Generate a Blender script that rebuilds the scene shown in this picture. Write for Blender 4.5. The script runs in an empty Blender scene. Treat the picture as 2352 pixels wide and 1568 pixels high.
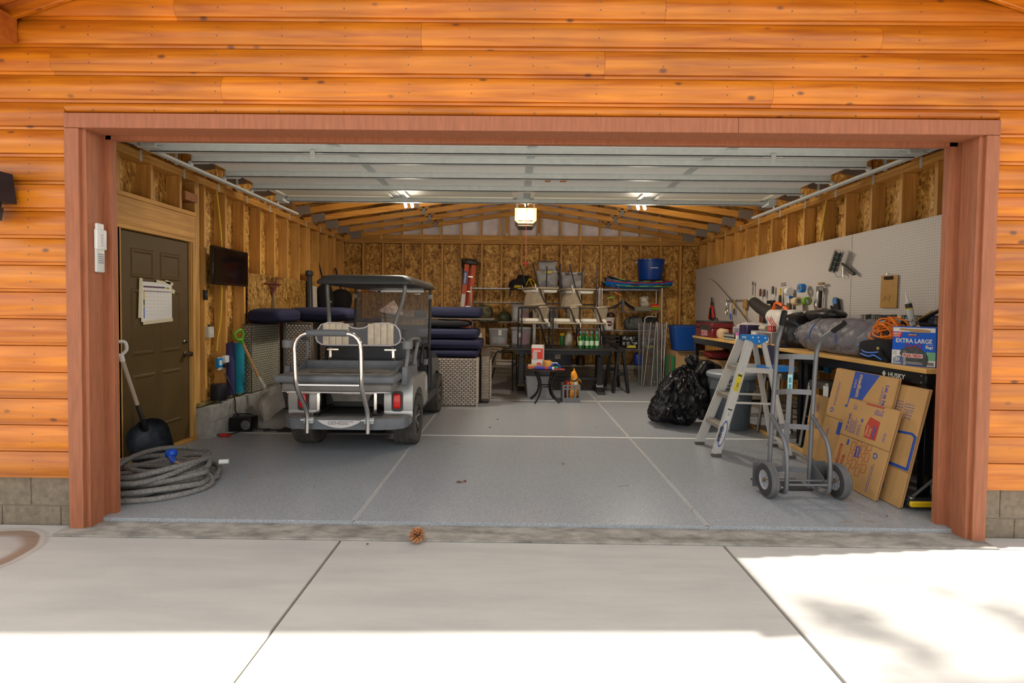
import bpy, bmesh, math, random
from mathutils import Vector, Matrix, Euler, noise
random.seed(7)
R = math.radians
PI = math.pi
C = bpy.context.scene.collection
SC = bpy.context.scene

# ---------------------------------------------------------------- camera
FPX, CY = 1155.9, 745.2                     # focal length and principal row in pixels of a 2352 x 1568 frame
HC, PIT, YAW, ROL = 1.4392, .0291, -.0071, .0106
r0 = Vector((math.cos(YAW), -math.sin(YAW), 0))
u0 = Vector((math.sin(PIT) * math.sin(YAW), math.sin(PIT) * math.cos(YAW), math.cos(PIT)))
cr, sr = math.cos(ROL), math.sin(ROL)
rv = r0 * cr + u0 * sr
uv = u0 * cr - r0 * sr
bv = rv.cross(uv)
cd = bpy.data.cameras.new('camera')
cam = bpy.data.objects.new('camera', cd)
C.objects.link(cam)
cam.matrix_world = Matrix(((rv.x, uv.x, bv.x, 0), (rv.y, uv.y, bv.y, 0), (rv.z, uv.z, bv.z, HC), (0, 0, 0, 1)))
cd.sensor_width = 36
cd.lens = FPX * 36 / 2352
cd.shift_y = (CY - 784) / 2352
cd.clip_start = .05
SC.camera = cam

# ---------------------------------------------------------------- light
SC.view_settings.view_transform = 'Standard'
SC.view_settings.look = 'None'
SC.view_settings.gamma = 1
SC.view_settings.use_curve_mapping = False
SC.view_settings.exposure = .30
W = bpy.data.worlds.new('sky')
SC.world = W
W.use_nodes = True
wn = W.node_tree.nodes
wl = W.node_tree.links
sky = wn.new('ShaderNodeTexSky')
sky.sky_type = 'NISHITA'
sky.sun_disc = False
sky.sun_elevation = R(76)
sky.sun_rotation = R(0)
sky.dust_density = 2.2
hsv = wn.new('ShaderNodeHueSaturation')
hsv.inputs['Saturation'].default_value = .22
tint = wn.new('ShaderNodeMix')
tint.data_type = 'RGBA'
tint.blend_type = 'MULTIPLY'
tint.inputs['Factor'].default_value = 1
tint.inputs['B'].default_value = (1, .955, .875, 1)
wl.new(sky.outputs[0], hsv.inputs['Color'])
wl.new(hsv.outputs[0], tint.inputs['A'])
wl.new(tint.outputs['Result'], wn['Background'].inputs[0])
wn['Background'].inputs[1].default_value = .34
sd = bpy.data.lights.new('sun', 'SUN')
sd.energy = 6.5
sd.color = (1, .96, .88)
sd.angle = R(.55)
sun = bpy.data.objects.new('sun', sd)
C.objects.link(sun)
SUNDIR = Vector((-1.03, -.113, -1)).normalized()      # the way the light travels: from the right, just behind the front wall
sun.rotation_euler = SUNDIR.to_track_quat('-Z', 'Y').to_euler()
sun.location = (9, 6, 9)

# ---------------------------------------------------------------- materials
MATS = {}
def nodemat(name):
    m = bpy.data.materials.new(name)
    m.use_nodes = True
    nt = m.node_tree
    return m, nt, nt.nodes['Principled BSDF']

def M(name, col=(.5, .5, .5), rough=.5, metal=0, var=0, vs=8, bump=0, bs=60, coat=0, trans=0, stretch=(1, 1, 1), rnd=0, alpha=1, emit=0, ior=1.45, col2=None):
    if name in MATS: return MATS[name]
    m, nt, b = nodemat(name)
    MATS[name] = m
    N, L = nt.nodes, nt.links
    c4 = (*col, 1)
    b.inputs['Base Color'].default_value = c4
    b.inputs['Roughness'].default_value = rough
    b.inputs['Metallic'].default_value = metal
    b.inputs['Coat Weight'].default_value = coat
    b.inputs['Coat Roughness'].default_value = .15
    b.inputs['Transmission Weight'].default_value = trans
    b.inputs['IOR'].default_value = ior
    b.inputs['Alpha'].default_value = alpha
    if emit:
        b.inputs['Emission Color'].default_value = c4
        b.inputs['Emission Strength'].default_value = emit
    if var or bump or rnd:
        tc = N.new('ShaderNodeTexCoord')
        mp = N.new('ShaderNodeMapping')
        mp.inputs['Scale'].default_value = stretch
        L.new(tc.outputs['Object'], mp.inputs[0])
    if var or rnd:
        nz = N.new('ShaderNodeTexNoise')
        nz.inputs['Scale'].default_value = vs
        nz.inputs['Detail'].default_value = 6
        L.new(mp.outputs[0], nz.inputs['Vector'])
        mx = N.new('ShaderNodeMix')
        mx.data_type = 'RGBA'
        k = max(0, 1 - var)
        mx.inputs['A'].default_value = (*(col2 or tuple(x * k for x in col)), 1)
        mx.inputs['B'].default_value = (*(tuple(min(1, x * (1 + var * .6)) for x in col) if not col2 else col), 1)
        rp = N.new('ShaderNodeMapRange')
        rp.inputs['From Min'].default_value = .3
        rp.inputs['From Max'].default_value = .7
        L.new(nz.outputs[0], rp.inputs[0])
        L.new(rp.outputs[0], mx.inputs['Factor'])
        out = mx.outputs['Result']
        if rnd:
            oi = N.new('ShaderNodeObjectInfo')
            h = N.new('ShaderNodeHueSaturation')
            r2 = N.new('ShaderNodeMapRange')
            r2.inputs['To Min'].default_value = 1 - rnd
            r2.inputs['To Max'].default_value = 1 + rnd
            L.new(oi.outputs['Random'], r2.inputs[0])
            L.new(r2.outputs[0], h.inputs['Value'])
            L.new(out, h.inputs['Color'])
            out = h.outputs[0]
        L.new(out, b.inputs['Base Color'])
    if bump:
        n2 = N.new('ShaderNodeTexNoise')
        n2.inputs['Scale'].default_value = bs
        n2.inputs['Detail'].default_value = 4
        L.new(mp.outputs[0], n2.inputs['Vector'])
        bp = N.new('ShaderNodeBump')
        bp.inputs['Strength'].default_value = bump
        bp.inputs['Distance'].default_value = .01
        L.new(n2.outputs[0], bp.inputs['Height'])
        L.new(bp.outputs[0], b.inputs['Normal'])
    return m

def ramp(N, stops):
    r = N.new('ShaderNodeValToRGB')
    e = r.color_ramp.elements
    while len(e) > 1: e.remove(e[-1])
    for i, (p, c) in enumerate(stops):
        x = e[0] if i == 0 else e.new(p)
        x.position = p
        x.color = (*c, 1)
    return r

def wood(name, dark, light, axis, knots=1.0, rough=.55, coat=0, rnd=.12, kscale=3.2, kcol=(.13, .05, .015)):
    """long grain along `axis` (0 x, 1 y, 2 z) with dark round knots"""
    if name in MATS: return MATS[name]
    m, nt, b = nodemat(name)
    MATS[name] = m
    N, L = nt.nodes, nt.links
    tc = N.new('ShaderNodeTexCoord')
    oi = N.new('ShaderNodeObjectInfo')
    off = N.new('ShaderNodeVectorMath'); off.operation = 'MULTIPLY_ADD'
    cmb = N.new('ShaderNodeCombineXYZ')
    for i in range(3): L.new(oi.outputs['Random'], cmb.inputs[i])
    L.new(cmb.outputs[0], off.inputs[0]); off.inputs[1].default_value = (13, 7, 17)
    L.new(tc.outputs['Object'], off.inputs[2])
    mp = N.new('ShaderNodeMapping')
    s = [16, 16, 16]; s[axis] = .9
    mp.inputs['Scale'].default_value = s
    L.new(off.outputs[0], mp.inputs[0])
    nz = N.new('ShaderNodeTexNoise'); nz.inputs['Scale'].default_value = 1.6; nz.inputs['Detail'].default_value = 7; nz.inputs['Distortion'].default_value = .6
    L.new(mp.outputs[0], nz.inputs['Vector'])
    rp = ramp(N, [(.3, dark), (.68, light)])
    L.new(nz.outputs[0], rp.inputs[0])
    big = N.new('ShaderNodeTexNoise'); big.inputs['Scale'].default_value = 1.7; big.inputs['Detail'].default_value = 2
    L.new(off.outputs[0], big.inputs['Vector'])
    br = N.new('ShaderNodeMapRange'); br.inputs['From Min'].default_value = .3; br.inputs['From Max'].default_value = .7
    br.inputs['To Min'].default_value = .82; br.inputs['To Max'].default_value = 1.15
    L.new(big.outputs[0], br.inputs[0])
    r2 = N.new('ShaderNodeMapRange'); r2.inputs['To Min'].default_value = 1 - rnd; r2.inputs['To Max'].default_value = 1 + rnd
    L.new(oi.outputs['Random'], r2.inputs[0])
    mu = N.new('ShaderNodeMath'); mu.operation = 'MULTIPLY'
    L.new(br.outputs[0], mu.inputs[0]); L.new(r2.outputs[0], mu.inputs[1])
    h = N.new('ShaderNodeHueSaturation')
    L.new(mu.outputs[0], h.inputs['Value']); L.new(rp.outputs[0], h.inputs['Color'])
    out = h.outputs[0]
    if knots:
        mk = N.new('ShaderNodeMapping')
        s = [1, 1, 1]; s[axis] = .55
        mk.inputs['Scale'].default_value = s
        L.new(off.outputs[0], mk.inputs[0])
        v = N.new('ShaderNodeTexVoronoi'); v.inputs['Scale'].default_value = kscale * 2.2
        L.new(mk.outputs[0], v.inputs['Vector'])
        kr = N.new('ShaderNodeMapRange'); kr.inputs['From Min'].default_value = .035 * knots; kr.inputs['From Max'].default_value = .085 * knots
        kr.inputs['To Min'].default_value = .85; kr.inputs['To Max'].default_value = 0
        L.new(v.outputs['Distance'], kr.inputs[0])
        mx = N.new('ShaderNodeMix'); mx.data_type = 'RGBA'
        mx.inputs['B'].default_value = (*kcol, 1)
        L.new(kr.outputs[0], mx.inputs['Factor']); L.new(out, mx.inputs['A'])
        out = mx.outputs['Result']
    L.new(out, b.inputs['Base Color'])
    b.inputs['Roughness'].default_value = rough
    b.inputs['Coat Weight'].default_value = coat
    b.inputs['Coat Roughness'].default_value = .28
    bp = N.new('ShaderNodeBump'); bp.inputs['Strength'].default_value = .12; bp.inputs['Distance'].default_value = .004
    L.new(nz.outputs[0], bp.inputs['Height']); L.new(bp.outputs[0], b.inputs['Normal'])
    return m

def osb(name, stretch, dim=1.0):
    if name in MATS: return MATS[name]
    m, nt, b = nodemat(name)
    MATS[name] = m
    N, L = nt.nodes, nt.links
    tc = N.new('ShaderNodeTexCoord')
    nd = N.new('ShaderNodeTexNoise'); nd.inputs['Scale'].default_value = 5; nd.inputs['Detail'].default_value = 2
    L.new(tc.outputs['Object'], nd.inputs['Vector'])
    ad = N.new('ShaderNodeVectorMath'); ad.operation = 'MULTIPLY_ADD'
    L.new(nd.outputs['Color'], ad.inputs[0]); ad.inputs[1].default_value = (.16, .16, .16); L.new(tc.outputs['Object'], ad.inputs[2])
    acc = None
    for i, (sc, st) in enumerate(((1.0, stretch), (1.7, (stretch[2], stretch[1], stretch[0])), (2.6, stretch))):
        mp = N.new('ShaderNodeMapping'); mp.inputs['Scale'].default_value = [sc * x for x in st]; mp.inputs['Rotation'].default_value = (.35 * (i - 1),) * 3
        L.new(ad.outputs[0], mp.inputs[0])
        v = N.new('ShaderNodeTexVoronoi'); v.inputs['Scale'].default_value = 1; v.inputs['Randomness'].default_value = 1
        L.new(mp.outputs[0], v.inputs['Vector'])
        sp = N.new('ShaderNodeSeparateColor'); L.new(v.outputs['Color'], sp.inputs[0])
        if acc is None: acc = sp.outputs[0]
        else:
            a = N.new('ShaderNodeMix'); a.inputs['Factor'].default_value = .42
            L.new(acc, a.inputs[2]); L.new(sp.outputs[0], a.inputs[3]); acc = a.outputs[0]
    d = dim
    rp = ramp(N, [(.14, (.13 * d, .048 * d, .005 * d)), (.36, (.36 * d, .165 * d, .022 * d)), (.60, (.58 * d, .31 * d, .06 * d)), (.85, (.80 * d, .52 * d, .17 * d))])
    L.new(acc, rp.inputs[0])
    L.new(rp.outputs[0], b.inputs['Base Color'])
    b.inputs['Roughness'].default_value = .6
    bp = N.new('ShaderNodeBump'); bp.inputs['Strength'].default_value = .35; bp.inputs['Distance'].default_value = .004
    L.new(acc, bp.inputs['Height']); L.new(bp.outputs[0], b.inputs['Normal'])
    return m

# ---------------------------------------------------------------- mesh builder
def rotm(rot):
    return Euler(rot).to_matrix()

class MB:
    def __init__(s): s.bm = bmesh.new()
    def _new(s, vs, fs):
        v = [s.bm.verts.new(p) for p in vs]
        for f in fs:
            try: s.bm.faces.new([v[i] for i in f])
            except ValueError: pass
        return v
    def box(s, c, d, rot=None, bev=0, seg=1):
        r = rotm(rot) if rot else None
        c = Vector(c)
        vs = []
        for z in (-.5, .5):
            for x, y in ((-.5, -.5), (.5, -.5), (.5, .5), (-.5, .5)):
                p = Vector((x * d[0], y * d[1], z * d[2]))
                vs.append(c + (r @ p if r else p))
        v = s._new(vs, [(3, 2, 1, 0), (4, 5, 6, 7), (0, 1, 5, 4), (1, 2, 6, 5), (2, 3, 7, 6), (3, 0, 4, 7)])
        if bev:
            es = list({e for x in v for e in x.link_edges})
            bmesh.ops.bevel(s.bm, geom=es, offset=bev, segments=seg, affect='EDGES', profile=.5, clamp_overlap=True)
        return s
    def b2(s, lo, hi, bev=0, seg=1):
        return s.box([(a + b) / 2 for a, b in zip(lo, hi)], [abs(b - a) for a, b in zip(lo, hi)], None, bev, seg)
    def bar(s, p, q, w, h, up=(0, 0, 1), bev=0):
        """rectangular bar from p to q; w across, h along `up`"""
        p, q = Vector(p), Vector(q)
        t = (q - p); l = t.length; t.normalize()
        u = Vector(up); a = t.cross(u)
        if a.length < 1e-6: a = t.cross(Vector((1, 0, 0)))
        a.normalize(); u = a.cross(t)
        vs = []
        for k in (p, q):
            for x, z in ((-.5, -.5), (.5, -.5), (.5, .5), (-.5, .5)):
                vs.append(k + a * x * w + u * z * h)
        v = s._new(vs, [(3, 2, 1, 0), (4, 5, 6, 7), (0, 1, 5, 4), (1, 2, 6, 5), (2, 3, 7, 6), (3, 0, 4, 7)])
        if bev:
            es = list({e for x in v for e in x.link_edges})
            bmesh.ops.bevel(s.bm, geom=es, offset=bev, segments=1, affect='EDGES', clamp_overlap=True)
        return s
    def tube(s, pts, r, seg=8, closed=False, flat=None):
        pts = [Vector(p) for p in pts]
        n = len(pts)
        rr = r if isinstance(r, (list, tuple)) else [r] * n
        ring = []
        prev = None
        for i, p in enumerate(pts):
            a = pts[(i - 1) % n] if (closed or i > 0) else p
            b = pts[(i + 1) % n] if (closed or i < n - 1) else p
            t = (b - a)
            if t.length < 1e-9: t = Vector((0, 0, 1))
            t.normalize()
            if prev is None:
                k = Vector((0, 0, 1)) if abs(t.z) < .9 else Vector((1, 0, 0))
                x = t.cross(k).normalized()
            else:
                x = prev - t * prev.dot(t)
                if x.length < 1e-6: x = t.orthogonal()
                x.normalize()
            prev = x
            y = t.cross(x)
            fx, fy = flat or (1, 1)
            ring.append([s.bm.verts.new(p + (x * math.cos(2 * PI * j / seg) * fx + y * math.sin(2 * PI * j / seg) * fy) * rr[i]) for j in range(seg)])
        m = n if closed else n - 1
        for i in range(m):
            A, B = ring[i], ring[(i + 1) % n]
            for j in range(seg):
                s.bm.faces.new((A[j], A[(j + 1) % seg], B[(j + 1) % seg], B[j]))
        if not closed:
            s.bm.faces.new(ring[0][::-1]); s.bm.faces.new(ring[-1])
        return s
    def cyl(s, p, q, r, r2=None, seg=12):
        return s.tube([p, q], [r, r if r2 is None else r2], seg)
    def lathe(s, prof, c=(0, 0, 0), axis='Z', seg=16, rot=None):
        c = Vector(c)
        R3 = rotm(rot) if rot else {'Z': Matrix.Identity(3), 'X': Matrix(((0, 0, 1), (0, 1, 0), (-1, 0, 0))), 'Y': Matrix(((1, 0, 0), (0, 0, 1), (0, -1, 0)))}[axis]
        rings = []
        for r, z in prof:
            if r < 1e-6: rings.append([s.bm.verts.new(c + R3 @ Vector((0, 0, z)))])
            else: rings.append([s.bm.verts.new(c + R3 @ Vector((r * math.cos(2 * PI * j / seg), r * math.sin(2 * PI * j / seg), z))) for j in range(seg)])
        for A, B in zip(rings, rings[1:]):
            for j in range(seg):
                k = (j + 1) % seg
                if len(A) == 1 and len(B) == 1: continue
                if len(A) == 1: s.bm.faces.new((A[0], B[k], B[j]))
                elif len(B) == 1: s.bm.faces.new((A[j], A[k], B[0]))
                else: s.bm.faces.new((A[j], A[k], B[k], B[j]))
        return s
    def prism(s, poly, d, org=(0, 0, 0), ax=(1, 0, 0), ay=(0, 0, 1), bev=0):
        """polygon in the plane org + u*ax + v*ay, extruded by d along ax x ay"""
        o, ax, ay = Vector(org), Vector(ax), Vector(ay)
        n = ax.cross(ay)
        k = len(poly)
        lo = [o + ax * u + ay * v for u, v in poly]
        v = s._new(lo + [p + n * d for p in lo], [tuple(range(k))[::-1], tuple(range(k, 2 * k))] + [(i, (i + 1) % k, k + (i + 1) % k, k + i) for i in range(k)])
        if bev:
            es = [e for e in {e for x in v for e in x.link_edges} if len(e.link_faces) == 2 and e.calc_face_angle(0) > .6]
            bmesh.ops.bevel(s.bm, geom=es, offset=bev, segments=1, affect='EDGES', clamp_overlap=True)
        return s
    def sup(s, c, d, e=.35, e2=None, nu=20, nv=10, rot=None, f=None):
        """superellipsoid: a cushion or a rounded lump of size d"""
        e2 = e if e2 is None else e2
        r = rotm(rot) if rot else None
        c = Vector(c)
        sp = lambda a, k: math.copysign(abs(a) ** k, a)
        rows = []
        for i in range(nv + 1):
            th = -PI / 2 + PI * i / nv
            row = []
            for j in range(nu):
                ph = 2 * PI * j / nu
                p = Vector((sp(math.cos(th), e2) * sp(math.cos(ph), e) * d[0] / 2, sp(math.cos(th), e2) * sp(math.sin(ph), e) * d[1] / 2, sp(math.sin(th), e2) * d[2] / 2))
                if f: p = f(p)
                row.append(c + (r @ p if r else p))
                if i in (0, nv): break
            rows.append([s.bm.verts.new(p) for p in row])
        for A, B in zip(rows, rows[1:]):
            for j in range(nu):
                k = (j + 1) % nu
                if len(A) == 1: s.bm.faces.new((A[0], B[k], B[j]))
                elif len(B) == 1: s.bm.faces.new((A[j], A[k], B[0]))
                else: s.bm.faces.new((A[j], A[k], B[k], B[j]))
        return s
    def grid(s, fn, nu, nv, cu=False):
        g = [[s.bm.verts.new(fn(i / nu, j / nv)) for i in range(nu + (0 if cu else 1))] for j in range(nv + 1)]
        w = len(g[0])
        for j in range(nv):
            for i in range(nu):
                k = (i + 1) % w
                s.bm.faces.new((g[j][i], g[j][k], g[j + 1][k], g[j + 1][i]))
        return s
    def quad(s, *p):
        s._new(p, [tuple(range(len(p)))])
        return s
    def noise(s, amp, sc=4, seed=0):
        s.bm.normal_update()
        for v in s.bm.verts:
            v.co += v.normal * amp * noise.noise(v.co * sc + Vector((seed, seed * 2.3, seed * .7)))
        return s
    def mesh(s, name, mats, smooth=40, solid=0):
        bmesh.ops.recalc_face_normals(s.bm, faces=s.bm.faces[:])
        me = bpy.data.meshes.new(name)
        s.bm.to_mesh(me); s.bm.free()
        for m in (mats if isinstance(mats, (list, tuple)) else [mats]): me.materials.append(m)
        if smooth:
            me.shade_smooth()
            me.set_sharp_from_angle(angle=R(smooth))
        return me

def obj(name, mb, m, parent=None, label=None, kind=None, smooth=40, loc=None, rot=None):
    me = mb.mesh(name, m, smooth) if isinstance(mb, MB) else mb
    o = bpy.data.objects.new(name, me)
    C.objects.link(o)
    if parent: o.parent = parent
    if loc: o.location = loc
    if rot: o.rotation_euler = rot
    if label: o['label'] = label
    if kind: o['kind'] = kind
    return o
def tag(o, label, cat, group=None):
    o['label'] = label; o['category'] = cat
    if group: o['group'] = group
    return o
def thing(name, label, cat, loc=(0, 0, 0), rot=(0, 0, 0), group=None):
    o = bpy.data.objects.new(name, None)
    C.objects.link(o)
    o.empty_display_size = .1
    o.location = loc
    o.rotation_euler = rot if isinstance(rot, (tuple, list)) else (0, 0, rot)
    return tag(o, label, cat, group)
def one(name, mb, m, label, cat, group=None, loc=None, rot=None, smooth=40):
    return tag(obj(name, mb, m, None, None, None, smooth, loc, rot), label, cat, group)
def struct(name, mb, m, parent=None, smooth=40):
    return obj(name, mb, m, parent, kind=None if parent else 'structure', smooth=smooth)
def dup(root, loc, rot=None, label=None):
    r = root.copy(); C.objects.link(r); r.location = loc
    if rot is not None: r.rotation_euler = rot
    if label: r['label'] = label
    for ch in list(root.children):
        c = ch.copy(); C.objects.link(c); c.parent = r
        for g in ch.children:
            d = g.copy(); C.objects.link(d); d.parent = c
    return r
def text(name, s, m, parent, loc, size, xdir, ydir, ext=.0006, bold=0, align='LEFT', sx=1, label=None):
    cu = bpy.data.curves.new(name, 'FONT')
    cu.body = s; cu.size = size; cu.extrude = ext; cu.offset = bold; cu.align_x = align
    cu.resolution_u = 3
    cu.materials.append(m)
    tmp = bpy.data.objects.new(name, cu)
    C.objects.link(tmp)
    me = bpy.data.meshes.new_from_object(tmp)
    bpy.data.objects.remove(tmp); bpy.data.curves.remove(cu)
    o = bpy.data.objects.new(name, me)
    C.objects.link(o)
    x = Vector(xdir).normalized(); y = Vector(ydir).normalized(); z = x.cross(y)
    o.parent = parent
    o.matrix_local = Matrix(((x.x * sx, y.x, z.x, loc[0]), (x.y * sx, y.y, z.y, loc[1]), (x.z * sx, y.z, z.z, loc[2]), (0, 0, 0, 1)))
    if label: o['label'] = label
    return o
def arc(c, r, a0, a1, n, ax=(1, 0, 0), ay=(0, 0, 1)):
    c, ax, ay = Vector(c), Vector(ax), Vector(ay)
    return [c + ax * r * math.cos(R(a0 + (a1 - a0) * i / n)) + ay * r * math.sin(R(a0 + (a1 - a0) * i / n)) for i in range(n + 1)]
def smoothpts(pts, n=4):
    """Catmull-Rom through pts"""
    P = [Vector(p) for p in pts]
    out = []
    for i in range(len(P) - 1):
        a, b, c, d = P[max(i - 1, 0)], P[i], P[i + 1], P[min(i + 2, len(P) - 1)]
        for k in range(n):
            t = k / n
            out.append(.5 * ((2 * b) + (c - a) * t + (2 * a - 5 * b + 4 * c - d) * t * t + (3 * b - a - 3 * c + d) * t ** 3))
    out.append(P[-1])
    return out
def rrect(w, h, r, n=4):
    o = []
    for cx, cy, a in ((w / 2 - r, h / 2 - r, 0), (-w / 2 + r, h / 2 - r, 90), (-w / 2 + r, -h / 2 + r, 180), (w / 2 - r, -h / 2 + r, 270)):
        for i in range(n + 1):
            t = R(a + 90 * i / n); o.append((cx + r * math.cos(t), cy + r * math.sin(t)))
    return o

# common materials
steel = M('chrome_wire', (.72, .72, .72), .22, 1)
galv = M('galvanised_steel', (.56, .60, .59), .45, .15, var=.08, vs=20)
black = M('black_plastic', (.012, .012, .013), .42)
blackm = M('black_powder_coat', (.014, .013, .013), .45)
rubber = M('tyre_rubber', (.075, .068, .058), .85, var=.35, vs=10)
white = M('white_plastic', (.72, .72, .69), .4)
paper = M('white_paper', (.75, .74, .71), .8)
chrome = M('polished_chrome', (.8, .77, .74), .12, 1)
navy = M('navy_canvas', (.017, .018, .052), .85, var=.15, vs=40, bump=.12, bs=300)
redp = M('red_plastic', (.55, .018, .012), .38)
bluep = M('blue_plastic', (.006, .10, .42), .35)
yelp = M('yellow_plastic', (.72, .46, .01), .45)
clearp = M('clear_plastic', (.84, .85, .87), .18, trans=.75, alpha=.55)
# ================================================================= STRUCTURE
XL, XR, YB = -3.465, 3.672, 10.34            # inner stud faces, back wall
XC = .105                                    # ridge line
PLATE = 2.86
stud_m = wood('stud_pine', (.47, .225, .045), (.68, .375, .10), 2, .8, .6)
studx_m = wood('pine_along_x', (.44, .20, .035), (.64, .34, .08), 0, .8, .6)
study_m = wood('pine_along_y', (.44, .20, .035), (.64, .34, .08), 1, .8, .6)
truss_m = wood('truss_pine', (.46, .19, .025), (.66, .32, .06), 0, .7, .6)
osb_v = osb('osb_sheathing', (22, 22, 8))
osb_d = osb('osb_weathered', (30, 30, 10), .62)
log_m = wood('log_siding_stain', (.43, .100, .002), (.70, .225, .006), 0, 1.5, .42, .35, .10, 3.2, (.10, .03, .012))
trim_m = M('brown_trim_paint', (.37, .128, .060), .55, var=.18, vs=9, bump=.25, bs=120, stretch=(6, 6, .5))
cmu_m = M('block_masonry', (.25, .20, .145), .9, var=.25, vs=30, bump=.6, bs=160)
cmu_in = M('grey_block_masonry', (.42, .40, .36), .9, var=.2, vs=14, bump=.5, bs=120)
mortar = M('mortar', (.26, .22, .17), .95)
soffit_m = wood('soffit_stain', (.36, .085, .008), (.5, .14, .012), 0, .6, .5, .1)

# floor epoxy with flakes
def epoxy():
    m, nt, b = nodemat('epoxy_flake_floor')
    N, L = nt.nodes, nt.links
    tc = N.new('ShaderNodeTexCoord')
    v = N.new('ShaderNodeTexVoronoi'); v.inputs['Scale'].default_value = 300
    L.new(tc.outputs['Object'], v.inputs['Vector'])
    sp = N.new('ShaderNodeSeparateColor'); L.new(v.outputs['Color'], sp.inputs[0])
    rp = ramp(N, [(.0, (.20, .215, .235)), (.28, (.285, .31, .335)), (.7, (.35, .375, .40)), (.93, (.52, .53, .54))])
    L.new(sp.outputs[0], rp.inputs[0])
    n = N.new('ShaderNodeTexNoise'); n.inputs['Scale'].default_value = 1.1; n.inputs['Detail'].default_value = 5
    L.new(tc.outputs['Object'], n.inputs['Vector'])
    mr = N.new('ShaderNodeMapRange'); mr.inputs['To Min'].default_value = .95; mr.inputs['To Max'].default_value = 1.05
    L.new(n.outputs[0], mr.inputs[0])
    h = N.new('ShaderNodeHueSaturation'); L.new(rp.outputs[0], h.inputs['Color']); L.new(mr.outputs[0], h.inputs['Value'])
    L.new(h.outputs[0], b.inputs['Base Color'])
    r2 = N.new('ShaderNodeMapRange'); r2.inputs['To Min'].default_value = .27; r2.inputs['To Max'].default_value = .32
    L.new(n.outputs[0], r2.inputs[0]); L.new(r2.outputs[0], b.inputs['Roughness'])
    bp = N.new('ShaderNodeBump'); bp.inputs['Strength'].default_value = .05; bp.inputs['Distance'].default_value = .002
    L.new(sp.outputs[1], bp.inputs['Height']); L.new(bp.outputs[0], b.inputs['Normal'])
    return m
def concrete(name, col, dark, rough_amt, ring=False, stretch=(1, 6, 1)):
    m, nt, b = nodemat(name)
    N, L = nt.nodes, nt.links
    tc = N.new('ShaderNodeTexCoord')
    mp = N.new('ShaderNodeMapping'); mp.inputs['Scale'].default_value = stretch
    L.new(tc.outputs['Object'], mp.inputs[0])
    n = N.new('ShaderNodeTexNoise'); n.inputs['Scale'].default_value = 1.3; n.inputs['Detail'].default_value = 9; n.inputs['Roughness'].default_value = .65
    L.new(mp.outputs[0], n.inputs['Vector'])
    rp = ramp(N, [(.3, dark), (.62, col)])
    L.new(n.outputs[0], rp.inputs[0])
    out = rp.outputs[0]
    if ring:                                          # a rust-brown ring left by a planter
        d = N.new('ShaderNodeVectorMath'); d.operation = 'DISTANCE'
        d.inputs[1].default_value = (-3.22, 2.87, -.03)
        n3 = N.new('ShaderNodeTexNoise'); n3.inputs['Scale'].default_value = 4
        L.new(tc.outputs['Object'], n3.inputs['Vector'])
        L.new(tc.outputs['Object'], d.inputs[0])
        ma = N.new('ShaderNodeMath'); ma.operation = 'MULTIPLY_ADD'; ma.inputs[1].default_value = .05
        L.new(n3.outputs[0], ma.inputs[0]); L.new(d.outputs['Value'], ma.inputs[2])
        rr = ramp(N, [(.0, (.05, .05, .05)), (.26, (.25, .25, .25)), (.31, (.75, .75, .75)), (.36, (.8, .8, .8)), (.375, (.1, .1, .1)), (.40, (.32, .32, .32)), (.42, (0, 0, 0))])
        L.new(ma.outputs[0], rr.inputs[0])
        mx = N.new('ShaderNodeMix'); mx.data_type = 'RGBA'; mx.inputs['B'].default_value = (.20, .095, .035, 1)
        L.new(rr.outputs[0], mx.inputs['Factor']); L.new(out, mx.inputs['A']); out = mx.outputs['Result']
    L.new(out, b.inputs['Base Color'])
    b.inputs['Roughness'].default_value = .85
    n2 = N.new('ShaderNodeTexNoise'); n2.inputs['Scale'].default_value = 90; n2.inputs['Detail'].default_value = 5
    L.new(mp.outputs[0], n2.inputs['Vector'])
    bp = N.new('ShaderNodeBump'); bp.inputs['Strength'].default_value = rough_amt; bp.inputs['Distance'].default_value = .006
    L.new(n2.outputs[0], bp.inputs['Height']); L.new(bp.outputs[0], b.inputs['Normal'])
    return m
epoxy_m = epoxy()
drive_m = concrete('driveway_concrete', (.50, .485, .45), (.42, .41, .385), .25, True)
sill_m = concrete('rough_sill_concrete', (.46, .43, .38), (.15, .14, .125), .6, False, (4, 9, 4))
joint_m = M('joint_highlight', (.72, .72, .70), .7)  # pale colour paints in the highlight along the rounded joint edges
dirt_m = M('joint_dirt', (.33, .24, .16), .95)

# garage floor: slabs parted by tooled joints
f = struct('floor', MB().b2((-3.56, 3.375, -.12), (3.76, 10.43, -.002)), joint_m)
xs, ys = [-3.5, -1.085, 1.31, 3.70], [3.36, 5.708, 8.0, 10.36]
for i in range(3):
    for j in range(3):
        obj('floor_slab', MB().b2((xs[i] + (.009 if i else 0), ys[j] + (0, .022, .03)[j], -.05), (xs[i + 1] - .009, ys[j + 1] - (.022, .03, 0)[j], 0), .0015), epoxy_m, f)
for x in (-1.085, 1.31): obj('joint_groove', MB().b2((x - .003, 3.37, -.01), (x + .003, 10.3, -.0012)), M('joint_dark', (.16, .14, .12), .9), f)  # dark line down the middle of each lengthwise joint
obj('door_sill', MB().b2((-2.95, 3.14, -.06), (3.05, 3.36, -.022), .004), sill_m, f)
dv = struct('driveway', MB().b2((-16, -22, -.3), (16, 3.3, -.06)), dirt_m)
xs = [-6.0, -3.52, -1.093, 1.326, 3.76, 6.2]
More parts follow.
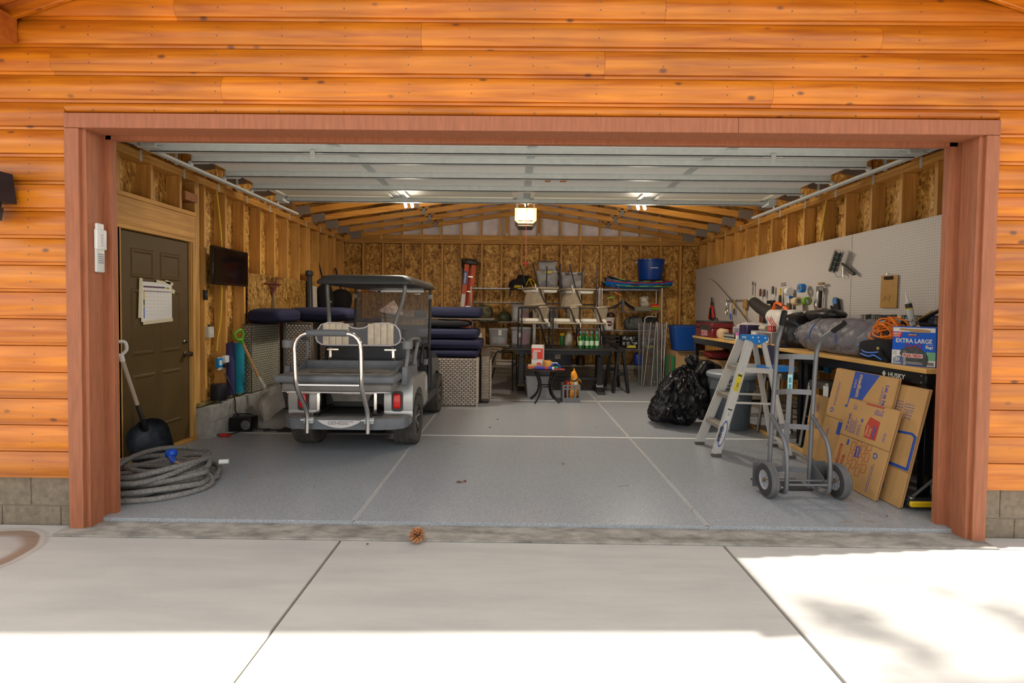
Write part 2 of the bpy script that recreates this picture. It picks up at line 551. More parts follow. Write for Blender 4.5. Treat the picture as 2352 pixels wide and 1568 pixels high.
for i in range(5):
    for y0, y1 in ((-9, -1.2), (-1.2, 3.138 if 0 < i < 4 else 3.30)):
        obj('driveway_slab', MB().b2((xs[i] + .006, y0 + .006, -.1), (xs[i + 1] - .006, y1 - .002, -.03), .004), drive_m, dv)
for i in (0, 1, 3, 4):
    x0, x1 = (xs[i], xs[i + 1]) if i in (0, 4) else ((-3.52, -2.95) if i == 1 else (3.05, 3.76))
    if i in (1, 3): obj('driveway_slab', MB().b2((x0 + .006, 3.138, -.1), (x1, 3.30, -.031)), drive_m, dv)

# ---- front wall: log siding planks over a wall with the door opening cut out
fw = MB()
Yf = 3.295
fw.b2((-3.72, Yf, .29), (-2.9, Yf + .12, 3.0)).b2((3.04, Yf, .29), (3.88, Yf + .12, 3.0))
fw.b2((-2.9, Yf, 2.66), (3.04, Yf + .12, 3.0))
fw.prism([(-3.72, 3.0), (3.88, 3.0), (3.88, 3.15), (XC, 4.42), (-3.72, 3.15)], -.12, (0, Yf, 0))
wall_front = struct('wall_front', fw, log_m, smooth=0)
LE = .1752
def logplank(x0, x1, z0, h):
    m = MB()
    pr = [(-.002, 0), (-.016, .004), (-.017, .022), (-.012, .0235)]
    for i in range(9):
        t = i / 8
        pr.append((-.010 - .040 * math.sin(PI * (.16 + .80 * t)) ** .8, .0245 + (h - .026) * t))
    pr.append((-.002, h - .0005))
    n = len(pr)
    nx = max(2, int((x1 - x0) / .5))
    def fn(u, v):
        y, z = pr[min(n - 1, int(round(v * (n - 1))))]
        return Vector((x0 + (x1 - x0) * u, Yf + y, z0 + z))
    m.grid(fn, nx, n - 1)
    for e in (0, 1):
        xx = (x0, x1)[e]
        pts = [(xx, Yf + y, z0 + z) for y, z in pr] + [(xx, Yf + .01, z0 + h), (xx, Yf + .01, z0)]
        m.quad(*(pts if e else pts[::-1]))
    return m
rows = []
for k in range(21):
    z0 = .295 + LE * k
    h = LE
    if z0 + h < 2.70:
        cuts = [(-3.72, -2.912), (3.056, 3.88)]
    else:
        half = max(.4, (4.43 - z0 - .05) * 3)
        a, b = max(-3.72, XC - half), min(3.88, XC + half)
        if k == 13: cuts = [(-3.72, -2.912), (3.056, 3.88)]
        else:
            js = {14: [-1.9, 1.62], 15: [-3.0, .55], 16: [-.62, 2.3], 17: [-2.2, .93], 18: [-.2], 19: [.8], 20: []}[k]
            e = [a] + [j for j in js if a < j < b] + [b]
            cuts = list(zip(e, e[1:]))
    for x0, x1 in cuts:
        obj('log_plank', logplank(x0 + .0008, x1 - .0008, z0, h), log_m, wall_front, smooth=30)
# the row that meets the head trim: a short fillet above it
obj('log_plank', logplank(-2.911, 3.055, .295 + LE * 13 + .09, LE - .09), log_m, wall_front, smooth=30)

nm = MB()
for k in range(21):
    z0 = .295 + LE * k
    for i in range(-9, 10):
        x = XC + i * .4064
        if z0 < 2.5 and -2.93 < x < 3.08: continue
        if abs(x - XC) > (4.43 - z0 - .25) * 3: continue
        for t_ in (.30, .66):
            y = Yf - .010 - .040 * math.sin(PI * (.16 + .80 * t_)) ** .8
            nm.cyl((x + .012 * math.sin(k * 7 + i), y - .0012, z0 + .0245 + (LE - .026) * t_), (x + .012 * math.sin(k * 7 + i), y + .004, z0 + .0245 + (LE - .026) * t_), .0045, seg=6)
obj('nail_heads', nm, M('nail_grey', (.16, .12, .09), .5, .5), wall_front, kind='stuff', smooth=0)

# block footing under the siding
for side, x0, x1 in (('left', -3.72, -2.90), ('right', 3.045, 3.88)):
    w = struct('trim_1' if side == 'left' else 'trim_2', MB().b2((x0, 3.325, -.1), (x1, 3.42, .294)), mortar, smooth=0)
    for c, (za, zb) in enumerate(((-.09, .09), (.096, .293))):
        x = -4.03 + (.20 if c == 0 else 0) if side == 'left' else 3.045 + (-.12 if c == 0 else -.22)
        while x < x1:
            a, b = max(x, x0), min(x + .391, x1)
            if b - a > .02: obj('masonry_block', MB().b2((a, 3.318, za), (b, 3.40, zb), .003), cmu_m, w, smooth=0)
            x += .397
# gable roof overhang: sheathing, soffit boards, frieze boards and fascia
rz = lambda x: 4.43 - abs(x - XC) / 3
roof_m = M('roof_shingle', (.07, .06, .055), .9, var=.3, vs=20)
rf = MB()
for sx in (-1, 1):
    x1 = XC + sx * 4.31
    p = [(XC, rz(XC)), (x1, rz(x1)), (x1, rz(x1) + .14), (XC, rz(XC) + .14)]
    rf.prism(p if sx > 0 else p[::-1], -8.4, (0, 2.68, 0))
roof = struct('ceiling', rf, osb('roof_osb', (10, 22, 10), .8), smooth=0)
for sx in (-1, 1):
    for i in range(5):
        y0 = 2.68 + i * .122
        x1 = XC + sx * 4.29
        obj('soffit_board', MB().bar((XC, y0 + .06, rz(XC) - .012), (x1, y0 + .06, rz(x1) - .012), .116, .018), soffit_m, roof)
    x1 = XC + sx * 4.29
    obj('frieze_board', MB().bar((XC, 3.225, rz(XC) - .045), (x1, 3.225, rz(x1) - .045), .03, .055, bev=.004), log_m, roof)
    obj('fascia_board', MB().bar((XC, 2.665, rz(XC) + .05), (x1, 2.665, rz(x1) + .05), .04, .2), trim_m, roof)
    obj('eave_fascia', MB().b2((x1, 2.6, rz(x1) - .03), (x1 + sx * .04, 11, rz(x1) + .14)), trim_m, roof)
obj('lookout_beam', MB().b2((-3.75, 2.70, 3.10), (-3.20, 3.24, 3.26)), soffit_m, roof)

# door casing: face boards, jambs, stops
t = struct('trim_3', MB().b2((-2.911, 3.238, -.035), (-2.815, 3.30, 2.575), .003), trim_m)
obj('jamb_board', MB().b2((-2.80, 3.302, -.03), (-2.93, 3.47, 2.62), .002), trim_m, t)
obj('jamb_batten', MB().b2((-2.787, 3.262, -.03), (-2.85, 3.375, 2.60), .002), trim_m, t)
obj('stop_moulding', MB().b2((-2.757, 3.43, -.02), (-2.82, 3.475, 2.60), .003), trim_m, t)
t = struct('trim_4', MB().b2((2.968, 3.238, -.03), (3.056, 3.30, 2.575), .003), trim_m)
obj('jamb_board', MB().b2((2.955, 3.302, -.03), (3.08, 3.47, 2.62), .002), trim_m, t)
obj('jamb_batten', MB().b2((2.942, 3.262, -.03), (2.99, 3.385, 2.60), .002), trim_m, t)
obj('stop_moulding', MB().b2((2.897, 3.43, -.02), (2.96, 3.475, 2.60), .003), trim_m, t)
t = struct('trim_5', MB().b2((-2.911, 3.238, 2.577), (1.40, 3.30, 2.672), .003), trim_m)
obj('head_board', MB().b2((1.402, 3.238, 2.577), (3.056, 3.30, 2.672), .003), trim_m, t)
obj('jamb_board', MB().b2((-2.93, 3.302, 2.592), (3.08, 3.47, 2.66), .002), trim_m, t)
obj('jamb_batten', MB().b2((-2.82, 3.262, 2.578), (2.975, 3.385, 2.61), .002), trim_m, t)
obj('stop_moulding', MB().b2((-2.80, 3.43, 2.562), (2.955, 3.475, 2.60), .003), trim_m, t)

# ---- framed walls: OSB sheathing behind open studs
def framed(name, skin, panels, studs, plates):
    w = struct(name, skin, osb_v, smooth=0)
    for m, mat in panels: obj('sheathing_panel', m, mat, w, smooth=0)
    for n, m, mat in studs + plates: obj(n, m, mat, w, smooth=0)
    return w
# left
P = []
ys = [3.42, 4.62, 5.83, 7.05, 8.27, 9.49, 10.43]
for a, b in zip(ys, ys[1:]):
    for z0, z1 in ((.30, 1.93), (1.932, 2.93)):
        if a < 5.4 and z0 < 1:
            continue
        P.append((MB().b2((XL - .151, a + .001, z0), (XL - .14, b - .001, z1)), osb_v))
P.append((MB().b2((XL - .151, 5.43, .30), (XL - .14, 5.83, 1.93)), osb_v))
S = []
for k in range(-3, 15):
    y = 4.81 + .4064 * k
    if y > 10.33: break
    z0 = .38
    if 4.42 < y < 5.5: z0 = 2.45
    if y < 4.42 and y > 4.3: z0 = .0
    S.append(('stud', MB().b2((XL - .14, y - .038, z0), (XL, y, 2.78), .002), stud_m))
for y in (5.50, 5.462): S.append(('stud', MB().b2((XL - .14, y - .037, .38), (XL, y, 2.78), .002), stud_m))
S.append(('stud', MB().b2((XL - .14, 5.387, .02), (XL, 5.424, 2.13), .002), stud_m))
S.append(('stud', MB().b2((XL - .14, 4.35, 0), (XL, 4.388, 2.13), .002), stud_m))
Lp = [('top_plate', MB().b2((XL - .14, 3.42, 2.782), (XL, 10.34, 2.82), .002), study_m),
      ('top_plate', MB().b2((XL - .14, 3.42, 2.822), (XL, 10.34, 2.86), .002), study_m),
      ('sill_plate', MB().b2((XL - .085, 5.43, .345), (XL + .03, 10.34, .383), .002), M('treated_sill', (.25, .19, .06), .7, var=.3, vs=6, stretch=(8, 1, 8))),
      ('door_header', MB().b2((XL - .14, 4.35, 2.165), (XL + .002, 5.424, 2.405), .002), study_m),
      ('header_cap', MB().b2((XL - .14, 4.35, 2.407), (XL + .012, 5.424, 2.447), .002), study_m),
      ('header_cap', MB().b2((XL - .14, 4.35, 2.125), (XL + .006, 5.424, 2.163), .002), study_m),
      ('blocking', MB().b2((XL - .14, 5.225, 2.55), (XL + .03, 5.425, 2.64), .002), M('red_cedar_block', (.30, .12, .035), .6, var=.3, vs=9)),
      ('cover_panel', MB().b2((XL + .001, 6.47, .385), (XL + .013, 8.62, 1.88)), osb_d)]
wall_left = framed('wall_left', MB().b2((XL - .19, 3.41, .0), (XL - .1515, 4.30, 3.1)).b2((XL - .19, 5.46, .0), (XL - .1515, 10.6, 3.1)).b2((XL - .19, 4.30, 2.16), (XL - .1515, 5.46, 3.1)), P, S, Lp)
# right
P = []
for a, b in zip(ys, ys[1:]):
    for z0, z1 in ((.28, 1.70), (1.702, 2.93)):
        P.append((MB().b2((XR + .14, a + .001, z0), (XR + .151, b - .001, z1)), osb_v))
S = []
for k in range(-3, 14):
    y = 4.898 + .4064 * k
    S.append(('stud', MB().b2((XR, y - .038, .34), (XR + .14, y, 2.78), .002), stud_m))
Rp = [('top_plate', MB().b2((XR, 3.42, 2.782), (XR + .14, 10.34, 2.82), .002), study_m),
      ('top_plate', MB().b2((XR, 3.42, 2.822), (XR + .14, 10.34, 2.86), .002), study_m),
      ('sill_plate', MB().b2((XR - .02, 3.42, .305), (XR + .14, 10.34, .343), .002), M('treated_sill'))]
wall_right = framed('wall_right', MB().b2((XR + .1515, 3.41, .0), (XR + .18, 10.6, 3.1)), P, S, Rp)
# back
P = []
xs = [-3.56, -2.44, -1.22, 0, 1.22, 2.44, 3.77]
for a, b in zip(xs, xs[1:]):
    for z0, z1, mm in ((.30, 1.93, osb_v), (1.932, 2.95, osb_v)):
        P.append((MB().b2((a + .001, YB + .14, z0), (b - .001, YB + .151, z1)), mm))
S = []
for k in range(0, 18):
    x = -3.1624 + .4064 * k
    if x > 3.6: break
    S.append(('stud', MB().b2((x, YB, .34), (x + .038, YB + .14, 2.78), .002), stud_m))
Bp = [('top_plate', MB().b2((XL, YB - .002, 2.782), (XR, YB + .14, 2.82), .002), studx_m),
      ('top_plate', MB().b2((XL, YB - .002, 2.822), (XR, YB + .14, 2.86), .002), studx_m),
      ('sill_plate', MB().b2((XL, YB - .03, .305), (XR, YB + .14, .343), .002), M('treated_sill'))]
wall_back = framed('wall_back', MB().b2((-3.6, YB + .1515, 0), (3.8, YB + .2, 2.97)).prism([(-3.9, 2.9), (4.1, 2.9), (XC, 4.44)], -.1, (0, YB + .16, 0)), P, S, Bp)
# gable end above the back wall
wrap_m = M('foil_house_wrap', (.78, .71, .71), .42, var=.2, vs=5, bump=.5, bs=9, col2=(.60, .55, .57))
g = MB().prism([(-3.5, 2.86), (3.7, 2.86), (3.7, 3.10), (XC, 4.30), (-3.5, 3.10)], -.01, (0, YB + .08, 0))
obj('house_wrap', g, wrap_m, wall_back, smooth=0)
bc = lambda x: 3.375 - .15 * abs(x - XC)                 # underside of the sloping truss chords
for k in range(0, 18):
    x = -3.19 + .4064 * k
    top = bc(x) + .02
    if top > 2.9 and x < 3.6:
        obj('gable_stud', MB().b2((x, YB - .03, 2.86), (x + .038, YB + .055, rz(x) - .1), .001), stud_m, wall_back, smooth=0)
for x in (-.24, .42):
    obj('gable_stud', MB().b2((x, YB - .0, 2.86), (x + .085, YB + .05, rz(x) - .1), .001), stud_m, wall_back, smooth=0)
    obj('strap_tie', MB().b2((x + .02, YB - .012, 2.875), (x + .06, YB - .004, 3.0)), galv, wall_back)
obj('gable_plate', MB().b2((-3.4, YB - .02, 2.862), (3.6, YB + .05, 2.955), .001), studx_m, wall_back, smooth=0)
# inside curbs of block
cb = struct('baseboard_left', MB().b2((-3.56, 5.435, 0), (-3.335, 10.34, .33)), cmu_in, smooth=0)
for z0, z1, o in ((.0, .166, 0), (.17, .345, .2)):
    y = 5.435 - o
    while y < 10.3:
        a, b = max(y, 5.435), min(y + .397, 10.34)
        obj('masonry_block', MB().b2((-3.40, a + .002, z0), (-3.32, b - .002, z1), .002), cmu_in, cb, smooth=0)
        y += .40
cb = struct('baseboard_back', MB().b2((XL, 10.32, 0), (XR, 10.44, .29)), cmu_m, smooth=0)
for z0, z1, o in ((.0, .146, 0), (.15, .303, .2)):
    x = -3.35 - o
    while x < 3.6:
        a, b = max(x, -3.33), min(x + .397, XR)
        if b > a: obj('masonry_block', MB().b2((a + .002, 10.295, z0), (b - .002, 10.35, z1), .002), cmu_m, cb, smooth=0)
        x += .40
cb = struct('baseboard_right', MB().b2((XR - .03, 3.42, 0), (XR + .1, 10.44, .30)), cmu_m, smooth=0)

# scissor trusses
plate_m = M('nail_plate', (.30, .27, .25), .5, .6, bump=.8, bs=120)
for y in (4.07, 4.68, 5.29, 5.9, 6.51, 7.12, 7.73, 8.34, 8.95, 9.56, 10.28):
    for sx in (-1, 1):
        xo = XC + sx * 3.62
        obj('truss_chord', MB().bar((xo, y, bc(xo) + .045), (XC, y, bc(XC) + .045), .038, .089, bev=.002), truss_m, roof, smooth=0)
        obj('top_chord', MB().bar((xo, y, rz(xo) - .05), (XC, y, rz(XC) - .05), .038, .089), truss_m, roof, smooth=0)
        xm = XC + sx * 1.75
        obj('truss_web', MB().bar((xm, y, bc(xm) + .08), (xm - sx * .55, y, rz(xm - sx * .55) - .08), .038, .089), truss_m, roof, smooth=0)
        obj('truss_web', MB().bar((xm, y, bc(xm) + .08), (xm + sx * .55, y, rz(xm + sx * .55) - .08), .038, .089), truss_m, roof, smooth=0)
        xp = XC + sx * 3.37
        obj('nail_plate', MB().bar((xp + .11, y - .022, bc(xp + .11) + .055), (xp - .11, y - .022, bc(xp - .11) + .055), .003, .125), plate_m, roof)
        obj('nail_plate', MB().b2((xm - .035, y - .022, bc(xm) - .005), (xm + .035, y - .019, bc(xm) + .11)), plate_m, roof)
        xw = XL - .02 if sx < 0 else XR + .02
        obj('strap_tie', MB().b2((XL + .001 if sx < 0 else XR - .004, y - .05, 2.77), (XL + .004 if sx < 0 else XR - .001, y - .02, 2.87)), galv, roof)
    obj('truss_web', MB().b2((XC - .045, y - .019, bc(XC) + .05), (XC + .045, y + .019, rz(XC) - .1)), truss_m, roof, smooth=0)

# entry door in the left wall
door_m = M('brown_door_paint', (.098, .058, .014), .62, var=.08, vs=6)
d1 = MB()
DX, D0, D1, DZ0, DZ1 = -3.505, 4.40, 5.375, .035, 2.115
d1.b2((DX - .044, D0, DZ0), (DX, D1, DZ1), .002)
door = struct('door_1', d1, door_m)
def door_panel(y0, y1, z0, z1):
    m = MB()
    k = [(0, 0), (.012, .008), (.028, .008), (.045, -.006), (.06, -.002)]
    rings = []
    for i, (o, h) in enumerate(k):
        rings.append([m.bm.verts.new((DX + .0008 + h, y, z)) for y, z in ((y0 + o, z0 + o), (y1 - o, z0 + o), (y1 - o, z1 - o), (y0 + o, z1 - o))])
    for A, B in zip(rings, rings[1:]):
        for i in range(4): m.bm.faces.new((A[i], A[(i + 1) % 4], B[(i + 1) % 4], B[i]))
    m.bm.faces.new(rings[-1])
    return m
for y0, y1 in ((4.56, 4.86), (4.94, 5.24)):
    for z0, z1 in ((1.70, 1.97), (.98, 1.60), (.25, .80)):
        obj('door_panel', door_panel(y0, y1, z0, z1), door_m, door, smooth=20)
brass = M('satin_nickel', (.38, .33, .27), .28, 1)
k = obj('door_knob', MB().lathe([(0, 0), (.032, 0), (.034, .006), (.014, .012), (.011, .035), (.024, .045), (.029, .058), (.024, .072), (0, .076)], (DX, 5.305, .935), 'X'), brass, door)
obj('deadbolt', MB().lathe([(0, 0), (.03, 0), (.032, .008), (.026, .018), (0, .02)], (DX, 5.305, 1.075), 'X').b2((DX + .02, 5.285, 1.07), (DX + .035, 5.325, 1.08), .002), brass, door)
for z in (.35, 1.075, 1.82): obj('hinge', MB().b2((DX - .002, 4.385, z - .045), (DX + .006, 4.415, z + .045)).cyl((DX + .008, 4.398, z - .048), (DX + .008, 4.398, z + .048), .007), M('dark_bronze', (.03, .022, .015), .4, .8), door)
jm = wood('door_jamb_pine', (.5, .26, .07), (.66, .38, .12), 2, .4)
obj('door_jamb', MB().b2((XL - .12, 4.387, 0), (XL - .012, 4.40, 2.125)), jm, door, smooth=0)
obj('door_jamb', MB().b2((XL - .12, 5.375, .02), (XL - .012, 5.388, 2.125)), jm, door, smooth=0)
obj('threshold', MB().b2((XL - .13, 4.387, 0), (XL + .02, 5.43, .032), .004), study_m, door, smooth=0)
obj('weather_strip', MB().b2((XL - .05, 4.341, .03), (XL + .002, 4.349, 2.12)), M('teal_tape', (.01, .22, .17), .5), door)

# pegboard sheets
def pegm():
    m, nt, b = nodemat('pegboard')
    N, L = nt.nodes, nt.links
    tc = N.new('ShaderNodeTexCoord')
    sx = N.new('ShaderNodeSeparateXYZ'); L.new(tc.outputs['Object'], sx.inputs[0])
    q = []
    for a in (1, 2):
        mu = N.new('ShaderNodeMath'); mu.operation = 'MULTIPLY'; mu.inputs[1].default_value = 1 / .0254
        fr = N.new('ShaderNodeMath'); fr.operation = 'FRACT'
        sb = N.new('ShaderNodeMath'); sb.operation = 'SUBTRACT'; sb.inputs[1].default_value = .5
        L.new(sx.outputs[a], mu.inputs[0]); L.new(mu.outputs[0], fr.inputs[0]); L.new(fr.outputs[0], sb.inputs[0]); q.append(sb)
    cm = N.new('ShaderNodeCombineXYZ'); L.new(q[0].outputs[0], cm.inputs[0]); L.new(q[1].outputs[0], cm.inputs[1])
    ln = N.new('ShaderNodeVectorMath'); ln.operation = 'LENGTH'; L.new(cm.outputs[0], ln.inputs[0])
    gt = N.new('ShaderNodeMath'); gt.operation = 'LESS_THAN'; gt.inputs[1].default_value = .125
    L.new(ln.outputs['Value'], gt.inputs[0])
    mx = N.new('ShaderNodeMix'); mx.data_type = 'RGBA'
    mx.inputs['A'].default_value = (.53, .49, .45, 1); mx.inputs['B'].default_value = (.07, .045, .03, 1)
    L.new(gt.outputs[0], mx.inputs['Factor']); L.new(mx.outputs['Result'], b.inputs['Base Color'])
    b.inputs['Roughness'].default_value = .5
    return m
peg_m = pegm()
pg = thing('pegboard', 'white perforated hardboard sheets on the right wall above the workbenches', 'pegboard', (XR, 6.9, 1.08))
for a, b in ((3.5, 5.534), (5.541, 7.976), (7.983, 10.30)):
    obj('pegboard_sheet', MB().b2((-.012, a - 6.9, -.02), (-.006, b - 6.9, 1.22)), peg_m, pg, smooth=0)
# ================================================================= OVERHEAD DOOR, OPENER, LAMPS
panel_m = M('white_steel_panel', (.90, .89, .84), .45)
frame_m = M('cream_vinyl', (.82, .78, .64), .45)
gd = thing('garage_door', 'white sectional overhead door raised flat under the trusses with galvanised struts', 'garage door', (.10, 5.2, 2.83))
def zd(y): return 0 if y > 4.70 else -.085 * (4.70 - y) / .62
secs = [(4.0, 4.68), (4.69, 5.215), (5.225, 5.755), (5.765, 6.39)]
for a, b in secs:
    m = MB()
    m.bar((0, a - 5.2, zd(a) + .022), (0, b - 5.2, zd(b) + .022), 6.12, .044, bev=.004)
    sec = obj('door_section', m, panel_m, gd)
    if a > 5.7:
        for i in range(4):
            x0, x1 = -2.98 + i * 1.52, -1.62 + i * 1.52
            mm = MB()
            for (u0, v0, u1, v1) in ((x0, a - 5.10, x1, a - 5.05), (x0, b - 5.36, x1, b - 5.31), (x0, a - 5.10, x0 + .05, b - 5.31), (x1 - .05, a - 5.10, x1, b - 5.31)):
                mm.b2((u0, v0, -.022), (u1, v1, .004), .006)
            obj('window_frame', mm, frame_m, sec)
            obj('window_insert', MB().b2((x0 + .05, a - 5.05, -.006), (x1 - .05, b - 5.36, .002)), M('cream_insert', (.72, .69, .58), .5), sec)
for i, y in enumerate((4.10, 4.655, 5.18, 5.715, 6.345)):
    z = zd(y)
    m = MB()
    m.b2((-3.08, y - 5.2 - .012, z - .058), (3.08, y - 5.2 + .038, z - .052), 0)
    m.b2((-3.08, y - 5.2 - .012, z - .058), (3.08, y - 5.2 - .008, z), 0).b2((-3.08, y - 5.2 + .034, z - .058), (3.08, y - 5.2 + .038, z), 0)
    m.b2((-3.08, y - 5.2 - .035, z - .004), (3.08, y - 5.2 - .008, z), 0)
    obj('strut', m, galv, gd, smooth=0)
for y in (4.685, 5.22, 5.76):
    for x in (-1.57, .02, 1.61):
        m = MB().b2((x - .03, y - 5.2 - .02, zd(y) - .008), (x + .03, y - 5.2 + .10, zd(y) - .001), .002)
        m.cyl((x - .035, y - 5.2, zd(y) - .014), (x + .035, y - 5.2, zd(y) - .014), .010)
        for dx in (-.015, .015): m.cyl((x + dx, y - 5.2 + .05, zd(y) - .016), (x + dx, y - 5.2 + .05, zd(y)), .006, seg=6)
        obj('hinge', m, galv, gd)
    for x in (-3.05, 3.05):
        m = MB().b2((x - .05, y - 5.2 - .04, zd(y) - .05), (x + .03, y - 5.2 + .06, zd(y) - .002), .003).cyl((x - .09, y - 5.2, zd(y) - .06), (x + .09, y - 5.2, zd(y) - .06), .008)
        m.cyl((x * 1.025 - .012, y - 5.2, zd(y) - .06), (x * 1.025 + .012, y - 5.2, zd(y) - .06), .024)
        obj('roller_bracket', m, galv, gd)
for x in (-1.57, .02, 1.61):
    for a, b in secs: obj('stile', MB().bar((x, a - 5.2 + .02, zd(a) - .004), (x, b - 5.2 - .02, zd(b) - .004), .075, .006), galv, gd, smooth=0)
for x in (-3.03, 3.03):
    m = MB().b2((x - .05, 6.22 - 5.2, -.075), (x + .05, 6.39 - 5.2, -.002), .003)
    for k in range(4): m.cyl((x - .03 + .02 * k, 6.3 - 5.2, -.085), (x - .03 + .02 * k, 6.3 - 5.2, -.07), .006, seg=6)
    obj('top_bracket', m, galv, gd)
    m = MB().b2((x - .06, 4.0 - 5.2, -.13), (x + .06, 4.08 - 5.2, -.085), .003)
    m.cyl((x - .1, 4.03 - 5.2, -.12), (x + .1, 4.03 - 5.2, -.12), .008)
    obj('bottom_bracket', m, galv, gd)
for x, lab in ((-1.75, 'left'), (1.95, 'right')):
    obj('lift_handle', MB().b2((x - .08, 4.085 - 5.2, -.15), (x + .08, 4.10 - 5.2, -.142)).b2((x - .02, 4.07 - 5.2, -.19), (x + .02, 4.085 - 5.2, -.12), .004), galv, gd)
st = M('sticker_orange', (.62, .16, .01), .5)
obj('sticker', MB().b2((.36, 5.42 - 5.2, -.0015), (.43, 5.50 - 5.2, -.0002)).b2((.20, 5.42 - 5.2, -.0015), (.26, 5.50 - 5.2, -.0002)), st, gd, smooth=0)
obj('bottom_seal', MB().b2((-3.06, 3.985 - 5.2, -.10), (3.06, 4.0 - 5.2, -.06)), M('grey_seal', (.10, .10, .10), .7), gd, smooth=0)

for sx, x in ((-1, -3.055), (1, 3.265)):
    t = thing('door_track', 'galvanised overhead door track along the %s side, curving down behind the jamb' % ('left' if sx < 0 else 'right'), 'door track', (x, 3.55, 0), group=None)
    path = [(0, 0, .05), (0, 0, 1.4), (0, 0, 2.36)] + [Vector((0, .38 - .38 * math.cos(R(a)), 2.36 + .38 * math.sin(R(a)))) for a in (15, 30, 45, 60, 75)] + [(0, .38, 2.74), (0, 1.6, 2.74), (0, 3.45, 2.74)]
    m = MB()
    m.tube([Vector(p) for p in path], .034, 6, flat=(.6, 1))
    obj('track_rail', m, galv, t, smooth=50)
    for y in (1.0, 2.0, 2.95):
        obj('hanger_angle', MB().b2((-.004 + sx * .03, y, 2.72), (.03 * sx + .004, y + .035, 2.90)), galv, t, smooth=0)
    for k in range(3):
        obj('jamb_bracket', MB().b2((-.03, -.05, .4 + k * .8), (.03, .0, .46 + k * .8)), galv, t, smooth=0)
    obj('tension_cable', MB().tube(smoothpts([(-sx * .03, .03, .1), (-sx * .035, .04, 2.2), (-sx * .03, .18, 2.62), (-sx * .02, .45, 2.71)], 6), .004, 5), M('black_cable', (.02, .02, .02), .5), t)
    m = MB().lathe([(.0, -.03), (.05, -.03), (.058, -.02), (.045, -.01), (.045, .02), (.058, .03), (0, .03)], (-sx * .05, .04, 2.715), 'X')
    obj('cable_drum', m, galv, t)

lens = M('glowing_opener_lens', (.95, .52, .20), .4, emit=.55)
op = thing('door_opener', 'ceiling-hung garage door opener with a warm glowing lens and grey cover', 'opener', (.125, 7.1, 2.62))
obj('motor_cover', MB().prism([(-.15, .10), (-.15, .07), (-.10, 0), (.10, 0), (.15, .07), (.15, .10)], -.36, (0, .02, 0), bev=.006), M('opener_grey', (.09, .085, .08), .45), op)
obj('motor_top', MB().b2((-.14, .06, .10), (.14, .38, .235), .01), M('opener_grey'), op)
obj('lamp_lens', MB().prism([(-.15, .075), (-.105, .035), (.105, .035), (.15, .075), (.15, .245), (-.15, .245)], -.10, (0, -.01, 0), bev=.012), lens, op)
obj('rail', MB().b2((-.016, -3.55, .27), (.016, .02, .31)), galv, op, smooth=0)
for x in (-.12, .12): obj('hanger_strap', MB().b2((x - .015, .15, .23), (x + .015, .156, .62)), galv, op, smooth=0)
obj('vent_slot', MB().b2((-.10, -.016, .062), (.10, -.005, .078), .004), black, op)
tr = obj('trolley', MB().b2((-.03, -.62, .19), (.03, -.45, .27), .006).bar((0, -.58, .22), (0, -.70, .12), .02, .008), black, op)
obj('release_cord', MB().cyl((0, -.5, .20), (0, -.5, -.56), .004, seg=6), M('red_white_cord', (.75, .18, .15), .7), op)
obj('release_handle', MB().b2((-.03, -.515, -.585), (.03, -.485, -.56), .006).b2((-.008, -.51, -.615), (.008, -.49, -.58), .003), redp, op)
pl = bpy.data.lights.new('opener_bulb', 'POINT'); pl.energy = 14; pl.color = (1, .68, .36); pl.shadow_soft_size = .05
po = bpy.data.objects.new('opener_bulb', pl); C.objects.link(po); po.parent = op; po.location = (0, -.14, .14)

bulb_m = M('lit_bulb', (1.0, .93, .78), .3, emit=2.5)
for i, x in enumerate((-1.486, 1.705)):
    t = thing('ceiling_light', 'twin-bulb lamp holder under the trusses beyond the raised door, %s one' % ('left' if i == 0 else 'right'), 'ceiling light', (x, 6.95, 2.83))
    obj('lamp_base', MB().lathe([(0, .16), (.055, .16), (.06, .13), (.05, .10), (0, .10)], (0, 0, 0), 'Z'), white, t)
    for k, dx in enumerate((-.035, .055)):
        obj('bulb', MB().lathe([(0, 0), (.014, .004), (.022, .02), (.022, .07), (.013, .10), (.013, .13), (0, .13)], (dx, 0, -.005), rot=(R(-8), R(-14), 0)), bulb_m, t)
    al = bpy.data.lights.new('bulb_light', 'POINT'); al.energy = 34; al.color = (1, .88, .70); al.shadow_soft_size = .15
    dl = bpy.data.lights.new('bulb_downlight', 'AREA'); dl.shape = 'DISK'; dl.size = .24; dl.energy = 24; dl.color = (1, .93, .82)
    do = bpy.data.objects.new('bulb_downlight', dl); C.objects.link(do); do.parent = t; do.location = (0, 0, -.10)
    ao = bpy.data.objects.new('bulb_light', al); C.objects.link(ao); ao.parent = t; ao.location = (0, .0, -.17)

# ================================================================= LEFT WALL THINGS
t = thing('television', 'black flat television on the left wall beside the brown door', 'television', (-3.40, 5.93, 1.905))
obj('tv_case', MB().b2((-.0, -.365, -.215), (.045, .365, .215), .006), M('gloss_black', (.006, .006, .007), .16, coat=.4), t)
obj('tv_screen', MB().b2((.0455, -.345, -.185), (.047, .345, .197)), M('tv_glass', (.004, .003, .004), .09), t, smooth=0)
obj('wall_bracket', MB().b2((-.065, -.1, -.1), (.001, .1, .1), .004), blackm, t)

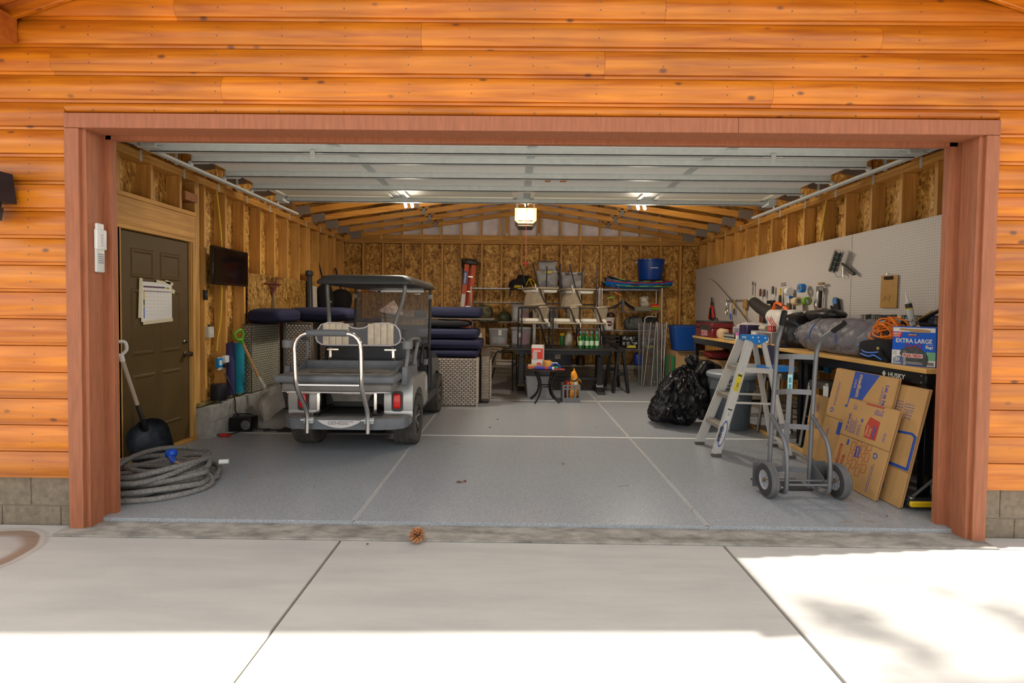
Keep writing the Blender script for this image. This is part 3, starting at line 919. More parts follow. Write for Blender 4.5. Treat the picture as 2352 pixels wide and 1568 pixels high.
# calendar taped on the door
t = thing('wall_calendar', 'paper year calendar taped to the brown door with ragged masking tape', 'calendar', (DX + .0105, 4.89, 1.48))
obj('sheet', MB().b2((.0, -.22, -.19), (.002, .20, .19)), paper, t, smooth=0)
tape = M('masking_tape', (.66, .60, .42), .7)
for y0, z0, y1, z1, w in ((-.24, -.15, -.22, .22, .06), (-.20, -.20, .21, -.175, .05), (-.02, .20, .22, .185, .04), (.20, .12, .24, .10, .06), (.11, .21, .18, .19, .04)):
    obj('tape_strip', MB().box((.0032, (y0 + y1) / 2, (z0 + z1) / 2), (.001, math.hypot(y1 - y0, z1 - z0), w * .7), (math.atan2(z1 - z0, y1 - y0), 0, 0)), tape, t, smooth=0)
obj('heading_bar', MB().b2((.002, -.19, .135), (.0026, .10, .15)), M('dark_print', (.10, .05, .09), .8), t, smooth=0)
obj('heading_bar', MB().b2((.002, .115, .132), (.0026, .165, .147)), M('olive_print', (.36, .30, .01), .8), t, smooth=0)
obj('rule_line', MB().b2((.002, -.19, .098), (.0026, .185, .105)), M('dark_print'), t, smooth=0)
for z0, z1, c in ((-.03, .098, (.62, .43, .02)), (-.05, .02, (.42, .40, .02)), (-.155, -.05, (.03, .13, .50))):
    obj('side_stripe', MB().b2((.002, -.19, z0), (.0027, -.178, z1)), M('print_%d' % (z0 * 1000), c, .8), t, smooth=0)
gp = M('faint_print', (.42, .42, .42), .9)
for i in range(7):
    m = MB()
    for j in range(7): m.b2((.002, -.165 + j * .05, .08 - i * .034), (.0025, -.145 + j * .05 + .008 * ((i + j) % 2), .083 - i * .034))
    obj('date_row', m, gp, t, kind='stuff', smooth=0)

one('cable', MB().tube(smoothpts([(-3.45, 5.80, 2.77), (-3.435, 5.82, 2.5), (-3.43, 5.855, 2.17), (-3.43, 5.855, 1.72), (-3.43, 5.83, 1.3), (-3.44, 5.79, 1.1), (-3.445, 5.77, .93)]), .008, 6), M('yellow_sheath', (.72, .50, .01), .45), 'yellow electrical cable stapled down the stud behind the television', 'cable')
one('cable', MB().tube(smoothpts([(3.665, 6.03, 2.78), (3.66, 6.06, 2.6), (3.66, 6.13, 2.32)]), .008, 6), M('yellow_sheath'), 'short yellow cable running down a stud above the white pegboard', 'cable')
t = thing('light_switch', 'small black control box on the stud left of the television cable', 'switch', (-3.462, 5.575, 1.57))
obj('box', MB().b2((0, -.03, -.055), (.025, .03, .055), .004), black, t); obj('button', MB().b2((.025, -.012, -.02), (.031, .012, .02), .002), M('grey_rubber', (.06, .06, .06), .7), t)
t = thing('switch_box', 'beige double switch box on the wall between door and television cable', 'switch', (-3.47, 5.64, 1.155))
obj('box', MB().b2((0, -.05, -.065), (.045, .05, .06), .004), M('beige_box', (.60, .55, .44), .5), t)
for y in (-.022, .022): obj('toggle', MB().b2((.045, y - .014, -.03), (.05, y + .014, .03), .002), white, t)
obj('knockout', MB().cyl((.02, 0, .06), (.02, 0, .085), .012), black, t)
t = thing('outlet', 'wall outlet crowded with a white and a blue plug-in adapter', 'outlet', (-3.462, 5.84, .79))
obj('cover_plate', MB().b2((0, -.035, -.09), (.008, .10, .06), .003), white, t)
obj('adapter', MB().b2((.008, .03, -.01), (.06, .13, .075), .006), white, t, 'white plug-in adapter')
obj('adapter', MB().b2((.008, -.09, -.055), (.05, -.005, .055), .006), M('blue_adapter', (.01, .22, .52), .4), t, 'blue plug-in adapter')
obj('plug', MB().b2((.008, .05, -.065), (.05, .11, -.03), .004), black, t)
obj('adapter_label', MB().b2((.05, -.072, -.025), (.0515, -.025, .03)), white, t, smooth=0)
one('speaker', MB().lathe([(0, 0), (.082, 0), (.086, .01), (.086, .16), (.078, .175), (0, .172)], (-3.375, 5.69, .384), seg=20), M('black_cloth', (.008, .008, .010), .6), 'black cylinder speaker standing on the sill plate by the brown door', 'speaker')
for y, r, z1, c, lab in ((6.145, .062, 1.0, (.008, .25, .34), 'rolled teal exercise mat standing on the sill'), (5.99, .045, 1.01, (.04, .034, .12), 'rolled dusty purple exercise mat standing beside the teal one')):
    n = MB()
    pts = [(r * (1 - .012 * a) * math.cos(R(a * 30)), r * (1 - .012 * a) * math.sin(R(a * 30))) for a in range(34)]
    for (ax_, ay_), (bx_, by_) in zip(pts, pts[1:]): n.quad((ax_, ay_, 0), (bx_, by_, 0), (bx_, by_, z1 - .385), (ax_, ay_, z1 - .385))
    n.lathe([(0, .002), (r * .99, .002), (r * .99, z1 - .395), (0, z1 - .395)], seg=20)
    one('yoga_mat', n, M('mat_%d' % (y * 100), c, .75), lab, 'mat', loc=(XL + r + .008, y, .384))

# aluminium scoop shovel leaning by the curb
def shovel(name, label, top, tip, nrm, L, bw, bl, blade_m, shaft_m, grip_m, ferr_m):
    top, tip = Vector(top), Vector(tip)
    a = (tip - top).normalized(); n = Vector(nrm); n = (n - a * n.dot(a)).normalized(); w = n.cross(a)
    t = thing(name, label, 'shovel')
    t.matrix_world = Matrix(((w.x, n.x, -a.x, tip.x), (w.y, n.y, -a.y, tip.y), (w.z, n.z, -a.z, tip.z), (0, 0, 0, 1)))
    LL = (tip - top).length
    def fn(u, v):
        x = (u - .5) * 2
        wd = bw / 2 * (1 - .62 * max(0, (v - .62) / .38) ** 2.2 - .08 * max(0, .2 - v) / .2)
        rise = .10 * abs(x) ** 3 * (.35 + .65 * v) + .10 * max(0, (v - .80) / .20) ** 2
        rib = -.012 * math.exp(-(x / .12) ** 2) * v
        return Vector((x * wd, rise + rib, bl * v + .05 * abs(x) ** 2 * max(0, v - .7)))
    m = MB().grid(fn, 14, 12).grid(lambda u, v: fn(u, v) - Vector((0, .004, 0)), 14, 12)
    obj('blade', m, blade_m, t, smooth=60)
    m = MB()
    for k in range(4):
        m.tube([fn(.62 + .03 * k, .62 + .05 * k) + Vector((.0, .006, 0)), fn(.80 + .03 * k, .58 + .05 * k) + Vector((0, .006, 0))], .005, 5)
    obj('blade_rib', m, blade_m, t)
    obj('ferrule', MB().tube(smoothpts([(0, .02, bl * .72), (0, .05, bl * .9), (0, .045, bl * 1.08), (0, .02, bl * 1.3)]), [.024, .024, .024, .024, .022, .021, .020, .019, .018, .018, .018, .017, .017], 8), ferr_m, t)
    obj('shaft', MB().tube([(0, .02, bl * 1.2), (0, .0, LL - .15)], .0165, 10), shaft_m, t)
    g = MB().tube([(0, 0, LL - .17), (0, 0, LL - .11)], [.02, .022], 8)
    g.tube(smoothpts([(-.0, 0, LL - .115), (-.05, 0, LL - .08), (-.055, 0, LL - .01), (0, 0, LL + .005), (.055, 0, LL - .01), (.05, 0, LL - .08), (0, 0, LL - .115)], 4), .014, 8)
    obj('grip', g, grip_m, t)
    return t
alu = M('scuffed_aluminium', (.74, .69, .60), .45, .25, var=.25, vs=7, bump=.15, bs=40)
ashw = wood('shovel_handle', (.42, .20, .07), (.60, .34, .14), 2, 0)
t = shovel('scoop_shovel', 'aluminium scoop shovel with a green grip leaning along the left curb', (-3.30, 5.95, 1.15), (-3.14, 6.50, .03), (.86, -.42, .2), 1, .40, .47, alu, ashw, M('green_grip', (.12, .42, .02), .4), alu)
obj('shaft_sleeve', MB().cyl((0, .003, .80), (0, 0, .93), .0185, seg=10), M('green_sleeve', (.16, .45, .04), .4), t)
obj('shaft_label', MB().cyl((0, .005, .73), (0, .004, .78), .018, seg=10), paper, t)
steelb = M('blued_steel', (.10, .115, .14), .42, .8, var=.4, vs=9, bump=.1)
t = shovel('scoop_shovel', 'dark steel scoop shovel with a pale handle standing behind the left jamb', (-3.44, 4.31, 1.12), (-3.30, 4.56, .03), (.70, -.70, .15), 1, .33, .42, steelb, wood('old_handle', (.46, .38, .28), (.62, .53, .42), 2, 0), white, blackm)

# garden hose
t = thing('garden_hose', 'grey fabric garden hose coiled on the floor inside the left jamb', 'hose', (-2.93, 4.05, 0))
pts = []
rs = random.Random(5)
for i in range(10):
    rx, ry, cx, cy = .38 + rs.uniform(-.11, .09), .33 + rs.uniform(-.13, .09), rs.uniform(-.08, .08), rs.uniform(-.10, .08)
    z = .022 + .015 * i
    for k in range(24):
        a = 2 * PI * k / 24 + .1 * i
        pts.append(Vector((cx + rx * math.cos(a), cy + ry * math.sin(a), max(.022, z + .028 * math.sin(a * 2 + i * 1.7)))))
sp = [pts[0]]
for i in range(1, len(pts) - 1): sp.append((pts[i - 1] + 2 * pts[i] + pts[i + 1]) / 4)
obj('hose_coil', MB().tube(sp, .0215, 8), M('grey_woven_hose', (.23, .22, .205), .85, var=.35, vs=60, bump=.4, bs=140), t, smooth=60)
obj('hose_tail', MB().tube(smoothpts([(.36, .05, .10), (.50, -.05, .03), (.46, -.25, .02), (.25, -.42, .02), (-.1, -.47, .02)], 6), .0215, 8), M('grey_woven_hose'), t, smooth=60)
nb = obj('nozzle', MB().sup((.12, .02, .235), (.085, .085, .075), .8).tube([(.13, 0, .22), (.20, -.07, .20), (.25, -.10, .19)], [.024, .022, .026], 10), M('hose_blue', (.01, .09, .55), .3), t, 'blue valve')
obj('coupling', MB().tube([(.25, -.10, .19), (.30, -.13, .185)], [.028, .026], 10), M('coupling_silver', (.6, .6, .6), .25, 1), t)
obj('coupling', MB().tube([(.42, .18, .12), (.49, .20, .12)], [.022, .02], 10), white, t)

# battery charger with leads
t = thing('battery_charger', 'black boxy battery charger with a fan grille on the floor by the curb', 'charger', (-3.17, 5.83, 0))
obj('case', MB().b2((-.13, -.09, .004), (.13, .09, .165), .014, 2), M('charger_black', (.008, .008, .008), .35), t)
obj('fan_grille', MB().lathe([(0, .004), (.02, .004), (.022, .002), (.05, .002), (.055, 0)], (.07, -.092, .08), rot=(R(90), 0, 0)), M('grey_grille', (.20, .20, .22), .4, .5), t)
obj('handle', MB().tube(smoothpts([(-.11, 0, .165), (-.09, 0, .19), (.09, 0, .19), (.11, 0, .165)], 3), .008, 6), black, t)
obj('lead', MB().tube(smoothpts([(.12, -.05, .03), (.22, -.02, .02), (.30, .02, .012), (.26, -.05, .012), (.36, -.02, .012), (.6, .0, .012), (.95, -.03, .012)], 5), .009, 6), M('black_cable'), t)
obj('lead', MB().tube(smoothpts([(.05, -.09, .02), (-.02, -.2, .01), (-.10, -.26, .01), (-.25, -.27, .01), (-.30, -.2, .01), (-.27, -.1, .01), (-.22, -.10, .01), (-.20, -.17, .01), (-.17, -.05, .12), (-.155, .0, .3), (-.20, .0, .345), (-.24, -.08, .36), (-.22, -.12, .40)], 5), .007, 6), M('black_cable'), t)
obj('lead', MB().tube(smoothpts([(-.08, .04, .16), (-.13, .06, .22), (-.135, .06, .34), (-.17, .05, .5), (-.25, .05, .66)], 5), .008, 6), M('black_cable'), t)
obj('clamp', MB().box((-.06, -.30, .018), (.085, .05, .03), (0, 0, .3), .008).box((.0, -.31, .014), (.05, .03, .02), (0, 0, -.2), .005), redp, t, 'red spring clamp')
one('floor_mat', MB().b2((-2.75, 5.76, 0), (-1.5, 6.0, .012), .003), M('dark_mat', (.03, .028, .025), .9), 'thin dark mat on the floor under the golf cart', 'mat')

# leaf rake hanging head-up on the weathered panel
t = thing('leaf_rake', 'rusty red leaf rake hung head-up on the weathered wall panel', 'rake', (-3.43, 7.10, 1.62))
rr = M('rusty_red', (.13, .022, .012), .6, var=.3, vs=10)
m = MB()
for k in range(13):
    a = (k - 6) / 6
    m.tube([(0, a * .02, 0), (.0, a * .20, .22), (.025, a * .215, .245)], .0035, 5)
obj('tine', m, rr, t, kind='stuff')
obj('brace_bar', MB().bar((0, -.24, .15), (0, .24, .15), .02, .012), rr, t)
obj('shaft', MB().cyl((0, 0, .02), (.03, .02, -.9), .012, seg=8), M('grey_shaft', (.14, .13, .11), .5), t)

# keypad on the left jamb, lantern at the frame edge
t = thing('keypad', 'pale wireless keypad with its cover slid up on the left door jamb', 'keypad', (-2.786, 3.345, 1.66))
obj('body', MB().b2((0, -.035, .0), (.018, .035, .165), .008, 2), M('keypad_grey', (.62, .63, .60), .4), t)
obj('sliding_cover', MB().b2((.003, -.04, .15), (.028, .042, .285), .008, 2), white, t)
obj('cover_end', MB().b2((.0, -.03, .27), (.02, .03, .325), .008, 2), white, t)
m = MB()
for i in range(5):
    for j in range(3): m.b2((.018, -.022 + j * .016, .06 + i * .014), (.021, -.012 + j * .016, .068 + i * .014), .001)
obj('keys', m, M('key_grey', (.22, .22, .23), .5), t)
obj('instruction_label', MB().b2((.0281, -.018, .165), (.0288, .02, .265)), paper, t, smooth=0)
ln = M('instruction_print', (.35, .35, .36), .9)
for i in range(7): obj('print_line', MB().b2((.0288, -.012, .175 + i * .012), (.0292, .014 - .006 * (i % 2), .179 + i * .012)), ln, t, smooth=0)
t = thing('wall_lantern', 'dark metal lantern cut by the left edge on the orange log siding', 'lamp', (-3.33, 3.14, 2.08))
dk = M('slate_metal', (.035, .04, .055), .4, .6)
obj('lantern_body', MB().prism([(-.10, 0), (.13, 0), (.105, .19), (-.08, .19)], .16, (0, .08, 0), bev=.006), dk, t)
obj('lantern_arm', MB().b2((-.03, .0, .06), (.02, .14, .10)), dk, t)
obj('lantern_base', MB().b2((-.07, -.02, -.03), (.085, .03, 0), .004), dk, t)
obj('lantern_glass', MB().prism([(-.06, -.11), (.06, -.11), (.075, -.03), (-.075, -.03)], .10, (0, .05, 0)), M('smoked_glass', (.05, .05, .05), .1, trans=.5), t)
# ================================================================= GOLF CART (origin: floor under the rear axle, +y forward)
silver = M('silver_body_paint', (.50, .50, .49), .32, .55, coat=.5, var=.08, vs=5)
gplast = M('grey_moulded_plastic', (.155, .165, .18), .48, var=.25, vs=7)
gplast2 = M('dusty_grey_plastic', (.25, .235, .205), .7, var=.35, vs=9)
dgrey = M('dark_grey_plastic', (.05, .052, .056), .5, var=.2, vs=6)
seat_g = M('charcoal_vinyl', (.11, .115, .125), .5)
seat_b = M('beige_vinyl', (.70, .60, .46), .55, var=.2, vs=14)
pipe_m = M('white_piping', (.66, .62, .64), .5)
cart = thing('golf_cart', 'silver grey golf cart with beige rear seat and chrome grab bar, parked tail out', 'golf cart', (-1.66, 5.36, 0))
def wheel(x, y, side):
    m = MB()
    w = .235
    m.lathe([(.145, -w * .42), (.20, -w * .5), (.245, -w * .46), (.262, -w * .36), (.265, 0), (.262, w * .36), (.245, w * .46), (.20, w * .5), (.145, w * .42), (.14, 0), (.145, -w * .42)], (x, y, .27), 'X', 40)
    tread = []
    for k in range(44):
        a = 2 * PI * k / 44
        for j, u in enumerate((-.085, -.03, .03, .085)):
            aa = a + (.07 if j % 2 else 0)
            r = .266 if abs(u) < .05 else .262
            m.box((x + u, y + r * math.cos(aa), .27 + r * math.sin(aa)), (.045, .027, .008), (aa - PI / 2, 0, .0))
    t = obj('tyre', m, rubber, cart)
    s = side
    m = MB().lathe([(0, .02 * s), (.13, .02 * s), (.143, .06 * s), (.15, .105 * s), (.155, .105 * s), (.150, .05 * s), (.14, 0), (0, 0)], (x, y, .27), 'X', 32)
    obj('rim', m, M('black_rim', (.015, .014, .013), .35, .3), t)
    m = MB()
    for k in range(5):
        for d in (-.16, .16):
            a = 2 * PI * k / 5 + .3
            m.bar((x + s * .075, y + .03 * math.cos(a), .27 + .03 * math.sin(a)), (x + s * .095, y + .138 * math.cos(a + d), .27 + .138 * math.sin(a + d)), .013, .012, up=(1, 0, 0))
    m.lathe([(0, .09 * s), (.028, .085 * s), (.032, .06 * s)], (x, y, .27), 'X', 16)
    obj('spokes', m, M('machined_spoke', (.55, .53, .5), .3, .9), t)
for x, y, s in ((.52, 0, 1), (-.52, 0, -1), (.50, 1.68, 1), (-.50, 1.68, -1)): wheel(x, y, s)
obj('axle', MB().cyl((-.42, 0, .27), (.42, 0, .27), .035).sup((.05, 0, .27), (.28, .26, .24), .6), blackm, cart)
obj('axle', MB().cyl((-.42, 1.68, .27), (.42, 1.68, .27), .025), blackm, cart)
obj('chassis', MB().b2((-.34, -.42, .30), (.34, 1.75, .40), .01).b2((-.33, -.12, .40), (.33, .42, .70), .01), blackm, cart)
def arch(sx):
    pts = [(-.30, .345), (-.315, .50), (-.30, .66), (-.24, .715), (-.05, .74), (.26, .74), (.40, .72), (.53, .66), (.56, .52), (.55, .37), (.33, .35)]
    a = [(.335 * math.cos(R(t)), .27 + .335 * math.sin(R(t))) for t in range(15, 171, 13)]
    poly = pts + a
    x0, x1 = (.34, .63)
    m = MB()
    o = (sx * x0, 0, 0) if sx > 0 else (-x1, 0, 0)
    m.prism(poly, x1 - x0, o, (0, 1, 0), (0, 0, 1), bev=.03)
    return m
for sx in (1, -1):
    fdr = obj('rear_fender', arch(sx), silver, cart, smooth=50)
    obj('side_decal', MB().b2((sx * .632 - .001, .40, .50), (sx * .632 + .001, .46, .66)), pipe_m, fdr, smooth=0)
    m = MB()
    m.prism(rrect(.115, .205, .03), .014, (sx * .475, -.318 + .012, .505), (1, 0, 0), (0, 0, 1), bev=.004)
    bz = obj('tail_light', m, dgrey, cart)
    obj('lens', MB().sup((sx * .475, -.33, .51), (.075, .04, .15), .35, .45, nu=16, nv=8), M('red_lens', (.75, .008, .008), .15, coat=.6), bz)
    obj('wheel_well', MB().b2((sx * .345 - .01, -.30, .30), (sx * .345 + .01, .5, .70)), blackm, cart)
# footrest and bumper
m = MB()
poly = [(-.615, -.16), (-.635, -.34), (-.60, -.45), (-.50, -.52), (-.36, -.54), (.30, -.54), (.47, -.52), (.575, -.45), (.605, -.34), (.585, -.16)]
m.prism(poly, .105, (0, 0, .265), (1, 0, 0), (0, 1, 0), bev=.012)
stp = obj('foot_board', m, gplast, cart)
obj('tread_top', MB().prism([(x * .95 - .0, y * .94 - .01) for x, y in poly], .006, (0, 0, .369), (1, 0, 0), (0, 1, 0)), gplast2, stp, smooth=0)
m = MB()
pp = [(-.215, .052)] + [(-.215 + .43 * i / 14, .052 - .075 * math.sin(PI * i / 14) ** .75) for i in range(1, 14)] + [(.215, .052)]
m.prism(pp, .004, (-.03, -.5405, .305), (1, 0, 0), (0, 0, 1))
pl_ = obj('name_plate', m, M('plate_white', (.62, .60, .57), .4), stp, smooth=0)
tm = M('plate_print', (.30, .27, .29), .5)
text('lettering', 'GENESIS', tm, stp, (-.145, -.546, .315), .048, (1, 0, 0), (0, 0, 1), bold=.0012, sx=1.15)
text('lettering', '150', M('plate_violet', (.42, .25, .42), .5), stp, (.06, -.5465, .335), .026, (1, 0, 0), (0, 0, 1), bold=.0008, sx=1.1)
for x0 in (.50, -.65): obj('side_bumper', MB().b2((x0, -.36, .275), (x0 + .12, -.23, .345), .01), gplast, cart)
# chrome grab hoop
def hp(s): return [(s * .29 - .03, -.60, .245), (s * .29 - .03, -.60, .40), (s * .29 - .03, -.64, .50), (s * .295 - .03, -.80, .70), (s * .30 - .03, -.83, .85), (s * .30 - .03, -.845, 1.07)]
left = smoothpts(hp(-1), 4)
top = [Vector((-.21 - .12 * math.sin(R(a)), -.85, 1.075 + .135 * math.cos(R(a)) )) for a in (90, 70, 50, 30, 10)]
pts = left[:-1] + top + [Vector((-.06 - p.x, p.y, p.z)) for p in top[::-1]] + [Vector((-.06 - p.x, p.y, p.z)) for p in left[:-1][::-1]]
hoop = obj('grab_bar', MB().tube(pts, .0215, 12), chrome, cart, smooth=60)
obj('grip_pad', MB().tube([(-.205, -.85, 1.215), (.145, -.85, 1.215)], .031, 14).tube([(-.215, -.85, 1.213), (-.205, -.85, 1.215)], .028, 12), M('grey_rubber_grip', (.13, .14, .15), .5), hoop)
for s in (-1, 1):
    obj('foot_clamp', MB().b2((s * .29 - .075, -.575, .33), (s * .29 + .015, -.535, .385), .004).cyl((s * .29 - .09, -.60, .37), (s * .29 + .03, -.60, .37), .010), galv, hoop)
    obj('support_post', MB().bar((s * .285 - .015, -.36, .37), (s * .285 - .015, -.36, .66), .034, .034, up=(0, 1, 0), bev=.004).b2((s * .285 - .07, -.40, .369), (s * .285 + .04, -.32, .385)), chrome, cart)
obj('cross_rail', MB().cyl((-.33, -.80, .735), (.27, -.80, .735), .016), chrome, cart)
# flip-over cargo deck
m = MB().b2((-.60, -.70, .735), (.54, -.10, .805), .022, 3)
deck = obj('cargo_deck', m, gplast, cart)
obj('deck_tread', MB().b2((-.53, -.60, .803), (.47, -.15, .812), .004), gplast2, deck)
obj('deck_groove', MB().tube([(-.33, -.50, .812), (.26, -.50, .812), (.36, -.28, .812)], .006, 6), blackm, deck)
obj('deck_wall', MB().b2((-.54, -.14, .80), (.49, -.10, .895), .014, 2).prism([(-.14, .80), (-.14, .89), (-.38, .81)], .03, (-.54, 0, 0), (0, 1, 0), (0, 0, 1)).prism([(-.14, .80), (-.14, .89), (-.38, .81)], .03, (.46, 0, 0), (0, 1, 0), (0, 0, 1)), gplast, deck)
cu = obj('folded_cushion', MB().b2((-.55, -.655, .645), (.50, -.08, .735), .03, 3), M('dusty_vinyl', (.20, .19, .17), .6, var=.2, vs=8), cart)
obj('piping', MB().tube(smoothpts([(-.545, -.62, .648), (-.3, -.655, .645), (.25, -.655, .645), (.48, -.63, .648)], 4), .007, 6), pipe_m, cu)
for x0, x1 in ((-.50, -.20), (.03, .33)): obj('beige_patch', MB().b2((x0, -.645, .628), (x1, -.3, .648), .008), seat_b, cu)
# rear seat back
prof = [(-.455, .08), (-.44, .16), (-.40, .215), (-.33, .238), (-.18, .236), (-.12, .215), (-.06, .185), (0, .178), (.06, .185), (.12, .215), (.18, .236), (.33, .238), (.40, .215), (.44, .16), (.455, .08), (.44, .035), (.40, .008), (.34, 0), (-.34, 0), (-.40, .008), (-.44, .035)]
prof = [(x - .02, z) for x, z in prof]
sb = obj('rear_backrest', MB().prism(prof, .085, (0, .09, 1.045), (1, 0, 0), (0, 0, 1), bev=.012), seat_g, cart)
obj('piping', MB().tube([(x, .003, 1.045 + z) for x, z in prof], .008, 6, True), pipe_m, sb)
for x0 in (-.40, .08):
    n = 4
    for i in range(n):
        a, b = x0 + .28 * i / n, x0 + .28 * (i + 1) / n
        zt = .232 if x0 < 0 else .232
        obj('beige_flute', MB().b2((a + .001, -.010, 1.052), (b - .001, .03, 1.045 + zt), .008, 2), seat_b, sb)
obj('backrest_shell', MB().b2((-.40, .02, 1.02), (.36, .10, 1.045), .006), dgrey, cart)
for s in (-.37, .25):
    obj('seat_bracket', MB().b2((s, .03, .985), (s + .13, .09, 1.005), .003).b2((s + (.02 if s < 0 else .08), .04, .85), (s + (.05 if s < 0 else .11), .075, .99), .003), chrome, cart)
obj('seat_base', MB().b2((-.50, -.08, .72), (.47, .9, .82), .02, 2), dgrey, cart)
obj('front_backrest', MB().sup((-.01, .40, 1.03), (.92, .12, .36), .3, .35), seat_g, cart)
obj('front_seat', MB().sup((-.01, .62, .86), (.94, .52, .14), .3, .4), seat_g, cart)
obj('seat_piping', MB().tube([(.42 * math.cos(R(a)) if abs(math.cos(R(a))) < 1 else 0, .335, 1.03 + .17 * math.sin(R(a))) for a in range(0, 181, 12)], .008, 6), pipe_m, cart)
# arm rests with cup rings
for s in (1, -1):
    x = s * .575 + (.01 if s > 0 else -.01)
    a = obj('arm_rest', MB().tube(smoothpts([(x, -.34, 1.10), (x - s * .0, -.20, 1.13), (x + s * .03, -.02, 1.125), (x + s * .02, .10, 1.09)], 4), .024, 10, flat=(1.3, .7)), M('arm_grey', (.20, .205, .21), .45), cart)
    obj('arm_strut', MB().tube(smoothpts([(x, -.33, 1.08), (x - s * .01, -.31, .95), (x - s * .02, -.34, .85), (x - s * .04, -.36, .72)], 4), .020, 8), M('arm_grey'), a)
    obj('arm_strut', MB().tube(smoothpts([(x + s * .02, .08, 1.08), (x, .05, .95), (x, -.02, .84)], 4), .018, 8), M('arm_grey'), a)
    obj('cup_ring', MB().lathe([(.042, 0), (.050, 0), (.052, .07), (.044, .075), (.040, .07), (.042, 0)], (x + s * .01, -.40, 1.045)), M('arm_grey'), a)
    obj('arm_base', MB().prism([(-.42, .69), (-.38, .86), (-.28, .86), (-.05, .84), (.12, .88), (.14, .74), (-.1, .71)], .05, (x - .045, 0, 0), (0, 1, 0), (0, 0, 1), bev=.01), gplast, a)
# bag well between the rear wheels
obj('bag_well', MB().prism([(-.27, .60), (.20, .60), (.14, .475), (-.22, .475)], -.3, (-.0, -.18, 0), bev=.006), gplast2, cart)
obj('battery_tray', MB().b2((-.3, -.1, .32), (.25, .3, .46), .01), dgrey, cart)
for a_, b_ in ((-.28, -.24), (.25, .22)): obj('frame_rail', MB().bar((a_, -.48, .40), (b_, .2, .44), .035, .03), blackm, cart)
# canopy
lo = [(-.545, .10), (.53, .10), (.53, 1.72), (-.545, 1.72)]
def ringpts(ins, z, r=.10, n=4):
    x0, x1, y0, y1 = -.545 + ins, .53 - ins, .12 + ins, 1.74 - ins
    o = []
    for cx, cy, a in ((x1 - r, y1 - r, 0), (x0 + r, y1 - r, 90), (x0 + r, y0 + r, 180), (x1 - r, y0 + r, 270)):
        for i in range(n + 1):
            t = R(a + 90 * i / n); o.append(Vector((cx + r * math.cos(t), cy + r * math.sin(t), z)))
    return o
m = MB()
rings = [ringpts(.05, 1.70), ringpts(.0, 1.708), ringpts(.0, 1.735), ringpts(.05, 1.795), ringpts(.12, 1.812), ringpts(.35, 1.82, .05)]
rv_ = [[m.bm.verts.new(p) for p in r] for r in rings]
for A, B in zip(rv_, rv_[1:]):
    for i in range(len(A)): m.bm.faces.new((A[i], A[(i + 1) % len(A)], B[(i + 1) % len(A)], B[i]))
m.bm.faces.new(rv_[0][::-1]); m.bm.faces.new(rv_[-1])
roof_c = obj('canopy_roof', m, M('charcoal_canopy', (.048, .05, .052), .45, var=.1, vs=4), cart)
for s in (-1, 1):
    x = s * .415 - .015
    obj('rear_strut', MB().tube(smoothpts([(x + s * .02, .27, 1.71), (x + s * .015, .26, 1.62), (x - s * .01, .22, 1.48), (x - s * .055, .12, 1.27), (x - s * .08, .09, .95)], 5), .0215, 10), M('silver_strut', (.23, .235, .23), .4, .4), cart)
    x = s * .51 - .015
    obj('front_strut', MB().tube(smoothpts([(x, 1.50, 1.72), (x, 1.50, 1.60), (x, 1.47, 1.2), (x, 1.40, .82)], 4), .019, 8), dgrey, cart)
    obj('strut_clamp', MB().b2((x - .028, 1.47, 1.575), (x + .028, 1.53, 1.635), .006), M('clamp_grey', (.35, .35, .34), .4), cart)
obj('windshield', MB().box((-.015, 1.455, 1.30), (.98, .006, .74), (R(-6), 0, 0)), M('smoked_acrylic', (.25, .24, .23), .05, alpha=.42, trans=.2), cart, smooth=0)
obj('windshield_split', MB().b2((-.49, 1.43, 1.238), (.46, 1.445, 1.246)), M('split_gold', (.45, .36, .22), .4, .5), cart)
mi = obj('rear_mirror', MB().b2((-.47, 1.34, 1.655), (.44, 1.36, 1.70), .008, 2), blackm, cart)
obj('mirror_glass', MB().b2((-.465, 1.336, 1.66), (.435, 1.3395, 1.695)), M('mirror', (.85, .85, .85), .03, 1), mi, smooth=0)
obj('roof_lamp', MB().sup((.34, 1.38, 1.64), (.09, .05, .02), .5), M('lamp_white', (.8, .78, .74), .4), cart)
# front cowl, dash, steering wheel, floor and rocker panels
m = MB().prism([(1.30, .30), (1.32, .62), (1.28, .84), (1.42, .88), (1.86, .74), (1.97, .52), (1.975, .38), (1.95, .33)] + [(1.68 + .31 * math.cos(R(a)), .27 + .31 * math.sin(R(a))) for a in range(30, 171, 14)], 1.14, (-.585, 0, 0), (0, 1, 0), (0, 0, 1), bev=.03)
obj('front_cowl', m, M('cowl_graphite', (.11, .12, .13), .35, .4, coat=.4), cart)
obj('dashboard', MB().b2((-.52, 1.22, .74), (.49, 1.40, .90), .03, 2), dgrey, cart)
obj('floor_pan', MB().b2((-.55, .45, .30), (.53, 1.35, .34), .008), dgrey, cart)
for x0 in (.52, -.63): obj('rocker_panel', MB().b2((x0, .30, .285), (x0 + .08, 1.42, .385), .015), dgrey, cart)
st = obj('steering_wheel', MB().tube([Vector((-.28 + .16 * math.cos(R(a)), 1.0 + .08 * math.sin(R(a)), 1.02 + .14 * math.sin(R(a)))) for a in range(0, 360, 20)], .014, 8, True).tube([(-.28, 1.0, 1.02), (-.28, 1.25, .84)], .02, 8).bar((-.43, 1.0, 1.02), (-.13, 1.0, 1.02), .03, .015), black, cart)
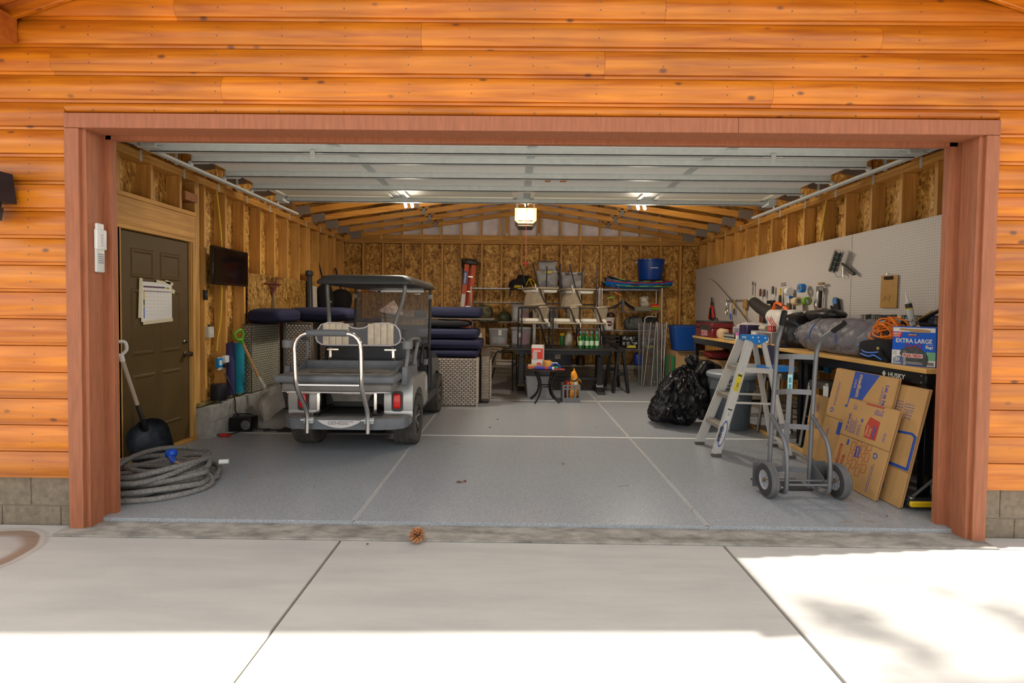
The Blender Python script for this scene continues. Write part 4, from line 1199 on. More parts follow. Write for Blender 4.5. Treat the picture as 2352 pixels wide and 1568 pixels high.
for s in (1, -1):
    x = s * .565 - .01
    obj('hip_rail', MB().tube(smoothpts([(x, .56, .80), (x, .58, .92), (x, .68, 1.0), (x, .92, .99), (x, 1.02, .90), (x, 1.05, .70), (x, 1.05, .45)], 4), .022, 8), M('hip_black', (.022, .022, .024), .35), cart)
    obj('cup_holder', MB().lathe([(0, 0), (.035, 0), (.04, .07), (.034, .07)], (x - s * .03, .95, .74)), M('arm_grey'), cart)

# ================================================================= WICKER SOFAS, CUSHIONS
wk_base = M('wicker_brown', (.13, .10, .075), .8)  # dark brown body behind the woven strands
wk = M('wicker_strand', (.50, .43, .36), .55, var=.25, vs=30)
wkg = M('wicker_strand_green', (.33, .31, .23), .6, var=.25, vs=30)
wk_rail = M('wicker_rail', (.17, .16, .14), .6)
def weave(m, org, ax, ay, w, h, cw=.066, ch=.0285):
    o, ax, ay = Vector(org), Vector(ax), Vector(ay)
    n = ax.cross(ay)
    r = 0; v = ch * .5
    while v < h - ch * .3:
        u = -(cw / 2 if r % 2 else 0)
        while u < w:
            a, b = max(u + cw * .10, .002), min(u + cw * .92, w - .002)
            if b - a > .008:
                p = o + ax * ((a + b) / 2) + ay * v
                L, T = (b - a) / 2, ch * .36
                q = [p - ax * L - ay * T, p + ax * L - ay * T, p + ax * L + ay * T, p - ax * L + ay * T, p - ay * T + n * .007, p + ay * T + n * .007]
                m._new(q, [(0, 4, 5, 3), (4, 1, 2, 5), (0, 1, 4), (3, 5, 2)])
            u += cw
        r += 1; v += ch
    return m
def cushion(name, label, c, d, rot=None, e=.22, group='navy cushions', e2=.32):
    t = thing(name, label, 'cushion', c, rot or (0, 0, 0), group)
    b = MB().sup((0, 0, 0), d, e, e2, nu=36, nv=14)
    b.noise(.006, 7, c[0] * 3)
    obj('cover', b, navy, t, smooth=70)
    a = []
    for i in range(36):
        ph = 2 * PI * i / 36
        sp = lambda q, k: math.copysign(abs(q) ** k, q)
        a.append((sp(math.cos(ph), e) * d[0] / 2, sp(math.sin(ph), e) * d[1] / 2, 0))
    obj('seam', MB().tube(a, .004, 5, True), M('navy_seam', (.012, .013, .045), .8), t)
    return t
# right-hand sofa: end panel towards the camera
t = thing('wicker_sofa', 'beige wicker sofa end panel under the pile of navy cushions right of the cart', 'sofa', (-1.25, 7.82, 0))
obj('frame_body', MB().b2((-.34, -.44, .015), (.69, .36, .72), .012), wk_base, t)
m = MB(); weave(m, (-.33, -.442, .03), (1, 0, 0), (0, 0, 1), 1.01, .68)
obj('front_weave', m, wk, t, kind='stuff', smooth=0)
m = MB(); weave(m, (.692, -.43, .03), (0, 1, 0), (0, 0, 1), .78, .68)
obj('side_weave', m, wk, t, kind='stuff', smooth=0)
obj('corner_rail', MB().tube([(.69, -.44, .0), (.69, -.44, .73)], .013, 8), wk, t)
obj('base_rail', MB().b2((-.34, -.45, .0), (.70, -.43, .02)), wk_rail, t)
t = thing('wicker_armchair', 'curved wicker armchair side standing behind the cushion-topped sofa end', 'armchair', (-.455, 7.90, 0))
prof = [(-.20, .04), (.30, .04), (.32, .62), (.26, .76), (.12, .83), (-.05, .84), (-.17, .78), (-.23, .62), (-.235, .3)]
m = MB()
m.prism(prof, .13, (-.065, 0, 0), (0, 1, 0), (0, 0, 1), bev=.03)
obj('arm_panel', m, wk_base, t)
m = MB(); weave(m, (-.055, -.245, .08), (1, 0, 0), (0, .0, 1), .115, .66, .03, .024)
obj('arm_weave', m, wk, t, kind='stuff', smooth=0)
m = MB(); weave(m, (.067, -.20, .06), (0, 1, 0), (0, 0, 1), .48, .62)
obj('side_weave', m, wk, t, kind='stuff', smooth=0)
obj('foot', MB().b2((-.05, -.20, 0), (.05, -.10, .045), .01), black, t)
for i, (z, dz, x1, lab) in enumerate(((.785, .11, -.55, 'lowest navy cushion of the pile on the wicker sofa end'), (.922, .150, -.50, 'thick navy cushion second from the bottom of the sofa pile'), (1.075, .145, -.56, 'puffy navy cushion third up in the sofa pile, under the dark tabletop'))):
    cushion('cushion', lab, (x1 - .45, 7.78, z), (.9, .76, dz), (0, 0, R(.4 * i)), .16)
for z, x1 in ((1.217, -.72),):
    one('garment_bag', MB().sup((0, 0, 0), (.72, .66, .115), .4, .6).noise(.012, 6), M('black_fabric', (.008, .008, .010), .9), 'black fabric bag squeezed between the cushions and the dark tabletop', 'bag', loc=(-1.05, 7.8, z))
t = thing('tabletop', 'dark rectangular tabletop laid flat across the cushions behind the golf cart', 'tabletop', (-1.24, 8.0, 1.297))
obj('top_board', MB().b2((-.90, -.36, -.012), (.92, .40, .012), .004), M('dark_brown_top', (.018, .014, .012), .35, var=.2, vs=4), t)
obj('edge_trim', MB().b2((-.90, -.365, -.006), (.92, -.358, .006)), M('bronze_edge', (.22, .18, .13), .35, .7), t, smooth=0)
cushion('cushion', 'navy cushion lying on the right end of the dark tabletop', (-.93, 7.95, 1.395), (.80, .58, .165), (0, 0, 0), .14)
one('cushion', MB().sup((0, 0, .02), (.50, .15, .25), .5, .55, nu=28, nv=16, f=lambda p: Vector((p.x * max(.08, 1 - 1.0 * max(0, p.z / .25 + .5)) + .02, p.y * (1 - .5 * (p.z / .25 + .5)), p.z))).noise(.012, 8), M('patterned_linen', (.60, .47, .36), .85, var=.75, vs=22, col2=(.16, .07, .08)), 'patterned pink throw pillow standing on the dark tabletop behind the windshield', 'cushion', loc=(-1.98, 7.98, 1.435), rot=(R(-10), R(8), 0))
one('cap', MB().sup((0, 0, 0), (.20, .18, .12), .7).noise(.015, 9), M('black_fabric'), 'black cloth heap on the tabletop behind the windshield right edge', 'cloth', loc=(-1.52, 8.0, 1.36))
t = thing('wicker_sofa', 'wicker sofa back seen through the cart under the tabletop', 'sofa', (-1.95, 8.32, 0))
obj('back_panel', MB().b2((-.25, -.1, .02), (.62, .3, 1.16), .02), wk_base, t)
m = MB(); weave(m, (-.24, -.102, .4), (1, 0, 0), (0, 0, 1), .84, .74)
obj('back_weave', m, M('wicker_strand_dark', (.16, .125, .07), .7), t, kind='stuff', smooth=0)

# left-hand sofas on end along the wall
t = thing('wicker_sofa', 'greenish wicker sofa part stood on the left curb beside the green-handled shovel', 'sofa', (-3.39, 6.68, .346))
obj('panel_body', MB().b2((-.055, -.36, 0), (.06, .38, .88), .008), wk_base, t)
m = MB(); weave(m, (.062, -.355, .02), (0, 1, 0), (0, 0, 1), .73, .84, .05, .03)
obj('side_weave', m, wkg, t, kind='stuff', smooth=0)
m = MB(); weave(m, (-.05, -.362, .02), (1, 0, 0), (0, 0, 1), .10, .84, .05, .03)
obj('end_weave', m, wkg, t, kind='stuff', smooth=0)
obj('edge_rail', MB().cyl((.062, .365, 0), (.062, .365, .88), .014), wk_rail, t)
cushion('cushion', 'navy cushion on the wicker part nearest the television', (-3.22, 6.72, 1.330), (.46, .70, .195), (0, 0, 0), .35, e2=.55)
t = thing('wicker_sofa', 'pale wicker sofa end standing between the left curb and the golf cart', 'sofa', (-3.07, 7.45, 0))
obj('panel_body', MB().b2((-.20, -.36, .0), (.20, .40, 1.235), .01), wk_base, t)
m = MB(); weave(m, (-.165, -.362, .03), (1, 0, 0), (0, 0, 1), .35, 1.19, .05, .03)
obj('front_weave', m, wk, t, kind='stuff', smooth=0)
obj('corner_rail', MB().b2((-.215, -.37, 0), (-.165, -.35, 1.24), .006), wk_rail, t)
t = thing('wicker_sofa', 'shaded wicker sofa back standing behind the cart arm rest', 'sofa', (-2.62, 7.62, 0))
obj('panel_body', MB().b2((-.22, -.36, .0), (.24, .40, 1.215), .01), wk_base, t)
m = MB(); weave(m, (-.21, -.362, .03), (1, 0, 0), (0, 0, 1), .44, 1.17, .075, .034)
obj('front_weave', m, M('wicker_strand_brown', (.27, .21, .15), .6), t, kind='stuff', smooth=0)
cushion('cushion', 'wide navy cushion on the two wicker sofa ends left of the cart', (-2.84, 7.47, 1.345), (.90, .76, .21), (0, 0, 0), .32, e2=.55)
for i in range(3): cushion('cushion', 'navy cushion %s of the small stack behind the cart rear strut' % ('lowest', 'in the middle', 'topmost')[i], (-2.50, 8.28, 1.055 + .087 * i), (.50, .46, .08), (0, R(-3), 0), .25)
t = thing('storage_bench', 'hidden dark chest carrying the small navy cushion stack', 'chest', (-2.50, 8.32, 0))
obj('chest_body', MB().b2((-.24, -.26, 0), (.24, .28, .97), .02), wk_base, t); obj('chest_lid', MB().b2((-.25, -.27, .97), (.25, .29, 1.008), .01), wk_rail, t)
# bags hung on the studs of the far left wall
bk = M('black_fabric')
for x, y, z, d, lab in ((-3.36, 8.86, 1.62, (.24, .34, .52), 'black sling bag hung on the left studs behind the cart canopy'), (-3.31, 9.55, 1.58, (.34, .40, .44), 'round black bag hung on the left studs, farther of the two')):
    t = thing('hanging_bag', lab, 'bag', (x, y, z))
    obj('bag_body', MB().sup((0, 0, 0), d, .6, .7).noise(.03, 6, y), bk, t, smooth=70)
    obj('strap', MB().tube([(-.12, 0, .62), (-.06, .02, .35), (0, 0, d[2] * .4)], .014, 6), bk, t)
    obj('buckle', MB().b2((.10, -.1, -.1), (.14, -.06, -.05), .004), M('buckle_steel', (.4, .4, .4), .3, .9), t)
t = thing('ski_board', 'tall white and charcoal board leaning on the left studs behind the canopy', 'board', (-3.36, 8.35, .385), (0, R(-1.5), 0))
obj('board', MB().b2((-.02, -.02, 0), (.02, .18, 1.42), .008), M('board_white', (.58, .55, .48), .5), t)
obj('frame_edge', MB().b2((-.03, -.12, 0), (.03, -.02, 1.62), .01), dgrey, t)
obj('tip', MB().sup((0, -.07, 1.62), (.10, .16, .10), .6), dgrey, t)
# ================================================================= BACK OF THE GARAGE: LADDER, SHELVES, TABLE, CHAIRS
def lean(a, rz_): return (-a, 0, rz_)
orange = M('orange_fibreglass', (.62, .085, .012), .5, var=.15, vs=6)
t = thing('extension_ladder', 'orange fibreglass stepladder folded up against the back wall behind the cushions', 'ladder', (-1.20, 10.14, 0), (R(-1.5), R(5), 0))
for i, (x, y) in enumerate(((0, 0), (.14, .02))):
    obj('side_rail', MB().b2((x - .048, y - .02, .04), (x + .048, y + .02, 2.40), .006), orange, t)
    obj('foot', MB().b2((x - .06, y - .03, 0), (x + .06, y + .03, .05), .008), black, t)
obj('rear_rail', MB().b2((.03, .05, .04), (.10, .09, 2.30), .006), M('orange_dark', (.42, .045, .008), .55), t)
obj('rear_rail', MB().b2((.12, .05, .04), (.18, .09, 2.30), .006), M('orange_dark'), t)
for k in range(7): obj('step', MB().b2((.05, -.02, .3 + k * .30), (.15, .05, .33 + k * .30), .004), M('ladder_aluminium', (.6, .6, .58), .4, .8), t)
obj('top_cap', MB().b2((-.055, -.05, 2.36), (.20, .11, 2.47), .02, 2), black, t)
obj('maker_plate', MB().b2((-.04, -.0225, 1.95), (.03, -.0205, 2.22)), M('ladder_blue', (.02, .08, .35), .5), t, smooth=0)
text('lettering', 'WERNER', white, t, (.012, -.024, 1.97), .055, (0, 0, 1), (-1, 0, 0), bold=.001)
obj('warning_label', MB().b2((-.045, -.0225, 1.50), (.03, -.0205, 1.76)), paper, t, smooth=0)
t = thing('pole', 'thin grey pole standing against the back wall left of the orange ladder', 'pole', (-1.10, 10.30, 0))
obj('shaft', MB().cyl((0, 0, 0), (0, 0, 2.36), .014, seg=8), M('grey_shaft'), t); obj('grip', MB().cyl((0, 0, 2.28), (0, 0, 2.48), .018, seg=8), black, t)

SY0, SY1 = 9.83, 10.24
def shelf_unit(x0, x1, zs, label):
    t = thing('wire_shelf', label, 'shelf', ((x0 + x1) / 2, (SY0 + SY1) / 2, 0), group=None)
    w, d = (x1 - x0) / 2, (SY1 - SY0) / 2
    for sx in (-1, 1):
        for sy in (-1, 1):
            m = MB().cyl((sx * w, sy * d, .015), (sx * w, sy * d, 1.89), .0125, seg=10).lathe([(0, 0), (.02, 0), (.016, .02), (0, .02)], (sx * w, sy * d, 0), seg=8)
            obj('post', m, steel, t)
    for z in zs:
        m = MB()
        for zz, r in ((z - .004, .0045), (z - .032, .004)):
            for sy in (-1, 1): m.tube([(-w, sy * d, zz), (w, sy * d, zz)], r, 6)
            for sx in (-1, 1): m.tube([(sx * w, -d, zz), (sx * w, d, zz)], r, 6)
        for sy in (-1, 1):
            n = 26
            m.tube([(-w + 2 * w * i / n, sy * d, z - (.005 if i % 2 else .031)) for i in range(n + 1)], .003, 5)
        s_ = obj('wire_tray', m, steel, t)
        m = MB()
        for i in range(1, 46): m.bar((-w + 2 * w * i / 46, -d, z), (-w + 2 * w * i / 46, d, z), .004, .004)
        for q in (-.5, 0, .5): m.bar((-w, d * q, z - .006), (w, d * q, z - .006), .005, .005)
        obj('tray_wires', m, steel, s_, kind='stuff', smooth=0)
    return t
shelf_unit(-.875, .355, (1.87, 1.595, 1.205, .735, .35), 'chrome wire shelving unit left of the inverted chairs, holding the backpack')
shelf_unit(.385, 1.635, (1.87, 1.09, .735, .35), 'chrome wire shelving unit directly behind the stacked chairs')
shelf_unit(1.68, 2.845, (1.87, 1.445, 1.06, .69, .35), 'chrome wire shelving unit under the blue tub, nearest the right corner')

def tote(name, label, cat, lo, hi, body, lid=None, content=None, cc=None, lab=None, taper=.9, latch=None, group=None):
    x0, y0, z0 = lo; x1, y1, z1 = hi
    cx, cy = (x0 + x1) / 2, (y0 + y1) / 2
    w, d, h = (x1 - x0) / 2, (y1 - y0) / 2, z1 - z0
    t = thing(name, label, cat, (cx, cy, z0), group=group)
    m = MB()
    r = min(w, d) * .16
    rings = []
    for z, k in ((0, taper), (h * .93, 1), (h * .93, 1.04), (h, 1.04), (h, .985), (.012, taper * .96)):
        rings.append([m.bm.verts.new((x * k, y * k, z)) for x, y in rrect(2 * w * .96, 2 * d * .96, r, 3)])
    for A, B in zip(rings, rings[1:]):
        for i in range(len(A)): m.bm.faces.new((A[i], A[(i + 1) % len(A)], B[(i + 1) % len(A)], B[i]))
    m.bm.faces.new(rings[0][::-1]); m.bm.faces.new(rings[-1])
    obj('tub', m, body, t)
    if lid:
        m = MB().prism([(x * 1.0, y) for x, y in rrect(2 * w, 2 * d, r * 1.1, 3)], .022, (0, 0, h - .006), (1, 0, 0), (0, 1, 0), bev=.005)
        m.prism(rrect(2 * w * .8, 2 * d * .8, r, 3), .008, (0, 0, h + .014), (1, 0, 0), (0, 1, 0), bev=.003)
        obj('lid', m, lid, t)
    if content:
        for i, (c_, mm) in enumerate(content):
            obj('contents', MB().sup(((c_[0]) * w, -.02 * d, .02 + c_[2] * h / 2), (c_[1] * 2 * w * taper * .9, 2 * d * taper * .88, c_[2] * h), .4, .55).noise(.02, 9, i + x0), mm, t, smooth=60)
    if lab: obj('paper_label', MB().b2((lab[0] * w, -d * .98 - .004, lab[2] * h), (lab[1] * w, -d * .98 - .001, lab[3] * h)), lab[4], t, smooth=0)
    if latch:
        for sx in latch: obj('latch', MB().b2((sx * w - .04, -d - .012, h - .035), (sx * w + .04, -d + .006, h + .012), .004), black, t)
    return t
lidk = M('charcoal_lid', (.045, .045, .05), .45)
lidc = M('clear_lid', (.62, .62, .64), .3, trans=.3, alpha=.8)
cg = M('grey_cloth_heap', (.28, .27, .27), .9, var=.4, vs=9)
cw = M('white_cloth_heap', (.62, .60, .57), .9, var=.3, vs=9)
cr_ = M('dark_red_cloth', (.32, .02, .04), .85, var=.4, vs=8)
cp = M('pink_cloth', (.72, .06, .25), .8)
cn = M('slate_cloth', (.06, .065, .10), .9, var=.3, vs=8)
labw = M('label_white', (.62, .63, .60), .7)
laby = M('label_yellow', (.72, .60, .03), .6)
# unit A
t = thing('backpack', 'black backpack with yellow straps on the top wire shelf left of the clear totes', 'bag', (.12, 10.02, 1.875))
obj('pack_body', MB().sup((-.05, 0, .10), (.42, .30, .22), .6, .7, f=lambda p: Vector((p.x, p.y, p.z + .05 * math.sin(p.x * 9)))).noise(.03, 7), bk, t, smooth=60)
obj('hood', MB().sup((.0, .02, .19), (.22, .2, .14), .7).noise(.02, 8), bk, t, smooth=60)
for q in ([(.06, -.15, .0), (.10, -.16, .10), (.14, -.12, .16), (.20, -.14, .05), (.24, -.15, 0)], [(.10, -.1, .18), (.20, -.13, .16), (.28, -.13, .04)]): obj('strap', MB().tube(smoothpts(q, 4), .012, 6), M('yellow_strap', (.46, .33, .01), .7), t)
obj('strap_pad', MB().b2((-.16, -.16, .0), (-.02, -.1, .05), .01), M('yellow_strap'), t)
obj('hanging_strap', MB().tube(smoothpts([(-.20, -.16, .06), (-.22, -.20, -.05), (-.24, -.21, -.16)], 4), .016, 6), bk, t)
camo = M('camouflage_cloth', (.17, .16, .09), .9, var=.8, vs=16, col2=(.035, .04, .022))
one('duffel', MB().sup((0, 0, 0), (.36, .34, .34), .55, .7).noise(.03, 6, 3), camo, 'camouflage bag on the middle wire shelf behind the dark tabletop end', 'bag', loc=(-.64, 10.03, 1.365))
one('duffel', MB().sup((0, 0, 0), (.40, .26, .09), .6, .7).noise(.03, 8, 5), camo, 'camouflage cloth drooping over the shelf edge below the dark tabletop end', 'cloth', loc=(-.52, 9.86, 1.235))
one('helmet', MB().lathe([(.125, 0), (.145, .03), (.14, .10), (.11, .16), (.06, .195), (0, .205)], seg=20), M('olive_helmet', (.045, .055, .02), .5), 'dark olive helmet on the middle wire shelf', 'helmet', loc=(-.22, 10.0, 1.21))
tote('storage_tote', 'clear tote with pink-grey contents on the middle shelf behind the first chair', 'tote', (-.10, 9.86, 1.21), (.28, 10.22, 1.56), clearp, lidk, [((-.3, .55, .8), cw), ((.4, .5, .5), cr_)])
tote('storage_tote', 'clear tote with a pink cloth at its bottom, lower shelf left of the black table', 'tote', (-.53, 9.85, .742), (-.14, 10.22, 1.055), clearp, lidc, [((0, .9, .5), cg), ((.3, .5, .18), cp)], lab=(.0, .30, .62, .96, labw))
tote('storage_tote', 'clear tote full of red and white cloth on the lower shelf', 'tote', (-.095, 9.85, .742), (.315, 10.22, 1.08), clearp, lidc, [((-.55, .35, .8), cw), ((.3, .6, .75), cr_)], lab=(-.25, .1, .5, .75, labw))
t = thing('cardboard_box', 'tall narrow brown box with a white label on the lower shelf by the navy cushions', 'box', (-.69, 10.0, .742))
kraft = M('kraft_cardboard', (.44, .27, .12), .8, var=.12, vs=5, bump=.1, bs=200)
obj('carton', MB().b2((-.10, -.13, 0), (.10, .13, .33), .004), kraft, t); obj('paper_label', MB().b2((-.03, -.132, .04), (.03, -.1305, .24)), paper, t, smooth=0)
# unit B
tote('storage_tote', 'grey clear tote with a yellow tag carrying a smaller lidded tote, top shelf', 'tote', (.385, 9.86, 1.878), (.845, 10.22, 2.215), clearp, None, [((0, .9, .5), cn), ((-.4, .5, .85), cg), ((.3, .6, .8), cg)], lab=(-.2, .35, .86, .97, laby))
tote('storage_tote', 'small clear tote with a charcoal lid on top of the yellow-tagged tote', 'tote', (.42, 9.89, 2.218), (.82, 10.19, 2.385), clearp, lidk, [((0, .9, .6), cg)])
tote('storage_tote', 'clear tote with two black latches, top shelf right of the tote stack', 'tote', (.875, 9.86, 1.878), (1.345, 10.22, 2.165), clearp, lidc, [((-.2, .9, .8), cg), ((.4, .5, .5), cw)], latch=(-.45, .55))
tote('storage_tote', 'frosted clear tote on the shelf behind the middle upright chair', 'tote', (.43, 9.86, 1.098), (.86, 10.22, 1.50), clearp, lidc, [((0, .8, .6), cw), ((.3, .5, .8), cn)], lab=(.5, .9, .0, .18, labw))
def bottle(name, label, loc, prof, m, cap=None, capm=None, group=None, lab=None):
    t = thing(name, label, 'bottle', loc, group=group)
    obj('bottle_body', MB().lathe(prof, seg=14), m, t)
    if cap: obj('cap', MB().lathe([(0, cap[0]), (cap[1], cap[0]), (cap[1], cap[2]), (0, cap[2])], seg=12), capm, t)
    if lab: obj('bottle_label', MB().lathe([(lab[0], lab[1]), (lab[0], lab[2])], seg=14), lab[3], t)
    return t
bottle('oil_bottle', 'dark green bottle with a yellow top behind the table chairs', (.93, 10.0, .742), [(0, 0), (.045, 0), (.045, .17), (.025, .21), (0, .21)], M('deep_green', (.005, .13, .03), .3), (.20, .05, .25), yelp)
bottle('spray_can', 'white bottle behind the middle chair on the lower wire shelf', (1.06, 10.0, .742), [(0, 0), (.07, 0), (.072, .17), (.04, .25), (.025, .27), (0, .27)], M('off_white', (.62, .60, .53), .5))
bottle('spray_can', 'yellow and red can on the lower wire shelf beside the green bottles', (1.22, 10.0, .742), [(0, 0), (.045, 0), (.045, .18), (.02, .22), (0, .22)], yelp, (.19, .046, .26), redp)
tote('storage_tote', 'long navy-filled tote with a pale label on the low shelf under the table', 'tote', (.50, 9.86, .357), (1.16, 10.22, .665), M('smoky_tote', (.09, .09, .11), .25, alpha=.9), lidk, [((0, .95, .8), cn)], lab=(-.15, .18, .42, .72, labw))
t = thing('kettle', 'blackened metal kettle on the low shelf behind the table trestle', 'kettle', (1.30, 10.0, .357))
obj('pot', MB().lathe([(0, 0), (.085, 0), (.09, .05), (.085, .16), (.07, .19), (0, .20)], seg=18), M('tarnished_brass', (.10, .07, .03), .45, .7, var=.4, vs=9), t)
obj('bail', MB().tube(arc((0, 0, .17), .10, 0, 180, 10), .005, 6), blackm, t)
# unit C
t = thing('tub', 'large blue plastic tub with rope handles on the stacked sleds', 'tub', (2.66, 10.02, 2.055))
bt = M('deep_blue_tub', (.004, .045, .26), .3)
obj('bucket', MB().lathe([(0, .005), (.215, .0), (.225, .02), (.262, .36), (.275, .37), (.277, .40), (.262, .405), (.25, .36), (.21, .03), (0, .025)], seg=32), bt, t)
for s in (-1, 1): obj('rope_handle', MB().tube(smoothpts([(s * .268, -.05, .37), (s * .285, -.03, .33), (s * .285, .03, .33), (s * .268, .05, .37)], 4), .009, 6), labw, t)
obj('tub_label', MB().grid(lambda u, v: Vector((.2455 * math.sin((u - .5) * .6 + .05), -.2485 * math.cos((u - .5) * .6 + .05), .22 + v * .085)), 6, 1), labw, t)
for k in range(3): obj('label_print', MB().grid(lambda u, v: Vector((.2475 * math.sin((u - .5) * .5 + .05), -.2505 * math.cos((u - .5) * .5 + .05), .235 + k * .022 + v * .012)), 6, 1), M('label_navy', (.03, .06, .2), .7), t)
t = thing('sled', 'blue plastic sled with a red rim lying on the right wire shelf', 'sled', (2.40, 10.02, 1.885))
def hull(L, W, h, up):
    def fn(u, v):
        x = (u - .5) * L
        e = abs(2 * u - 1)
        wd = W / 2 * (1 - .25 * e ** 3)
        y = (v - .5) * 2
        return Vector((x, y * wd, up * e ** 3 + h * abs(y) ** 4))
    return fn
m = MB(); m.grid(hull(1.30, .54, .10, .055), 24, 10); m.grid(lambda u, v: hull(1.30, .54, .10, .055)(u, v) - Vector((0, 0, .006)), 24, 10)
obj('sled_hull', m, M('sled_blue', (.01, .17, .62), .3), t, smooth=60)
obj('rim', MB().tube([hull(1.30, .54, .10, .055)(i / 20, 0) for i in range(21)], .010, 6).tube([hull(1.30, .54, .10, .055)(i / 20, 1) for i in range(21)], .010, 6), redp, t, kind='stuff')
for x in (-.1, .42): obj('side_slot', MB().b2((x - .08, -.272, .05), (x + .08, -.256, .068), .004), M('dark_slot', (.05, .01, .015), .6), t)
def handle(nm, lab_, x, y, z, col, tilt):
    t2 = thing('tow_rope', lab_, 'handle', (x, y, z))
    obj('grip_bar', MB().bar((-.07, 0, -tilt), (.07, 0, tilt), .018, .022, bev=.005), M(nm, col, .5), t2)
    obj('cord', MB().cyl((0, 0, .0), (.02, .03, 1.885 - z + .05), .003, seg=5), M('sled_cord', (.4, .25, .3), .7), t2)
handle('lime_grip', 'lime green tow handle dangling below the sleds', 1.84, 9.80, 1.70, (.28, .62, .02), .012)
handle('orange_grip', 'orange tow handle dangling below the sleds', 1.985, 9.80, 1.77, (.72, .20, .01), -.03)
cols = [((.02, .20, .06), 'green'), ((.01, .03, .10), 'navy'), ((.01, .10, .32), 'blue'), ((.012, .045, .06), 'teal black'), ((.01, .015, .04), 'midnight')]
for i, (c_, nm) in enumerate(cols):
    z = 1.945 + i * .025
    L = 1.30 - .04 * i
    def fb(u, v, L=L, i=i):
        x = (u - .5) * L; e = (1 - u)
        wd = .215 * (1 - .35 * max(0, e - .75) / .25 - .1 * max(0, u - .9) / .1)
        y = (v - .5) * 2
        return Vector((x, y * wd, .07 * max(0, e - .6) ** 2 / .16 - .012 * math.sin(PI * u)))
    t = thing('bodyboard', '%s bodyboard, number %s up in the pile on the blue sled' % (nm, ('one', 'two', 'three', 'four', 'five')[i]), 'bodyboard', (2.38 + .03 * ((i * 2) % 3 - 1), 10.0, z), (0, R(.6), R((i - 2) * 1.1)), 'bodyboards on the sled')
    m = MB(); m.grid(fb, 16, 4); m.grid(lambda u, v: fb(u, v) - Vector((0, 0, .022)), 16, 4)
    for v_ in (0, 1): m.grid(lambda u, v: fb(u, v_) - Vector((0, 0, .022 * v)), 16, 1)
    for u_ in (0, 1): m.grid(lambda u, v: fb(u_, u) - Vector((0, 0, .022 * v)), 4, 1)
    obj('foam_core', m, M('foam_' + nm.replace(' ', '_'), c_, .5), t, smooth=50)
    sc_ = [(.45, .62, .02), (.02, .25, .62), (.35, .55, .02), (.02, .35, .55), (.40, .58, .03)][i]
    for k in range(4):
        a = .12 + .21 * k
        mm = MB(); mm.grid(lambda u, v: fb(a + u * .12, 0) + Vector((0, -.0015, -.004 - v * .010)), 4, 1)
        obj('edge_stripe', mm, M('stripe_%d' % i, sc_, .5), t)
one('flag_tip', MB().bar((0, 0, 0), (.12, 0, .002), .02, .012, bev=.003), M('orange_grip'), 'orange strip lying on top of the bodyboard pile', 'strip', loc=(2.16, 9.86, 2.075))
one('cord', MB().tube(smoothpts([(1.82, 9.82, 2.06), (1.90, 9.80, 1.9), (1.96, 9.80, 1.78)], 4), .004, 5), M('sled_cord'), 'pinkish sled tow cord hanging at the left of the pile', 'cord')
# fold-up mesh stand and tins on the second tray
t = thing('mesh_stand', 'black wire folding stand spread like wings on the second right shelf', 'stand', (2.12, 9.98, 1.452))
for s in (-1, 1):
    for k in range(5): obj('wing_wire', MB().tube(smoothpts([(s * .02, 0, .20 - .012 * k), (s * .15, .0, .10 - .012 * k), (s * .33, -.02 + .01 * k, .02)], 4), .006, 5), blackm, t)
obj('column', MB().b2((-.025, -.03, 0), (.025, .03, .22), .004), M('stand_grey', (.10, .10, .11), .5), t)
obj('pouch', MB().sup((.36, 0, .04), (.18, .14, .075), .6).noise(.01, 9), bk, t)
t = thing('tin', 'white patterned tin tilted on the right end of the second shelf', 'tin', (2.56, 10.0, 1.535), (0, R(-8), 0))
obj('can', MB().lathe([(0, 0), (.095, 0), (.095, .20), (0, .20)], seg=20), M('tin_white', (.62, .55, .42), .5, var=.7, vs=14, col2=(.16, .10, .08)), t); obj('tin_lid', MB().lathe([(0, .20), (.098, .198), (.098, .215), (0, .22)], seg=20), lidk, t)
one('toolbox', MB().b2((-.20, -.14, 0), (.13, .14, .085), .006), M('khaki_box', (.17, .16, .11), .6), 'low khaki box under the patterned tin', 'box', loc=(2.53, 9.99, 1.447))
for i, (c_, nm, z) in enumerate((((.6, .02, .02), 'red', .13), ((.72, .20, .02), 'orange', .085), ((.1, .5, .03), 'green', .03))):
    one('marker_tube', MB().cyl((-.09, 0, 0), (.06, 0, 0), .018, seg=10), M('tube_' + nm, c_, .5), '%s tube in the small pile at the shelf end' % nm, 'tube', loc=(2.76, 9.94, 1.47 + z * .75))
# third tray
t = thing('paint_bucket', 'white bucket with a red and black hexagon on the third right shelf', 'bucket', (1.83, 10.0, 1.067))
obj('pail', MB().lathe([(0, 0), (.112, 0), (.128, .21), (.134, .21), (.134, .245), (.125, .245), (.108, .01), (0, .01)], seg=24), M('bucket_white', (.66, .65, .60), .45), t)
hexp = [(.075, 0), (.04, .05), (-.04, .05), (-.075, 0), (-.04, -.05), (.04, -.05)]
for k, (mm, sc_) in enumerate(((redp, 1), (black, .8))): obj('emblem', MB().prism([(x * sc_, z * sc_) for x, z in hexp], .003, (0, -.1235 - .002 * k, .125)), mm, t, smooth=0)
obj('emblem_bar', MB().b2((-.05, -.130, .115), (.05, -.128, .132)), labw, t, smooth=0)
t = thing('cable_reel', 'dark rolled straps heaped in the white bucket', 'straps', (1.84, 10.0, 1.30))
for x, z in ((-.07, .03), (.05, .045)): obj('coil', MB().tube([Vector((x + .055 * math.cos(R(a)), 0, z + .055 * math.sin(R(a)))) for a in range(0, 360, 24)], .022, 8, True), M('dark_strap', (.03, .022, .018), .8), t)
